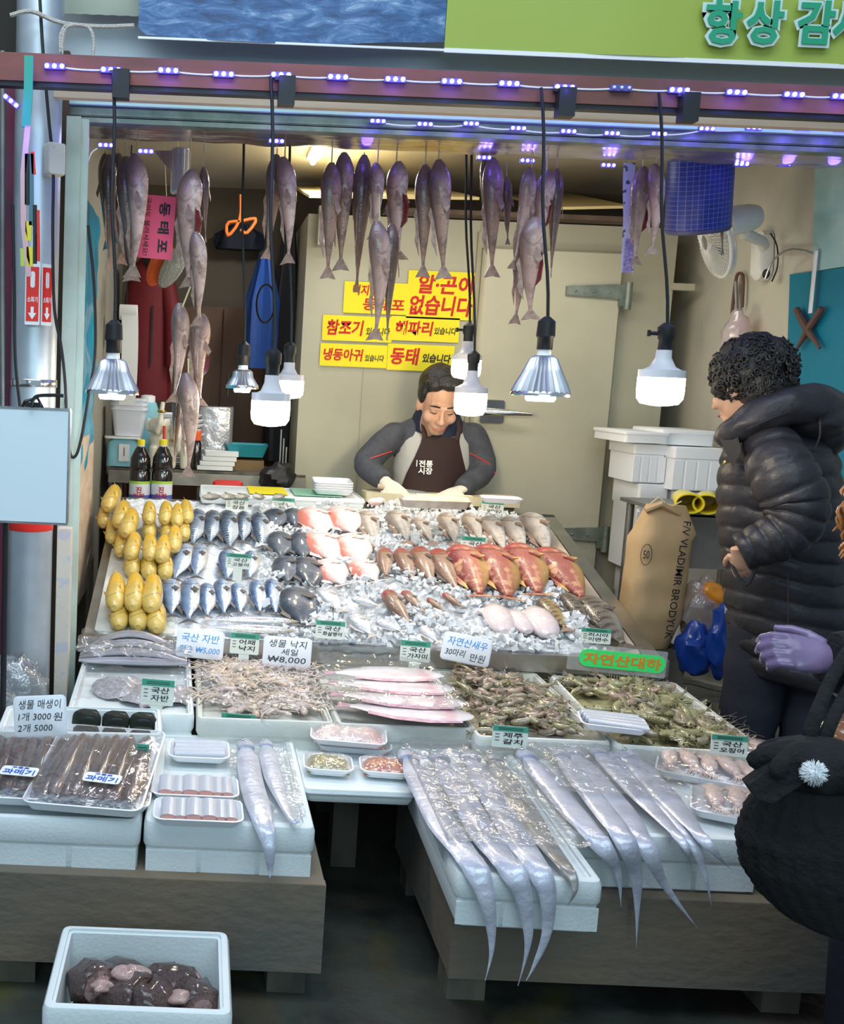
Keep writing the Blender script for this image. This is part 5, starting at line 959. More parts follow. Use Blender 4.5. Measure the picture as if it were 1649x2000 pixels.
# white light board on a stand
a, b = Y(-6, 912, 2.6), Y(132, 912, 2.6); zt_, zb_ = Y(66, 800, 2.6).z, Y(66, 1018, 2.6).z
t = thing('light_board', 'white glossy upright board on a black pole before the pipe', 'board', (a.x, 2.6, 0))
ob('panel', M().box(((b.x-a.x)/2, 0, (zt_+zb_)/2), (b.x-a.x, .018, zt_-zb_)), k('board_white', (.84, .95, 1), .12, coat=1), t)
ob('rim', M().box(((b.x-a.x)/2, .002, zt_+.003), (b.x-a.x+.008, .024, .006)).box(((b.x-a.x)/2, .002, zb_-.003), (b.x-a.x+.008, .024, .006)).box((b.x-a.x+.003, .002, (zt_+zb_)/2), (.005, .024, zt_-zb_)), K['steel'], t)
ob('pole', M().tube([(.022, .018, 0), (.022, .018, zb_)], .008, 10).tube([(.022, .022, 0), (.022, .022, zt_)], .006, 8).lathe([(.07, 0), (.07, .01), (.02, .014)], 20, (.022, .018, 0)), K['black'], t)
ob('clip', M().tube([(.06, 0, zt_), (.07, -.01, zt_+.02), (.10, 0, zt_+.03), (.115, 0, zt_+.002)], .004, 8).box((.09, 0, zt_+.012), (.04, .02, .012)), K['black'], t)
# fire extinguisher sign
q = Y(76, 575, 2.93); t = thing('extinguisher_sign', 'red and white folded 소화기 sign on the metal pipe', 'sign', (q.x, q.y, q.z))
for (cx, wd, rz) in ((-.0175, .042, .0), (.020, .036, .75)):
    T = MX.Translation((cx, 0 if rz == 0 else .010, 0))@MX.Rotation(rz, 4, 'Z')@MX.Rotation(math.pi/2, 4, 'X')
    pn = ob('panel', M().loft([rrect(wd, .17, .003, z, 2) for z in (0, .002)]), K['white_pl'], t, T=T)
    ob('red_field', M().box((0, 0, .0026), (wd*.84, .15, .001)), K['red'], pn)
    ob('pictogram', M().loft([rrect(wd*.3, .045, .006, z, 3, 0, .04) for z in (.0032, .004)]).box((0, -.045, .0036), (wd*.2, .02, .001)).loft([[(-wd*.28, -.052, z), (0, -.07, z), (wd*.28, -.052, z)] for z in (.0032, .004)]), K['white_pl'], pn)
    text('lettering', '소화기', wd*.7, .016, MX.Translation((0, -.015, .0034)), K['white_pl'], pn, .02)
# junction box, ribbons, ropes, cables
q = Y(107, 312, 2.93); t = thing('junction_box', 'small cream plastic junction box between pipe and post', 'junction box', q); ob('case', M().loft([rrect(.05, .085, .006, z, 3) for z in (-.02, .016)]+[rrect(.044, .08, .005, .02, 3)], T=MX.Rotation(math.pi/2, 4, 'X')@MX.Rotation(.5, 4, 'Y')), k('cream_pl', (.66, .63, .52), .5), t); ob('screw', M().sph((0, -.022, .03), .003, 6), K['steel'], t)
t = thing('ribbon_bundle', 'bundle of coloured tapes and tools hanging from the beam before the pipe', 'ribbon bundle', (0, 0, 0))
def strip_(name, pts, wd, mt): 
    P_ = [Y(x, y, 2.69) for x, y in pts]; ob(name, M().loft([[p+V((s*wd/2, t_, 0)) for s, t_ in ((-1, 0), (1, 0), (1, .006), (-1, .006))] for p in P_]), mt, t)
strip_('green_tape', [(56, 108), (55, 180), (50, 248)], .022, mat('green_tape', (.04, .38, .28), .4)); strip_('pink_tape', [(54, 245), (45, 340), (46, 440), (56, 540)], .014, mat('pink_tape', (.70, .42, .45), .6)); strip_('teal_handle', [(61, 300), (61, 440)], .012, mat('teal_h', (.08, .18, .22), .5)); strip_('black_handle', [(53, 300), (53, 400)], .012, K['black']); strip_('red_tool', [(63, 296), (66, 340)], .010, K['red']); strip_('yellow_tag', [(56, 432), (55, 470)], .016, mat('yel', (.75, .65, .05), .5)); strip_('yellow_tag', [(58, 482), (58, 520)], .016, bpy.data.materials['yel']); strip_('lime_tag', [(43, 485), (44, 520)], .010, mat('limet', (.5, .6, .1), .5)); strip_('red_tool', [(73, 410), (74, 510)], .010, K['red']); strip_('black_handle', [(68, 400), (68, 515)], .010, K['black'])
k('rope', (.50, .47, .42), .9, bump=.6, bsc=200)
def PW(pts, d): return [Y(x, y, d) for x, y in pts]
wire('rope', spline(PW([(20, 30), (60, 22), (105, 40), (140, 48), (200, 52), (262, 50)], 2.9), 20), .006, K['rope'], 'pale rope tied round the pipe top and drawn to the panel', 'rope')
wire('rope', spline(PW([(130, 48), (118, 70), (120, 110), (128, 55), (170, 52), (183, 80), (180, 115)], 2.85), 24), .005, K['rope'], 'loose rope loop hanging beside the pipe top', 'rope')
for i, (pts, d, lab) in enumerate((([(78, 0), (84, 100), (95, 230), (104, 330), (103, 450), (106, 600), (120, 680), (128, 760), (130, 860)], 2.92, 'black cable running down the pipe beside the junction box'), ([(25, 400), (28, 560), (30, 700), (40, 800)], 2.9, 'black cable in front of the dark red panel'), ([(128, 780), (136, 880), (148, 890), (160, 850), (175, 760), (186, 690), (184, 560), (172, 440)], 3.12, 'black cable drooping past the post onto the teal tarp'), ([(60, 795), (70, 775), (100, 772), (125, 773)], 2.58, 'short black wire above the white light board'))):
    wire('cable', spline(PW(pts, d), 30), .0045, K['rubber'], lab)
wire('led_wire', spline(PW([(155, 290), (150, 310), (165, 330), (178, 300), (190, 290)], 3.2), 16), .002, K['white_pl'], 'thin curly wire at the post top under the soffit')
a = Y(115, 1210, 3.0); tag(ob('carton', M().box((a.x+.005, 3.06, Y(115, 1210, 3).z-.02), (.04, .05, .58)), mat('carton', (.62, .56, .48), .8, c2=(.5, .5, .55), sc_=26, lo=.55, hi=.6)), 'tall narrow pale carton between the pipe and the post', 'carton')
m = M(); m.sph((0, 0, 0), (.09, .07, .10), 26); m.v = [tuple(V(q)*(1+.35*NZ.noise(V(q)*28))) for q in m.v]; q = Y(30, 1350, 2.85); tag(ob('plastic_bag', m, film2, loc=q), 'crumpled clear plastic bag at the pipe foot behind the seaweed box', 'plastic bag')
# tarp on the inner wall
k('tarp2', (.02, .38, .55), .3, c2=(.01, .28, .45), sc_=6, bump=.8, bsc=9, coat=.5)
tag(ob('blue_tarp', M().grid(lambda a, b: (-.428+.016*NZ.noise(V((a*5, b*9, 2)))-.003, 3.28+.85*a, 1.0+.95*b+.04*math.sin(a*9)*(1-b)), 30, 40), K['tarp2']), 'crinkled bright blue tarp covering the inner wall by the post', 'tarp')
tag(ob('wood_panel', M().box((-.435, 3.7, .80), (.015, .85, .62)), K['wood_pale']), 'pale wooden panel beside the sloping counter under the blue tarp', 'panel')
# ================================================================ storage corner behind
sh = thing('storage_shelf', 'grey wooden shelf holding scale and tubs in the storage corner', 'shelf', (0, 0, 0)); zs = Y(320, 912, 4.85).z
ob('shelf_board', M().box((.04, 4.98, zs-.02), (.92, .42, .03)), K['wood_leg'], sh); ob('front_rail', M().box((.04, 4.76, zs-.045), (.92, .025, .055)), mat('grey_wood', (.36, .35, .30), .8, c2=(.25, .24, .2), sc_=10), sh)
for x in (-.38, .02, .44): ob('post', M().box((x, 4.80, (zs-.04)/2), (.05, .05, zs-.04)), K['wood_leg'], sh)
ob('lower_board', M().box((.04, 4.98, zs-.30), (.9, .4, .02)), K['wood_leg'], sh)
def S(px, d=4.85): return Y(px, 900, d).x
t = thing('kitchen_scale', 'light blue spring scale with a square dial on the shelf', 'scale', (S(240), 4.85, zs)); ob('case', M().loft([rrect(.15, .13, .02, 0), rrect(.14, .12, .02, .11), rrect(.10, .09, .02, .13)]), k('blue_pl', (.25, .55, .62), .4), t); ob('dial', M().box((.01, -.064, .065), (.05, .008, .08)), K['white_pl'], t); ob('needle', M().box((.01, -.069, .07), (.003, .002, .04)), K['black'], t); ob('platform', M().loft([rrect(.17, .15, .02, .13), rrect(.17, .15, .02, .14)]), K['white_pl'], t)
for i in range(3):
    t = thing('plastic_tub', f'white plastic tub on the blue scale, {["lowest","middle","topmost"][i]} of the nest', 'tub', (S(250), 4.85, zs+.142+.022*i), group='nested white tubs'); ob('tub_wall', M().loft([rrect(.13, .11, .02, 0), rrect(.16, .14, .025, .12), rrect(.17, .15, .025, .122), rrect(.17, .15, .025, .132), rrect(.155, .135, .02, .132)]), k('tub', (.72, .76, .82), .4) if 'tub' not in K else K['tub'], t)
t = thing('thermos', 'turquoise thermos jug behind the tubs', 'thermos', (S(283), 4.95, zs)); ob('body', M().lathe([(.05, 0), (.055, .02), (.055, .26), (.04, .3)], 24), K['blue_pl'], t); ob('cap', M().lathe([(.035, .3), (.035, .33), (.02, .335)], 20), K['white_pl'], t)
k('ceramic', (.76, .72, .58), .25, coat=.6)
t = thing('elephant_figurine', 'cream ceramic elephant with raised trunk and gold trim', 'figurine', (S(312), 4.84, zs))
m = M(); m.sph((0, 0, .13), (.055, .05, .075), 18); m.sph((-.015, -.045, .20), (.038, .036, .042), 16); m.tube([(-.015, -.075, .2), (-.01, -.10, .17), (0, -.105, .21), (.005, -.09, .27), (.01, -.08, .31)], [.02, .018, .015, .013, .012], 10)
for x, y in ((-.03, -.03), (.03, -.03), (-.03, .03), (.03, .03)): m.tube([(x, y, .1), (x, y, 0)], [.024, .02], 10)
m.sph((-.055, -.03, .2), (.02, .01, .035), 10); m.sph((.03, -.03, .2), (.02, .01, .035), 10); remesh(m, 'body', K['ceramic'], .007, t, 2)
ob('gold_ring', M().lathe([(.021, .0), (.024, .006), (.021, .012)], 16, (.005, -.09, .26), cap=(0, 0)), k('gold', (.7, .5, .15), .25, .9), t); ob('red_tassel', M().tube([(.02, -.10, .2), (.02, -.105, .14)], .007, 8), K['red'], t)
t = thing('elephant_figurine', 'cream ceramic elephant with bead trim behind the soy sauce bottles', 'figurine', (S(348), 4.84, zs))
m = M(); m.sph((0, 0, .15), (.05, .06, .09), 18); m.sph((.0, -.05, .22), (.035, .035, .04), 16); m.tube([(0, -.085, .21), (0, -.10, .15), (.0, -.09, .08)], [.02, .016, .012], 10)
for x, y in ((-.03, -.03), (.03, -.03), (-.03, .03), (.03, .03)): m.tube([(x, y, .1), (x, y, 0)], [.024, .022], 10)
remesh(m, 'body', K['ceramic'], .007, t, 2); ob('bead_trim', M().tube([(.052*math.cos(a), .062*math.sin(a), .13) for a in [i*.5 for i in range(14)]], .005, 6), K['gold'], t)
k('soy', (.012, .008, .008), .08, coat=1); k('lab_w', (.78, .80, .86), .4); k('lab_b', (.10, .14, .55), .4); k('lab_g', (.42, .70, .06), .4); k('cap_y', (.85, .68, .02), .4)
for i, (px, lab) in enumerate(((272, 'large soy sauce bottle with yellow cap, nearer the post'), (315, 'large soy sauce bottle with yellow cap, nearer the foam slab'))):
    q = Y(px, 980, 4.47); z0 = Y(px, 985, 4.47).z; h_ = Y(px, 858, 4.47).z-z0; t = thing('soy_sauce_bottle', lab, 'bottle', (q.x, 4.47, z0), group='soy sauce bottles'); r = 41/2/FP*4.47
    ob('body', M().lathe([(r*.9, 0), (r, .01), (r, h_*.5), (r*.93, h_*.53), (r, h_*.56), (r*.95, h_*.72), (r*.6, h_*.84), (r*.33, h_*.9), (r*.33, h_*.94)], 28), K['soy'], t)
    ob('neck_collar', M().lathe([(r*.62, h_*.83), (r*.36, h_*.89), (r*.35, h_*.91)], 24), K['tub'], t); ob('cap', M().lathe([(r*.38, h_*.91), (r*.38, h_*.99), (r*.3, h_)], 24), K['cap_y'], t)
    lb = ob('label', M().lathe([(r*1.02, h_*.04), (r*1.02, h_*.34)], 28, cap=(0, 0)), K['lab_w'], t); ob('blue_panel', M().lathe([(r*1.025, h_*.04), (r*1.025, h_*.16)], 28, cap=(0, 0)), K['lab_b'], lb); ob('green_stripe', M().lathe([(r*1.025, h_*.33), (r*1.025, h_*.37)], 28, cap=(0, 0)), K['lab_g'], lb)
    text('lettering', '진\n간장', r*1.15, h_*.2, MX.Translation((0, -r*1.06, h_*.19))@MX.Rotation(math.pi/2, 4, 'X'), K['ink_red'], lb, .02)
t = thing('bottle_stand', 'low board stand carrying the soy sauce bottles behind the counter', 'stand', (.0, 4.5, 0)); z0 = Y(290, 985, 4.47).z; ob('board', M().box((-.12, .0, z0-.012), (.42, .16, .02)), K['wood_leg'], t)
for x in (-.28, .05): ob('leg', M().box((x, 0, (z0-.02)/2), (.04, .04, z0-.02)), K['wood_leg'], t)
t = thing('sauce_bottle', 'black slender bottle with an orange cap on the shelf', 'bottle', (S(383), 4.82, zs)); ob('body', M().lathe([(.022, 0), (.024, .01), (.024, .12), (.012, .15)], 18), K['soy'], t); ob('cap', M().lathe([(.02, .135), (.02, .175), (.015, .18)], 18), k('cap_o', (.85, .12, .02), .4), t)
for i in range(11): 
    t = ob('foam_tray', M().loft([rrect(.20, .15, .02, 0), rrect(.24, .18, .022, .018), rrect(.235, .175, .02, .02), rrect(.19, .14, .018, .004)]), K['tray'], T=MX.Translation((S(345)+.008*math.sin(i*2.4), 5.02, zs+.023*i)) if i > -1 else None); tag(t, f'empty white foam tray in the zigzag stack on the shelf, {ORD[i]} from the bottom', 'tray', 'stacked empty trays on the shelf')
t = thing('red_jacket', 'dark red hooded jacket hanging in the storage corner', 'jacket', (0, 0, 0)); a = Y(292, 500, 5.3)
ob('jacket_body', M().loft([[(a.x+w__*math.cos(q_)*(1+.06*math.sin(7*q_)), 5.3+.07*math.sin(q_), z) for q_ in [math.pi*j/12 for j in range(24)]] for z, w__ in ((a.z, .03), (a.z-.06, .09), (a.z-.2, .115), (a.z-.45, .12), (a.z-.72, .13))]), k('red_cloth', (.13, .006, .010), .7, bump=.6, bsc=6), t)
ob('sleeve', M().tube([(a.x+.09, 5.28, a.z-.1), (a.x+.13, 5.26, a.z-.3), (a.x+.14, 5.25, a.z-.55)], [.04, .045, .04], 12), K['red_cloth'], t); ob('hood', M().sph((a.x+.05, 5.25, a.z-.03), (.08, .06, .06), 14), K['black'], t); ob('zip', M().box((a.x+.03, 5.222, a.z-.4), (.008, .004, .3)), K['black'], t)
q = Y(247, 610, 4.75); t = thing('paper_roll', 'hanging white tissue roll with a long trailing strip', 'tissue roll', (q.x, 4.75, q.z)); ob('roll', M().tube([(-.03, 0, 0), (.05, 0, 0)], .035, 20), K['paper_w'], t); ob('tail_sheet', M().grid(lambda a, b: (-.02+.075*a+.03*b*(1-b), -.03-.02*math.sin(b*3), -b*.42), 4, 16), K['paper_w'], t); ob('hook', M().tube([(0, 0, .03), (0, 0, 2.36-q.z)], .003, 6), K['rubber'], t)
for i, (px, py, rz, c, lab) in enumerate(((338, 520, .5, (.30, .30, .26), 'grey rubber clog hanging sole out behind the pink sign'), (312, 515, .4, (.75, .12, .02), 'orange rubber clog hanging behind the pink sign'))):
    q = Y(px, py, 4.6+.05*i); mt = mat('clog%d' % i, c, .6, bump=.8, bsc=90); t = thing('rubber_clog', lab, 'shoe', T=MX.Translation(q)@MX.Rotation(rz, 4, 'Y'), group='hanging clogs'); ob('sole', M().loft([[(r*math.cos(a)*.045, y, r*math.sin(a)*.105) for a in [math.pi*j/9 for j in range(18)]] for y, r in ((0, .9), (.004, 1), (.02, 1), (.025, .9))]), mt, t); ob('upper', M().sph((0, .03, .04), (.04, .035, .055), 12), mt, t); ob('string', M().tube([(0, .01, .09), t.matrix_basis.inverted()@V((q.x, q.y, 2.365))], .002, 5), K['twine'], t)
t = thing('brown_cabinet', 'tall dark brown wardrobe cabinet in the storage corner', 'cabinet', (0, 0, 0)); ob('carcass', M().box((.12, 5.62, .86), (1.05, .16, 1.72)), K['brown_door'], t)
for x in (-.14, .33): 
    d_ = ob('door', M().box((x, 5.53, .86), (.46, .02, 1.70)), K['brown_door'], t); ob('handle', M().tube([(x-.19, 5.51, 1.25), (x-.19, 5.51, 1.37)], .007, 8), k('brass_h', (.3, .25, .18), .4, .5) if 'brass_h' not in K else K['brass_h'], d_)
def cloth(name, px, py0, py1, wpx, d, mt, lab, cat='cloth'):
    a, b = Y(px, py0, d), Y(px, py1, d); w_ = wpx/FP*d/2
    return tag(ob(name, M().loft([[(a.x+w_*(.35+.65*min(1, t_*2.5))*math.cos(q_)*(1+.10*math.sin(6*q_+t_*4)), d+.05*math.sin(q_)*(1+.3*math.sin(5*q_)), a.z+(b.z-a.z)*t_) for q_ in [math.pi*j/14 for j in range(28)]] for t_ in (0, .03, .15, .4, .7, 1)]), mt), lab, cat)
cloth('hanging_cloth', 517, 500, 720, 62, 5.1, k('deep_blue', (.01, .05, .22), .6, bump=.5, bsc=7), 'deep blue cloth hanging behind the front bulbs', 'cloth'); cloth('hanging_cloth', 566, 440, 900, 60, 5.2, mat('black_cloth', (.012, .012, .015), .7, bump=.5, bsc=8), 'black clothing hanging against the cold room side', 'cloth')
cloth('hanging_cloth', 470, 440, 488, 90, 5.6, mat('navy_cloth', (.01, .015, .03), .7), 'dark clothes heaped on top of the brown cabinet', 'cloth')
wire('coat_hanger', spline(PW([(470, 380), (468, 428), (446, 460), (444, 436), (470, 432), (500, 428), (482, 455), (470, 448)], 5.0), 20), .008, mat('orange_pl', (.65, .15, .02), .5), 'orange plastic hanger above the dark clothes', 'hanger')
q = Y(424, 775, 4.9); m = M(); m.loft([rrect(.17, .16, .03, z*.29) for z in (-.5, -.45, .45, .5)]); m.v = [tuple(V(v_)*(1+.04*NZ.noise(V(v_)*12))) for v_ in m.v]; tag(ob('silver_bag', m, mat('silver_bag', (.5, .5, .5), .25, .6, bump=.8, bsc=14), loc=(q.x, 5.05, zs+.145)), 'wrinkled silver insulated bag beside the tray stack', 'bag')
t = thing('plastic_basket', 'teal plastic basket on a dark box in the storage corner', 'basket', (S(482), 4.95, zs+.03)); ob('basket_wall', M().loft([rrect(.16, .12, .01, .03), rrect(.20, .15, .012, .085), rrect(.205, .155, .012, .09), rrect(.19, .14, .01, .085), rrect(.15, .11, .01, .035)]), k('teal_pl', (.02, .28, .34), .5), t)
tag(ob('brown_box', M().box((S(486), 4.95, zs+.0), (.15, .13, .09)), mat('brownbox', (.22, .14, .06), .7)), 'brown box under the teal basket', 'box')
t = thing('red_case', 'bright red plastic case at the shelf end by the foam slab', 'case', (S(446), 4.80, zs-.14)); ob('body', M().loft([rrect(.15, .12, .02, 0), rrect(.15, .12, .02, .09), rrect(.11, .09, .02, .11)]), K['red'], t); ob('rim', M().loft([rrect(.158, .128, .02, .03, 4), rrect(.158, .128, .02, .036, 4)]), k('dred', (.3, .01, .01), .5), t)
tag(ob('serving_tray', M().loft([rrect(.22, .16, .03, 0), rrect(.25, .19, .03, .02), rrect(.24, .18, .03, .02), rrect(.21, .15, .03, .005)], T=MX.Translation((S(482), 4.98, zs-.09))@MX.Rotation(1.3, 4, 'X')), mat('dred2', (.10, .015, .012), .3, coat=.5)), 'dark red lacquer tray propped behind the red case', 'tray')
m = M(); m.sph((0, 0, 0), (.08, .06, .07), 22); m.v = [tuple(V(q_)*(1+.45*NZ.noise(V(q_)*24))) for q_ in m.v]; q = Y(545, 935, 4.7); tag(ob('black_bag', m, K['black'], loc=(q.x, 4.72, q.z)), 'crumpled black plastic bag beside the cold room corner', 'bag')
for i in range(4): tag(ob('white_carton', M().loft([rrect(.17-.004*i, .13, .008, z, 2) for z in (0, .02)], T=MX.Translation((S(420)+.01*i, 4.85, zs+.022*i))), K['paper_w']), f'flat white carton on the shelf beside the sauce bottle, {ORD[i]} from the bottom', 'carton', 'flat white cartons on the shelf')
t = thing('metal_skewers', 'bunch of thin upright metal rods by the cold room corner', 'rods', (Y(547, 900, 4.76).x, 4.76, 0)); 
for i in range(3): ob('rod', M().tube([(.012*i, 0, .6), (.014*i, .01, 1.12-.04*i)], .004, 6), K['steel_dull'], t)
ob('can', M().lathe([(.03, 0), (.03, .62)], 16, (.012, 0, 0)), K['dark'], t)
t = thing('tray_pack', 'pack of empty white foam trays on the green mat', 'trays', T=MX.Translation(top(bS, .80, .5, .006))@MX.Rotation(-.06, 4, 'Z'))
t.location = top(bS, .82, .45, .008)
for i in range(4): ob('nested_tray', M().loft([rrect(.14, .20, .02, .010*i), rrect(.17, .235, .024, .022+.010*i), rrect(.165, .23, .022, .024+.010*i), rrect(.135, .195, .018, .006+.010*i)]), K['tray'], t)
# ================================================================ chopping block in front of the vendor
t = thing('chopping_counter', 'pale cream chopping counter with timber legs under the knife work', 'counter', (0, 0, 0)); xa, xb = Y(712, 985, 4.4).x, Y(1015, 985, 4.4).x
ob('block', M().loft([rrect(xb-xa, .15, .01, z, 3, (xa+xb)/2, 4.445) for z in (.845, .885)]), k('block', (.66, .60, .42), .55, c2=(.55, .48, .32), sc_=8), t)
for x in (xa+.05, xb-.05): ob('leg', M().box((x, 4.445, .42), (.05, .12, .845)), K['wood_leg'], t)
m = M().loft([[(x, y*(1-.12*abs(x/.12)**2), z) for x, y in ((-.12, -.03), (.11, -.045), (.125, .03), (-.11, .045))] for z in (0, .012)]); q = Z(850, 985, .90)
t = thing('sharpening_stone', 'worn pale stone block lying before the vendor', 'stone', T=MX.Translation((q.x, q.y+.01, .887))@MX.Rotation(.06, 4, 'Z')); ob('stone', M().loft([rrect(.24, .08, .02, 0), rrect(.27, .10, .02, .03), rrect(.25, .085, .02, .042)]), k('stone', (.60, .56, .50), .8, c2=(.42, .38, .32), sc_=20), t); ob('scrap', M().box((.05, .05, .03), (.22, .03, .03)), K['flesh'] if 0 else K['block'], t)
t = thing('foam_tray', 'small foam tray of fish scraps beside the vendor hand', 'tray', T=MX.Translation(Z(978, 981, .90))@MX.Rotation(-.1, 4, 'Z')); ob('dish', tray_mesh(.16, .11, .02), K['tray'], t)
q = M(); q.sph((0, 0, 0), (.03, .02, .015), 10).sph((.02, .01, .005), (.02, .015, .012), 10); tag(ob('fish_scrap', q, K['fillet_pink'], loc=Z(733, 980, .898)), 'small pink piece of fish at the block corner', 'fish piece')
# ================================================================ right side
WX = 2.276
def W(px, py, off=0): return PL(px, py, (WX-off, 0, 0), (1, 0, 0))
def wpoly(name, pts, mt, lab, cat, off=.004, th=.006):
    P_ = [W(x, y, off) for x, y in pts]; return tag(ob(name, M().loft([P_, [p+V((th, 0, 0))*-1 for p in P_]]), mt), lab, cat)
wpoly('blue_sheet', [(1546, 536), (1790, 505), (1790, 940), (1533, 930)], k('blue_sheet', (.0, .20, .30), .5, bump=.2, bsc=10), 'flat deep teal blue sheet fixed to the plaster wall behind the woman', 'sheet')
wpoly('foil_sheet', [(1595, 330), (1790, 310), (1790, 500), (1590, 530)], K['tarp_teal'], 'shimmering pale teal film hung high on the plaster wall', 'sheet', .012)
t = thing('tongs', 'crossed rusty shears hanging on the teal blue sheet', 'shears', (0, 0, 0)); k('rust', (.16, .09, .07), .7, .4)
for a, b, c in (((1556, 604), (1578, 645), (1602, 680)), ((1606, 602), (1578, 645), (1556, 682))): ob('blade', M().tube([W(*a, .03), W(*b, .03), W(*c, .03)], [.012, .014, .005], 8), K['rust'], t)
t = thing('wall_hook', 'white strip holder with a curved wire on the plaster wall', 'hook', (0, 0, 0)); ob('strip', M().tube([W(1595, 490, .03), W(1583, 612, .03)], .012, 8, flat=.4), K['white_pl'], t); ob('wire', M().tube(spline([W(1590, 495, .03), W(1575, 490, .06), W(1540, 488, .08), (W(1510, 510, .08)), (W(1495, 545, .08))], 14), .004, 6), K['steel'], t)
t = thing('hanging_peeler', 'slim metal tool hanging from a nail on the plaster wall', 'tool', (0, 0, 0)); ob('loop', M().tube(spline([W(1430, 612, .02), W(1438, 545, .02), W(1446, 534, .02), W(1452, 545, .02), W(1450, 600, .02)], 14), .007, 8), K['rust'], t); ob('blade', M().tube([W(1438, 550, .02), W(1440, 610, .02)], .008, 6), K['steel_dull'], t)
m = M(); m.sph((0, 0, 0), (.05, .06, .10), 20); m.v = [tuple(V(q_)*(1+.3*NZ.noise(V(q_)*25))) for q_ in m.v]; tag(ob('plastic_bag', m, filmmat('pink_film', .1, 12, (.95, .7, .7), .2, .35), loc=W(1438, 655, .08)), 'pinkish clear plastic bag hanging above the woman hair', 'plastic bag')
tag(ob('wall_bracket', M().box((2.17, 4.78, W(1325, 572).z+.0), (.1, .04, .03)), K['cream2']), 'short cream timber stub between cold room and plaster wall', 'bracket')
# fan
t = thing('wall_fan', 'white wall mounted fan turned aside under the plaid bucket', 'fan', (0, 0, 0)); q = Y(1448, 428, 4.0)
fx = frame((q.x, q.y, q.z), (-.93, -.30, -.22), z=(0, 0, 1))
ob('motor_housing', M().loft([[(x, r*math.cos(a), r*math.sin(a)) for a in [math.pi*j/12 for j in range(24)]] for x, r in ((-.07, .03), (-.065, .045), (-.03, .052), (.06, .056), (.075, .045))], T=fx), k('fan_white', (.74, .74, .70), .35), t)
gc = V(Y(1392, 470, 3.95)); gx = frame(gc, (-.95, .12, -.30), z=(0, 0, 1)); m = M(); RG = .14
for j in range(56):
    a = 2*math.pi*j/56; m.tube([(.03*math.sin(math.pi*.5*(1-s)), RG*s*math.cos(a), RG*s*math.sin(a)) for s in (.2, .5, .8, 1)], .0013, 4)
    m.tube([(-.05*(1-s)-.03, RG*s*math.cos(a), RG*s*math.sin(a)) for s in (.3, .7, 1)], .0013, 4)
cage = ob('cage', M().add([tuple(gx@V(v_)) for v_ in m.v], m.f), K['fan_white'], t); ob('cage_ring', M().tube([gx@V((-.01, RG*math.cos(a), RG*math.sin(a))) for a in [2*math.pi*j/40 for j in range(41)]], .007, 8), K['fan_white'], t)
for j in range(4):
    a = j*math.pi/2+.4; ob('blade', M().loft([[gx@V((-.01+dz+.012*s_, r*math.cos(a+s_*.32), r*math.sin(a+s_*.32))) for s_ in (-1, 0, 1)] for r, dz in ((.03, 0), (.08, 0), (.13, 0))], (0, 0), closed=False), k('fan_blade', (.45, .5, .55), .3, trans=.3) if 'fan_blade' not in K else K['fan_blade'], t)
q2 = W(1500, 495, .05); ob('arm', M().tube([V(q)+V((.03, .02, -.05)), V(q)+V((.12, .06, -.07)), q2+V((-.02, 0, .03))], [.022, .020, .022], 12), K['fan_white'], t)
ob('wall_base', M().loft([rrect(.20, .085, .04, z, 6) for z in (0, .04)]+[rrect(.17, .07, .03, .05, 6)], T=frame(W(1500, 500, .0), (0, .12, 1), z=(-1, 0, 0))), K['fan_white'], t); ob('speed_knob', M().sph((W(1497, 535, .055)), (.012, .02, .02), 10), K['black'], t)
ob('cord', M().tube(spline([W(1505, 455, .05), W(1518, 480, .02), W(1519, 520, .02), W(1508, 550, .03)], 12), .003, 6), K['rubber'], t)
# foam boxes by the cold room
def fbox(px0, px1, py0, py1, d, lab, rz=0, lid=False, dep=.3, cat='foam box'):
    a, b = Y(px0, py1, d), Y(px1, py0, d); z0, h_ = a.z, Y(px0, py0, d).z-a.z; wd = b.x-a.x; t = thing('foam_box' if not lid else 'foam_cover', lab, cat, T=MX.Translation((a.x, d, z0))@MX.Rotation(rz, 4, 'Z'), group='foam boxes stacked by the cold room')
    cx, cy = wd/2, dep/2; m = M().loft([rrect(wd-.012, dep-.012, .012, 0, 3, cx, cy), rrect(wd-.012, dep-.012, .012, h_*.72, 3, cx, cy), rrect(wd, dep, .012, h_*.74, 3, cx, cy), rrect(wd, dep, .012, h_-.003, 3, cx, cy), rrect(wd-.008, dep-.008, .01, h_, 3, cx, cy)])
    if not lid:
        for i in range(4): m.loft([rrect(wd/4*.85, .006, .002, z, 1, wd*(i+.5)/4, .005) for z in (.004, h_*.68)])
    ob('shell', m, K['foam_clean'], t); return t
fbox(1232, 1308, 1118, 1330, 4.35, 'foam box standing on the floor behind the paper sack', dep=.28); fbox(1312, 1430, 1100, 1330, 4.3, 'lowest foam box near the steel sink stand', dep=.3)
t = fbox(1232, 1308, 944, 1116, 4.35, 'foam box bound with a black strap behind the paper sack', dep=.28); ob('strap', M().tube([(.04, -.004, .28), (.045, -.004, .12)], .004, 4).tube([(-.002, -.004, .29), (.05, -.004, .30)], .004, 4).tube([(.13, -.004, .29), (.115, -.004, .18)], .004, 4), K['black'], t)
fbox(1233, 1307, 866, 942, 4.35, 'foam box wrapped in clear tape above the strapped box', dep=.28); fbox(1312, 1412, 960, 1098, 4.3, 'foam box under the ribbed box by the woman', dep=.3); fbox(1310, 1415, 872, 957, 4.28, 'ribbed white foam box beside the taped box', dep=.3)
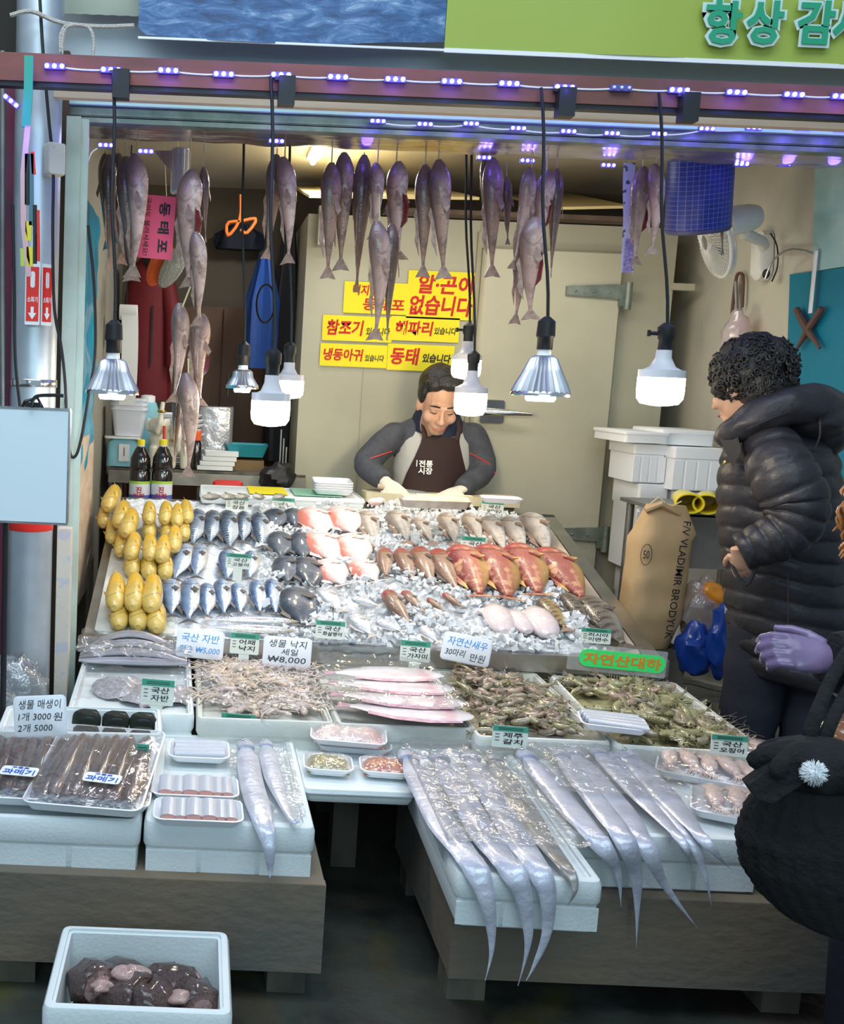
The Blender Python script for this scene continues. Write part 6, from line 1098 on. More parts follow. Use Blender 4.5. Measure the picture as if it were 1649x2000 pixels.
fbox(1219, 1312, 842, 864, 4.3, 'loose foam cover on the taped box', .0, True, .36, 'foam cover'); fbox(1290, 1402, 838, 868, 4.32, 'loose foam cover on the ribbed box', .0, True, .3, 'foam cover')
# paper sack
a, b = Y(1258, 1262, 3.72), Y(1258, 985, 3.72); z0, z1 = a.z, b.z
t = thing('paper_sack', 'tall brown paper sack printed with black letters beside the counter', 'sack', T=MX.Translation((a.x, 3.74, z0)))
k('kraft_sack', (.50, .35, .19), .8, c2=(.42, .29, .15), sc_=5, bump=.5, bsc=7); H2 = z1-z0
rings = []
for i in range(22):
    f = i/21; cx = .015*math.sin(f*2)+.01+(.015 if f > .8 else 0); w_ = .105*(.72+.28*min(1, f*5))*(1-.35*max(0, f-.82)/.18); dd = .075*(.75+.25*min(1, f*5))*(1-.6*max(0, f-.8)/.2)
    rings.append([(cx+w_*math.copysign(abs(math.cos(q_))**.55, math.cos(q_))*(1+.04*NZ.noise(V((q_*1.5, f*7, 1)))), dd*math.copysign(abs(math.sin(q_))**.6, math.sin(q_))*(1+.12*NZ.noise(V((q_*2, f*9, 4)))), f*H2) for q_ in [2*math.pi*j/36 for j in range(36)]])
ob('sack_body', M().loft(rings), K['kraft_sack'], t); ob('rolled_top', M().tube([(-.05, -.03, H2-.02), (0, -.04, H2+.005), (.07, -.03, H2-.03)], .018, 10, flat=.7), K['kraft_sack'], t); ob('string', M().tube([(-.02, 0, H2), (.0, -.02, H2+.03), (.02, -.03, H2+.01)], .0025, 5).tube([(.04, -.02, H2-.01), (.07, -.05, H2+.02)], .0025, 5), K['twine'], t)
text('lettering', 'F/V VLADIMIR BRODYUK', H2*.82, .027, MX.Translation((.066, -.092, H2*.50))@MX.Rotation(math.pi/2, 4, 'X')@MX.Rotation(-math.pi/2-.06, 4, 'Z'), K['ink_black'], t, .004)
text('lettering', '50', .022, .03, MX.Translation((-.055, -.088, H2*.67))@MX.Rotation(math.pi/2, 4, 'X'), K['ink_black'], t, 0); ob('stamp_ring', M().tube([(-.055+.02*math.cos(a_), -.088, H2*.67+.038*math.sin(a_)) for a_ in [2*math.pi*j/24 for j in range(25)]], .0012, 4), K['ink_black'], t)
# second sack behind and floor support
t.location.z = z0
tag(ob('sack_stand', M().box((a.x+.01, 3.78, z0/2), (.26, .2, z0-.004)), K['wood_leg']), 'dark timber block under the paper sack', 'block')
# steel sink stand
t = thing('steel_stand', 'dull stainless sink stand behind the woman with open lower bay', 'stand', (0, 0, 0)); a, b = Y(1327, 1005, 3.75), Y(1440, 1005, 3.75); zt2, zm = a.z, Y(1330, 1110, 3.75).z
ob('apron_panel', M().box(((a.x+b.x)/2+.12, 3.77, (zt2+zm)/2), (b.x-a.x+.28, .02, zt2-zm)), K['steel_dull'], t); ob('top_sheet', M().box(((a.x+b.x)/2+.12, 4.0, zt2), (b.x-a.x+.28, .48, .015)), K['steel_dull'], t)
for x in (a.x+.01, b.x+.2): ob('leg', M().tube([(x, 3.78, 0), (x, 3.78, zm)], .016, 10), K['steel_dull'], t); ob('rear_leg', M().tube([(x, 4.2, 0), (x, 4.2, zt2)], .016, 10), K['steel_dull'], t)
ob('lower_shelf', M().box(((a.x+b.x)/2+.1, 3.98, Y(1390, 1350, 3.82).z-.024), (b.x-a.x+.24, .42, .015)), K['steel_dull'], t)
k('boot', (.82, .66, .02), .4, coat=.4)
for i, (px, py) in enumerate(((1348, 982), (1382, 985))):
    q = Y(px, py, 3.72); t = thing('rubber_boot', f'bright yellow rubber boot lying on the steel stand, {["nearer the sack","nearer the woman"][i]}', 'boot', T=MX.Translation((q.x, 3.72, zt2+.045))@MX.Rotation(-.35-.1*i, 4, 'Z')@MX.Rotation(-.0, 4, 'X'), group='yellow rubber boots')
    ob('shaft', M().loft([[(r*.048*math.cos(a_), y, r*.036*math.sin(a_)*(1 if y > .02 else .95)) for a_ in [math.pi*j/10 for j in range(20)]] for y, r in ((.30, .6), (.25, .85), (.12, .95), (0, 1.0), (.0, .90), (.1, .85), (.2, .6))], (1, 1)), K['boot'], t); ob('rim', M().tube([(.047*math.cos(a_), 0, .035*math.sin(a_)) for a_ in [2*math.pi*j/24 for j in range(25)]], .004, 6), K['boot'], t)
def crumple(name, px, py, d, rad, mt, lab, s=26, a=.35): 
    m = M(); m.sph((0, 0, 0), rad, 30); m.v = [tuple(V(q_)*(1+a*NZ.noise(V(q_)*s))) for q_ in m.v]; return tag(ob(name, m, mt, loc=Y(px, py, d)), lab, 'plastic bag')
crumple('plastic_bag', 1372, 1195, 3.72, (.085, .06, .12), filmmat('orange_film', .12, 20, (.85, .60, .25), .15, .25), 'translucent amber plastic bag of shellfish in the open bay'); crumple('clam_heap', 1368, 1215, 3.74, (.062, .045, .075), mat('clam', (.36, .30, .20), .5, c2=(.2, .16, .1), sc_=60, bump=1, bsc=60), 'heap of brown shellfish inside the amber bag', 40)
crumple('orange_bag', 1392, 1160, 3.70, (.05, .04, .045), mat('orange_bag', (.75, .28, .02), .3, coat=.5), 'knotted orange plastic bag on top of the amber bag')
crumple('blue_bag', 1362, 1268, 3.68, (.075, .05, .10), k('bluebag', (.01, .05, .30), .3, coat=.5), 'dark blue plastic bag with a small label under the amber bag'); crumple('blue_bag', 1408, 1250, 3.62, (.045, .04, .13), K['bluebag'], 'blue plastic bag hanging close to the woman coat')
wire('grey_hose', spline(PW([(1318, 1328), (1350, 1330), (1390, 1340), (1440, 1350)], 3.82), 14), .016, mat('hose', (.36, .34, .28), .6, bump=.5, bsc=120), 'ribbed grey hose lying low behind the shrimp box', 'hose')
# ================================================================ people
def head(m, T):
    for c, r in (((0, .02, .12), (.077, .096, .108)), ((0, -.018, .055), (.064, .072, .085)), ((0, -.05, -.006), (.036, .034, .028)), ((.042, -.058, .05), (.026, .026, .026)), ((-.042, -.058, .05), (.026, .026, .026)), ((.079, .008, .072), (.012, .02, .031)), ((-.079, .008, .072), (.012, .02, .031)), ((0, -.106, .046), (.014, .014, .012)), ((.012, -.098, .043), (.009, .01, .008)), ((-.012, -.098, .043), (.009, .01, .008))):
        m.sph(c, r, 20, T=T)
    m.tube([(0, -.082, .098), (0, -.094, .075), (0, -.105, .05)], [.008, .009, .011], 8, T=T)
    m.tube([(-.05, -.072, .098), (-.028, -.084, .104), (0, -.084, .100), (.028, -.084, .104), (.05, -.072, .098)], [.008, .011, .009, .011, .008], 8, T=T)
    m.tube([(-.024, -.079, .014), (0, -.089, .016), (.024, -.079, .014)], [.005, .008, .005], 8, T=T); m.tube([(-.02, -.079, .005), (0, -.087, .004), (.02, -.079, .005)], [.005, .008, .005], 8, T=T)
    for s in (-1, 1): m.sph((s*.031, -.072, .084), (.017, .014, .012), 12, T=T)
    m.tube([(0, .02, .04), (0, .035, -.12)], [.052, .056], 16, T=T)
def face(par, T):
    for s in (-1, 1):
        ob('eyelid', M().tube([(s*.046, -.077, .079), (s*.031, -.0875, .0775), (s*.017, -.0815, .079)], [.0012, .002, .0012], 6), K['pupil'], par, T=T); ob('eyebrow', M().tube([(s*.052, -.078, .107), (s*.034, -.094, .113), (s*.014, -.0925, .108)], [.0022, .0042, .003], 6), K['hair'], par, T=T)
    ob('lips', M().tube([(-.024, -.084, .011), (-.01, -.095, .0115), (0, -.0965, .0105), (.01, -.095, .0115), (.024, -.084, .011)], [.0025, .0045, .004, .0045, .0025], 8), k('lip', (.42, .16, .13), .4) if 'lip' not in K else K['lip'], par, T=T)
def hand(name, T, mt, par, curls=(.3, .35, .4, .45), s=1.0, vox=.0028, thumb=.2, mir=1):
    m = M(); S = T@MX.Diagonal((s, s*mir, s, 1))
    m.loft([[(x, w_*math.cos(a), t_*math.sin(a)) for a in [math.pi*j/8 for j in range(16)]] for x, w_, t_ in ((-.03, .024, .018), (0, .027, .016), (.03, .038, .016), (.07, .042, .014), (.09, .040, .011))], T=S)
    for i, (y, l_) in enumerate(((.030, .072), (.010, .080), (-.011, .074), (-.030, .058))):
        p = V((.082, y, 0)); a = .1; pts = [p.copy()]; cu = curls[i]
        for f in (.42, .32, .26): p = p+V((math.cos(a), (y*.6)*(.4), -math.sin(a)))*l_*f; pts.append(p.copy()); a += cu
        m.tube(pts, [.0105, .0095, .0088, .0072], 10, T=S); m.sph(pts[-1], .0075, 8, T=S)
    p = V((.012, .03, -.004)); pts = [p, p+V((.025, .022, -.006-thumb*.02)), p+V((.052, .034, -.014-thumb*.04)), p+V((.074, .038, -.022-thumb*.06))]
    m.tube(pts, [.014, .012, .0105, .008], 10, T=S); m.sph(pts[-1], .0082, 8, T=S)
    return remesh(m, name, mt, vox, par, 1)
def limb(m, pts, rad, n=14): m.tube(spline(pts, 16), [rad[0]+(rad[1]-rad[0])*min(1, i/8) if i < 8 else rad[1]+(rad[2]-rad[1])*(i-8)/8 for i in range(17)], n)
# ---- vendor
vd = thing('person', 'man in dark brown apron and pale vest bending over his cutting work', 'person', (0, 0, 0)); VY = 4.62
HT = MX.Translation(Y(849, 824, 4.50))@MX.Rotation(.0, 4, 'Z')@MX.Rotation(.42, 4, 'X')@MX.Rotation(.04, 4, 'Y')@MX.Scale(1.05, 4)
cx = Y(846, 900, VY).x
m = M(); head(m, HT)
nk = HT@V((0, .03, -.05)); m.tube([HT@V((0, .02, .03)), nk, V((cx, VY-.0, 1.19))], [.05, .053, .06], 16)
m.loft([[(cx+a*math.cos(q), VY-.0+b*math.sin(q), z) for q in [2*math.pi*j/20 for j in range(20)]] for z, a, b in ((.70, .14, .085), (.9, .15, .09), (1.05, .16, .09), (1.16, .15, .08), (1.21, .07, .06))])
SL, EL, HL = Y(772, 848, VY-.02), Y(718, 905, VY-.06), Y(752, 940, VY-.20)
SR, ER, HR = Y(922, 848, VY-.02), Y(942, 915, VY-.06), Y(902, 955, VY-.20)
limb(m, [SL, EL, HL], [.045, .04, .028]); limb(m, [SR, ER, HR], [.045, .04, .028])
for s in (-1, 1): limb(m, [(cx+s*.08, VY, .74), (cx+s*.09, VY-.01, .42), (cx+s*.09, VY+.01, .05)], [.085, .06, .04]); m.sph((cx+s*.09, VY-.05, .04), (.045, .11, .038), 12)
remesh(m, 'body', K['skin'], .0062, vd, 2); face(vd, HT)
m = M(); m.sph((0, .038, .150), (.088, .100, .090), 26); m.sph((0, .07, .11), (.08, .065, .09), 20)
for s in (-1, 1): m.sph((s*.073, .005, .125), (.017, .04, .045), 12)
m.sph((.02, -.04, .195), (.06, .045, .03), 14); m.sph((-.04, -.035, .185), (.04, .04, .03), 14)
m.v = [tuple(V(q)*(1+.03*NZ.noise(V(q)*45))) for q in m.v]
remesh(m, 'hair', K['hair'], .004, vd, 1).matrix_basis = HT
m = M()       # grey long sleeved jacket
m.loft([[(cx+a*math.cos(q), VY+b*math.sin(q), z) for q in [2*math.pi*j/28 for j in range(28)]] for z, a, b in ((.68, .165, .10), (.8, .168, .105), (1.0, .175, .105), (1.12, .185, .10), (1.175, .165, .09), (1.215, .09, .07))])
limb(m, [SL, EL, HL], [.062, .062, .040]); limb(m, [SR, ER, HR], [.062, .062, .040]); m.sph(SL, (.065, .06, .055), 14); m.sph(SR, (.065, .06, .055), 14); m.sph(EL, .058, 12); m.sph(ER, .058, 12)
m.v = [tuple(V(q)+V((.006*NZ.noise(V(q)*18), .006*NZ.noise(V(q)*18+V((5, 0, 0))), .006*NZ.noise(V(q)*18+V((9, 0, 0)))))) for q in m.v]
remesh(m, 'jacket', K['jacket'], .007, vd, 2)
for s, A_, B_ in ((-1, SL, EL), (1, SR, ER)): ob('red_piping', M().tube([A_.lerp(B_, .55)+V((-s*.045, -.045, .0)), A_.lerp(B_, .8)+V((s*.02, -.062, .0)), B_+V((s*.048, -.045, -.02))], .0022, 5), K['red'], vd)
m = M(); m.loft([[(cx+a*math.cos(q), VY+b*math.sin(q), z) for q in [2*math.pi*j/28 for j in range(28)]] for z, a, b in ((.78, .172, .118), (1.0, .180, .118), (1.10, .172, .114), (1.17, .140, .10), (1.215, .10, .08))], (0, 0)); m.v = [tuple(V(q)*1+V((0, -.006*abs(NZ.noise(V((q[0]*4, 0, q[2]*40)))), 0))) for q in m.v]
ob('vest', m, K['vest'], vd)
m = M()       # dark stand-up collar
for i, (z, a, b) in enumerate(((1.185, .11, .10), (1.215, .10, .095), (1.25, .085, .085), (1.285, .078, .08))): pass
rg = [[(cx+a*math.cos(q), VY-.03+b*math.sin(q)-.0, z+.035*math.sin(q)+(.0 if abs(q-1.5*math.pi) > .4 else -.055*(1-abs(q-1.5*math.pi)/.4))) for q in [2*math.pi*j/32 for j in range(32)]] for z, a, b in ((1.165, .118, .098), (1.20, .112, .098), (1.245, .090, .092), (1.262, .088, .09), (1.25, .078, .080), (1.20, .07, .07))]
ob('collar', m.loft(rg, (0, 0)), K['navy'], vd)
ob('zip', M().tube([(cx, VY-.135, 1.14), (cx, VY-.128, 1.19)], .003, 6), K['steel'], vd)
def ap(u, z): a = .178; q = u/a; return (cx+u, VY-.128*math.sqrt(max(.0, 1-q*q*.85))-.004, z)
rows_ = [(.70, .155), (.80, .155), (.90, .150), (.96, .135), (1.04, .105), (1.10, .085), (1.13, .080)]
ob('apron', M().loft([[ap(-w_+2*w_*j/16, z) for j in range(17)]+[(ap(-w_+2*w_*j/16, z)[0], ap(-w_+2*w_*j/16, z)[1]+.004, z) for j in range(16, -1, -1)] for z, w_ in rows_]), K['apron'], vd)
for s in (-1, 1): ob('apron_strap', M().tube([ap(s*.07, 1.12), (cx+s*.078, VY-.118, 1.17), (cx+s*.07, VY-.075, 1.215)], .011, 8, flat=.4, up=(0, 1, .2)), K['apron'], vd)
text('lettering', '전통\n시장', .062, .062, MX.Translation(V(ap(.0, Y(832, 913, 4.48).z))+V((Y(832, 913, 4.48).x-cx, -.004, 0)))@MX.Rotation(math.pi/2, 4, 'X'), K['paper_w'], vd, .03)
ob('small_print', M().box((Y(815, 905, 4.48).x, VY-.134, Y(815, 905, 4.48).z), (.004, .001, .028)), K['paper_w'], vd)
# gloved hands and knife
gl = frame(HL, (.62, -.35, -.62), z=(-.3, -.6, .6)); hand('glove', gl@MX.Translation((.015, 0, 0)), K['glove_w'], vd, (.0, .55, .6, .65), 1.05, mir=-1)
gr = frame(HR, (-.82, -.25, -.38), z=(0, -.3, .9)); hand('glove', gr@MX.Translation((.01, 0, 0)), K['glove_w'], vd, (.35, .4, .4, .45), 1.0)
t = thing('kitchen_knife', 'large knife with light wooden handle in the vendor gloved hand', 'knife', (0, 0, 0)); a, b, c = Y(738, 949, 4.41), Y(772, 956, 4.40), Y(880, 972, 4.39)
ob('handle', M().tube([a, b], [.011, .009], 10), K['wood_pale'], t); dv = (c-b); ob('blade', M().loft([[b+V((0, 0, .008)), b+dv*.5+V((0, 0, .010)), c+V((0, 0, .004)), b+dv*.85-V((0, 0, .018)), b+dv*.1-V((0, 0, .026))], [b+V((0, .003, .008)), b+dv*.5+V((0, .003, .010)), c+V((0, .001, .004)), b+dv*.85+V((0, .001, -.018)), b+dv*.1+V((0, .001, -.026))]]), K['steel'], t)
# ---- woman in the puffer coat
wm = thing('person', 'woman with curly black hair in a long dark puffer coat seen from behind', 'person', (0, 0, 0)); WY = 3.08
HW = MX.Translation(Y(1464, 806, WY-.0))@MX.Rotation(math.radians(-150), 4, 'Z')@MX.Rotation(.28, 4, 'X')@MX.Scale(.96, 4)
m = M(); head(m, HW); hc = HW@V((0, .02, 0)); cxw = Y(1525, 900, WY).x
m.tube([HW@V((0, .02, .03)), HW@V((0, .045, -.09)), V((cxw-.0, WY, 1.12))], [.05, .055, .07], 16)
cxl = Y(1548, 1200, WY).x
m.loft([[(cxw+(cxl-cxw)*(1.1-z)/.5+a*math.cos(q), WY+b*math.sin(q), z) for q in [2*math.pi*j/20 for j in range(20)]] for z, a, b in ((.62, .13, .13), (.85, .12, .12), (1.05, .12, .15), (1.14, .08, .10))])
SW_, EW, HWd = Y(1520, 880, WY-.16), Y(1562, 1005, WY-.20), Y(1452, 1078, WY-.19)
limb(m, [SW_, EW, HWd], [.045, .04, .026])
limb(m, [Y(1520, 880, WY+.16), Y(1550, 1005, WY+.18), Y(1440, 1060, WY+.16)], [.045, .04, .026])
for s, px0, px1 in ((-1, 1492, 1478), (1, 1592, 1570)):
    h0, f0 = Y(px0, 1250, WY+s*.0), Y(px1, 1500, WY); limb(m, [h0, (h0.x, WY-s*.03, .35), (h0.x-.01, WY-s*.04, .06)], [.075, .055, .04]); m.sph((h0.x-.05, WY-s*.04, .04), (.11, .042, .036), 12)
remesh(m, 'body', K['skin'], .0062, wm, 2); face(wm, HW)
for s, px0 in ((-1, 1492), (1, 1590)):
    h0 = Y(px0, 1250, WY); m = M(); m.tube(spline([h0+V((0, 0, .05)), (h0.x, WY-s*.03, .38), (h0.x-.01, WY-s*.04, .07)], 14), [.105-.0028*i+.004*math.sin(i*2.1) for i in range(15)], 18); ob('trouser_leg', m, K['pants'], wm)
    m = M(); m.sph((h0.x-.06, WY-s*.04, .045), (.125, .05, .042), 14); m.tube([(h0.x-.01, WY-s*.04, .05), (h0.x-.01, WY-s*.04, .12)], .055, 14); ob('shoe', m, K['black'], wm)
# hair: mass plus many small curls
m = M(); m.sph((0, .03, .135), (.108, .122, .108), 30); m.sph((0, .06, .08), (.095, .085, .09), 24); m.sph((.05, -.02, .095), (.045, .06, .05), 14); m.sph((0, -.05, .15), (.07, .045, .05), 14); m.v = [tuple(V(q)+V(q).normalized()*.016*NZ.noise(V(q)*26)) for q in m.v]
rr = random.Random(5)
for i in range(560):
    a, b_ = rr.uniform(0, 6.283), math.acos(rr.uniform(-.75, 1)); d_ = V((math.sin(b_)*math.cos(a), math.sin(b_)*math.sin(a), math.cos(b_)))
    if d_.y < -.80 and d_.z < -.1: continue
    c = V((0, .035, .125))+V((d_.x*.110, d_.y*.120, d_.z*.112)); t1 = d_.orthogonal().normalized(); t1.rotate(MX.Rotation(rr.uniform(0, 6), 3, d_)); t2 = d_.cross(t1); ph = rr.uniform(0, 6); rad_ = rr.uniform(.006, .011); g_ = rr.uniform(.010, .022)
    m.tube([c+t1*rad_*math.cos(ph+j*.9)+t2*rad_*math.sin(ph+j*.9)+d_*(g_*j/7-.006)-V((0, 0, .006*j/7)) for j in range(8)], [.0042, .0045, .0045, .004, .004, .0035, .003, .0015], 5)
ob('hair', m, K['hair'], wm, T=HW, ang=0)
# coat body with quilted baffles
prof = [(832, 1462, 1600), (862, 1432, 1622), (900, 1414, 1632), (960, 1407, 1638), (1030, 1409, 1640), (1100, 1417, 1648), (1180, 1424, 1664), (1260, 1430, 1674), (1325, 1442, 1668)]
def seg(pr, y):
    for a, b in zip(pr, pr[1:]):
        if a[0] <= y <= b[0]+1e-6:
            f = (y-a[0])/(b[0]-a[0]); return [a[i]+(b[i]-a[i])*f for i in range(1, len(a))]
def puff(f, n): return abs(math.sin(math.pi*f*n))**.45
rings = []; NR = 130
for i in range(NR+1):
    f = i/NR; y = 832+493*f; xl, xr = seg(prof, y); a, b = Y(xl, y, WY), Y(xr, y, WY); c = (a+b)/2; rx = (b.x-a.x)/2; ry = rx*(.95 if f > .1 else .95)*.93; bf = puff(f, 12)
    ring = []
    for j in range(56):
        q = 2*math.pi*j/56; k2 = 1-.075*(1-bf)+.010*NZ.noise(V((math.cos(q)*6, math.sin(q)*6, f*40)))
        ring.append((c.x+rx*k2*math.cos(q), WY+ry*k2*math.sin(q), c.z+.012*math.sin(q*2+.7)+.007*NZ.noise(V((math.cos(q)*4, math.sin(q)*4, f*14+3)))))
    rings.append(ring)
ob('coat_body', M().loft(rings, (1, 1)), K['puffer'], wm, ang=0)
def psleeve(pts, rad, n, name='sleeve'):
    C = spline(pts, 90); rad = spline([V((r, 0, 0)) for r in rad], 90); m = M()
    m.tube(C, [rad[i].x*(1-.10*(1-puff(i/90, n))) for i in range(91)], 26); m.v = [tuple(V(q)+V((.004*NZ.noise(V(q)*30), 0, .004*NZ.noise(V(q)*30+V((4, 4, 4)))))) for q in m.v]
    return ob(name, m, K['puffer'], wm, ang=0)
psleeve([Y(1500, 862, WY-.10), Y(1528, 925, WY-.19), Y(1556, 985, WY-.22), Y(1540, 1035, WY-.23), Y(1495, 1060, WY-.22), Y(1446, 1080, WY-.20)], [.075, .090, .088, .076, .064, .052], 10)
psleeve([Y(1500, 880, WY+.10), Y(1530, 985, WY+.20), Y(1440, 1040, WY+.16)], [.08, .085, .055], 9)
m = M(); m.tube(spline([Y(1410, 862, WY-.05), Y(1440, 838, WY-.09), Y(1490, 812, WY-.12), Y(1550, 792, WY-.13), Y(1608, 790, WY-.08), Y(1622, 800, WY+.0), Y(1590, 800, WY+.1), Y(1500, 810, WY+.12), Y(1430, 845, WY+.06)], 50), [.030+.028*math.sin(math.pi*min(1, i/42)) for i in range(51)], 16)
m.sph(Y(1568, 822, WY-.03), (.125, .125, .060), 26); m.sph(Y(1600, 845, WY-.02), (.07, .10, .075), 22); m.v = [tuple(V(q)+V((.008*NZ.noise(V(q)*20), .006*NZ.noise(V(q)*20+V((7, 0, 0))), .010*NZ.noise(V(q)*16+V((3, 0, 0)))))) for q in m.v]
remesh(m, 'hood', K['puffer'], .008, wm, 2)
ob('hood_seam', M().tube(spline([Y(1460, 838, WY-.165), Y(1520, 812, WY-.185), Y(1580, 800, WY-.165), Y(1612, 812, WY-.12)], 16), .003, 6).tube(spline([Y(1600, 800, WY-.15), Y(1602, 850, WY-.17), Y(1588, 880, WY-.18)], 12), .003, 6), K['black'], wm)
m = M(); P_ = [Y(1402, 848, WY-.08), Y(1440, 846, WY-.12), Y(1448, 880, WY-.15), Y(1432, 912, WY-.12), Y(1415, 880, WY-.08)]; ob('collar_flap', m.loft([P_, [p+V((.01, .02, 0)) for p in P_]]), K['black'], wm)
ob('snap_button', M().sph(Y(1416, 903, WY-.12), (.005, .005, .007), 8), K['gold'], wm)
ob('pocket_edge', M().tube(spline([Y(1424, 1092, WY-.17), Y(1440, 1122, WY-.19), Y(1458, 1142, WY-.205), Y(1474, 1118, WY-.22), Y(1482, 1098, WY-.225)], 14), .005, 8), K['black'], wm)
hand('hand', frame(Y(1440, 1080, WY-.195), (.42, .25, -.85), z=(-.55, -.8, 0)), K['skin'], wm, (.35, .4, .45, .5), .62, mir=-1)
for x in (1505, 1540): pass
ob('side_seam', M().tube([Y(1540, y, WY-.232) for y in range(1120, 1318, 12)], .002, 5), K['black'], wm)
# ---- shopper at the picture edge
spn = thing('person', 'shopper in a fuzzy grey coat with a purple glove, mostly outside the frame', 'person', (0, 0, 0)); SY = 1.32
def Q(x, y, d=SY): return Y(x, y, d)
c0 = Q(2130, 1000, 1.45); m = M(); HS = MX.Translation((c0.x, 1.45, 1.30))@MX.Rotation(math.radians(-70), 4, 'Z')@MX.Scale(.95, 4); head(m, HS)
m.loft([[(c0.x+a*math.cos(q), 1.45+b*math.sin(q), z) for q in [2*math.pi*j/20 for j in range(20)]] for z, a, b in ((.66, .15, .12), (.85, .13, .11), (1.05, .15, .12), (1.16, .14, .10), (1.22, .07, .06))])
A_, B_, C_ = V((c0.x-.13, 1.42, 1.13)), Q(1880, 1420), Q(1640, 1290)
limb(m, [A_, B_, C_], [.045, .04, .028])
for s in (-1, 1): limb(m, [(c0.x+s*.07, 1.45, .7), (c0.x+s*.08, 1.44, .4), (c0.x+s*.08, 1.46, .06)], [.08, .06, .04]); m.sph((c0.x+s*.08, 1.41, .04), (.045, .11, .036), 12)
remesh(m, 'body', K['skin'], .007, spn, 2); face(spn, HS)
k('fuzzy', (.30, .30, .32), .95, c2=(.02, .02, .025), sc_=26, bump=.8, bsc=120, sheen=.5); k('ginger', (.62, .26, .06), .4, c2=(.35, .12, .03), sc_=30); k('purple', (.16, .10, .20), .35, c2=(.26, .18, .32), sc_=8, coat=.3)
m = M(); m.loft([[(c0.x+a*math.cos(q), 1.45+b*math.sin(q), z) for q in [2*math.pi*j/24 for j in range(24)]] for z, a, b in ((.40, .22, .18), (.7, .19, .16), (1.0, .18, .15), (1.15, .17, .13), (1.22, .09, .08))]); limb(m, [A_, B_, Q(1668, 1300)], [.065, .058, .045]); m.v = [tuple(V(q)*(1+.004*NZ.noise(V(q)*90))) for q in m.v]; remesh(m, 'coat', K['fuzzy'], .008, spn, 1)
for s in (-1, 1): ob('trouser_leg', M().tube([(c0.x+s*.07, 1.45, .62), (c0.x+s*.08, 1.44, .4), (c0.x+s*.08, 1.46, .06)], [.095, .075, .055], 14), K['pants'], spn); ob('shoe', M().sph((c0.x+s*.08, 1.40, .045), (.05, .125, .042), 12), K['black'], spn)
ob('cuff', M().tube([Q(1672, 1300), Q(1640, 1290), Q(1618, 1284)], [.047, .041, .034], 18), K['knit'], spn)
hand('glove', frame(Q(1628, 1288), (-.92, .1, .12), z=(-.1, -.75, .6)), K['purple'], spn, (.8, .85, .9, .9), .66, mir=-1)
rr = random.Random(3)
# ---- child at the frame edge
ch = thing('person', 'child with curly ginger hair and navy coat, only a sliver at the frame edge', 'person', (0, 0, 0)); CY = 1.9
HC = MX.Translation(Y(1800, 1075, CY))@MX.Rotation(math.radians(75), 4, 'Z')@MX.Scale(.9, 4); hx = HC.translation; m = M(); head(m, HC)
bx = hx.x+.03; tb = lambda s_: [[(bx+a*s_*math.cos(q), CY+b*s_*math.sin(q), z) for q in [2*math.pi*j/20 for j in range(20)]] for z, a, b in ((.45, .10, .08), (.6, .095, .075), (.75, .10, .075), (hx.z-.16, .10, .07), (hx.z-.10, .05, .05))]
m.loft(tb(1))
for s_ in (-1, 1): limb(m, [(bx, CY+s_*.05, .5), (bx, CY+s_*.055, .3), (bx, CY+s_*.055, .05)], [.06, .045, .03]); m.sph((bx-.03, CY+s_*.055, .03), (.08, .035, .028), 12); limb(m, [(bx, CY+s_*.09, hx.z-.17), (bx+.01, CY+s_*.12, .65), (bx-.02, CY+s_*.11, .5)], [.035, .03, .02])
remesh(m, 'body', K['skin'], .007, ch, 2); face(ch, HC)
m = M().loft(tb(1.18))
for s_ in (-1, 1): limb(m, [(bx, CY+s_*.09, hx.z-.17), (bx+.01, CY+s_*.12, .65), (bx-.02, CY+s_*.11, .52)], [.05, .045, .035])
remesh(m, 'coat', K['navy'], .008, ch, 2)
for s_ in (-1, 1): ob('trouser_leg', M().tube([(bx, CY+s_*.05, .52), (bx, CY+s_*.055, .3), (bx, CY+s_*.055, .06)], [.078, .062, .05], 14), K['pants'], ch); ob('shoe', M().sph((bx+.02, CY+s_*.055, .035), (.10, .045, .035), 12), K['black'], ch)
m = M(); m.sph(HC@V((0, .04, .13)), (.095, .095, .10), 20)
for i in range(260):
    d_ = V((rr.gauss(0, 1), rr.gauss(0, 1), rr.gauss(0, 1))).normalized(); ph = rr.uniform(0, 6)
    if d_.x < -.75 and d_.z < .3: continue
    c = HC@V((0, .04, .12))+V((d_.x*.092, d_.y*.095, d_.z*.10)); m.tube([c+d_*.002*j+V((.008*math.cos(ph+j*.9), .008*math.sin(ph+j*.9), -.008*j)) for j in range(9)], [.0036]*8+[.001], 5)
ob('curly_hair', m, K['ginger'], ch)
# black knitted bag with pompom
bg = thing('knitted_bag', 'black knitted drawstring bag with a white pompom in the foreground', 'bag', (0, 0, 0)); BY = 1.22
outl = [(1455, 1556, 1600), (1475, 1535, 1630), (1500, 1518, 1655), (1540, 1490, 1690), (1580, 1462, 1720), (1640, 1443, 1745), (1700, 1452, 1750), (1750, 1486, 1740), (1790, 1530, 1728), (1815, 1580, 1712), (1832, 1630, 1690)]
rings = []
for i in range(71):
    y = 1455+377*i/70; xl, xr = seg(outl, y); a, b = Y(xl, y, BY), Y(xr, y, BY); c = (a+b)/2; rx = (b.x-a.x)/2; ry = rx*.62; ring = []
    for j in range(140):
        q = 2*math.pi*j/140; k2 = 1+.022*math.sin(q*23)*(.5+.5*math.cos(i*math.pi*.66))+.010*math.sin(q*46+i*2.1)-.03*(i < 8)*math.sin(q*11)
        ring.append((c.x+rx*k2*math.cos(q), BY+ry*k2*math.sin(q), c.z))
    rings.append(ring)
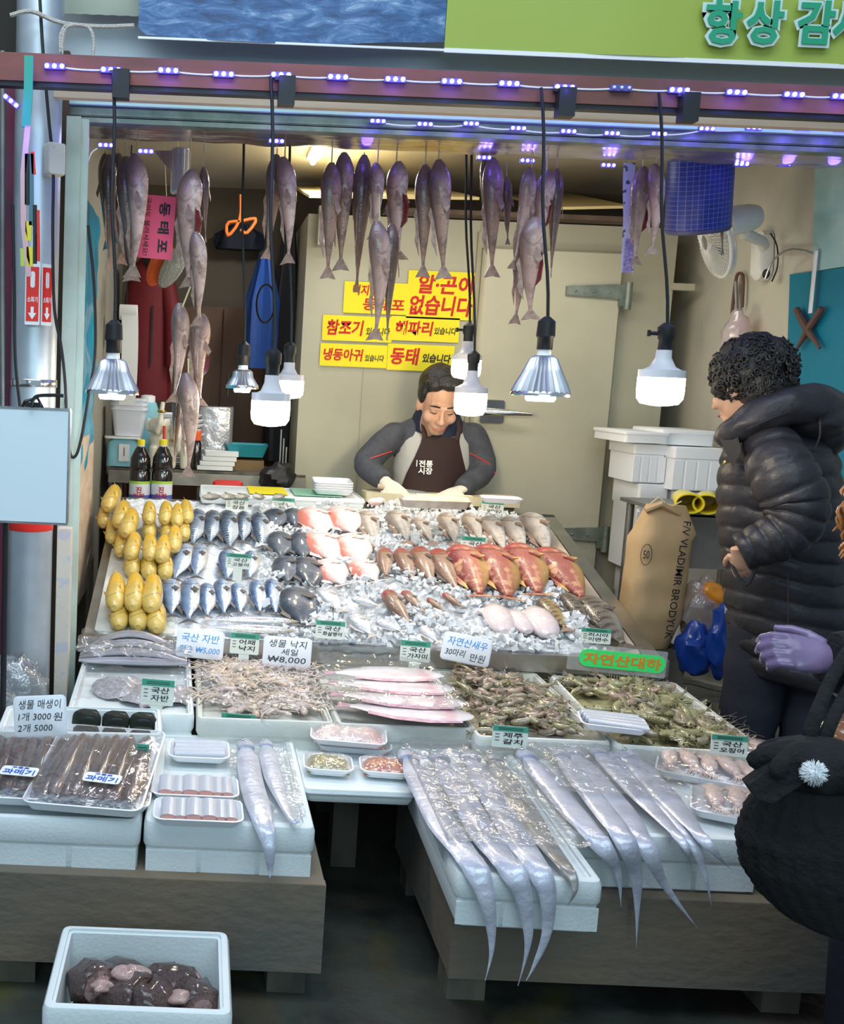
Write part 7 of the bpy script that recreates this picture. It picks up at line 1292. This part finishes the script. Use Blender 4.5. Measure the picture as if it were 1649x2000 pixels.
ob('bag_body', M().loft(rings), K['knit'], bg, ang=0)
m = M(); rings = []
for i in range(9):
    f = i/8; ring = []
    for j in range(72):
        q = 2*math.pi*j/72; rr_ = .026+.038*math.sin(math.pi*f)**.8+.010*math.sin(q*9)*math.sin(math.pi*f); c = Y(1590, 1440+95*f, BY-.01); ring.append((c.x+rr_*1.15*math.cos(q), BY-.02+rr_*.75*math.sin(q), c.z))
    rings.append(ring)
m.loft(rings); ob('ruffle', m, K['knit'], bg, ang=0)
P_ = [Y(1462, 1534, BY-.03), Y(1520, 1492, BY-.04), Y(1560, 1470, BY-.05), Y(1570, 1530, BY-.06), Y(1510, 1570, BY-.05), Y(1480, 1560, BY-.04)]; ob('flap', M().loft([P_, [p+V((.002, .02, 0)) for p in P_]]), K['knit'], bg)
ob('strap', M().tube(spline([Y(1572, 1470, BY), Y(1590, 1410, BY), Y(1618, 1340, BY+.03), Y(1645, 1290, BY+.06), Y(1680, 1240, BY+.1)], 20), .0095, 10, flat=.6, up=(0, 1, 0)), K['knit'], bg); ob('strap', M().tube(spline([Y(1602, 1470, BY), Y(1620, 1420, BY), Y(1650, 1360, BY+.03), Y(1690, 1290, BY+.08)], 20), .009, 10, flat=.6, up=(0, 1, 0)), K['knit'], bg)
m = M(); pc_ = Y(1590, 1510, BY-.075); m.sph(pc_, .009, 12)
for i in range(420):
    d_ = V((rr.gauss(0, 1), rr.gauss(0, 1), rr.gauss(0, 1))).normalized(); m.tube([pc_+d_*.006, pc_+d_*rr.uniform(.012, .0165)], [.0007, .0003], 3)
ob('pompom', m, mat('fluff', (.85, .86, .88), .9), bg, ang=0)
m = M(); m.sph((0, 0, 0), (.035, .03, .05), 22); m.v = [tuple(V(q)*(1+.3*NZ.noise(V(q)*40))) for q in m.v]; fb = thing('fruit_bag', 'clear bag of orange fruit partly hidden behind the knitted bag', 'bag', Y(1650, 1450, 1.34)); ob('film', m, film2, fb)
for i, (x, y, z) in enumerate(((-.01, 0, .015), (.015, .0, -.012), (-.008, .0, -.025))): tag(ob('orange_fruit', M().sph((0, 0, 0), .019, 14), mat('orange_peel', (.85, .22, .02), .45, bump=.3, bsc=200) if 'orange_peel' not in bpy.data.materials else bpy.data.materials['orange_peel'], loc=V(fb.location)+V((x, y, z))), f'orange fruit in the clear bag behind the knitted bag, {["upper","middle","lower"][i]}', 'fruit', 'orange fruit in the bag')
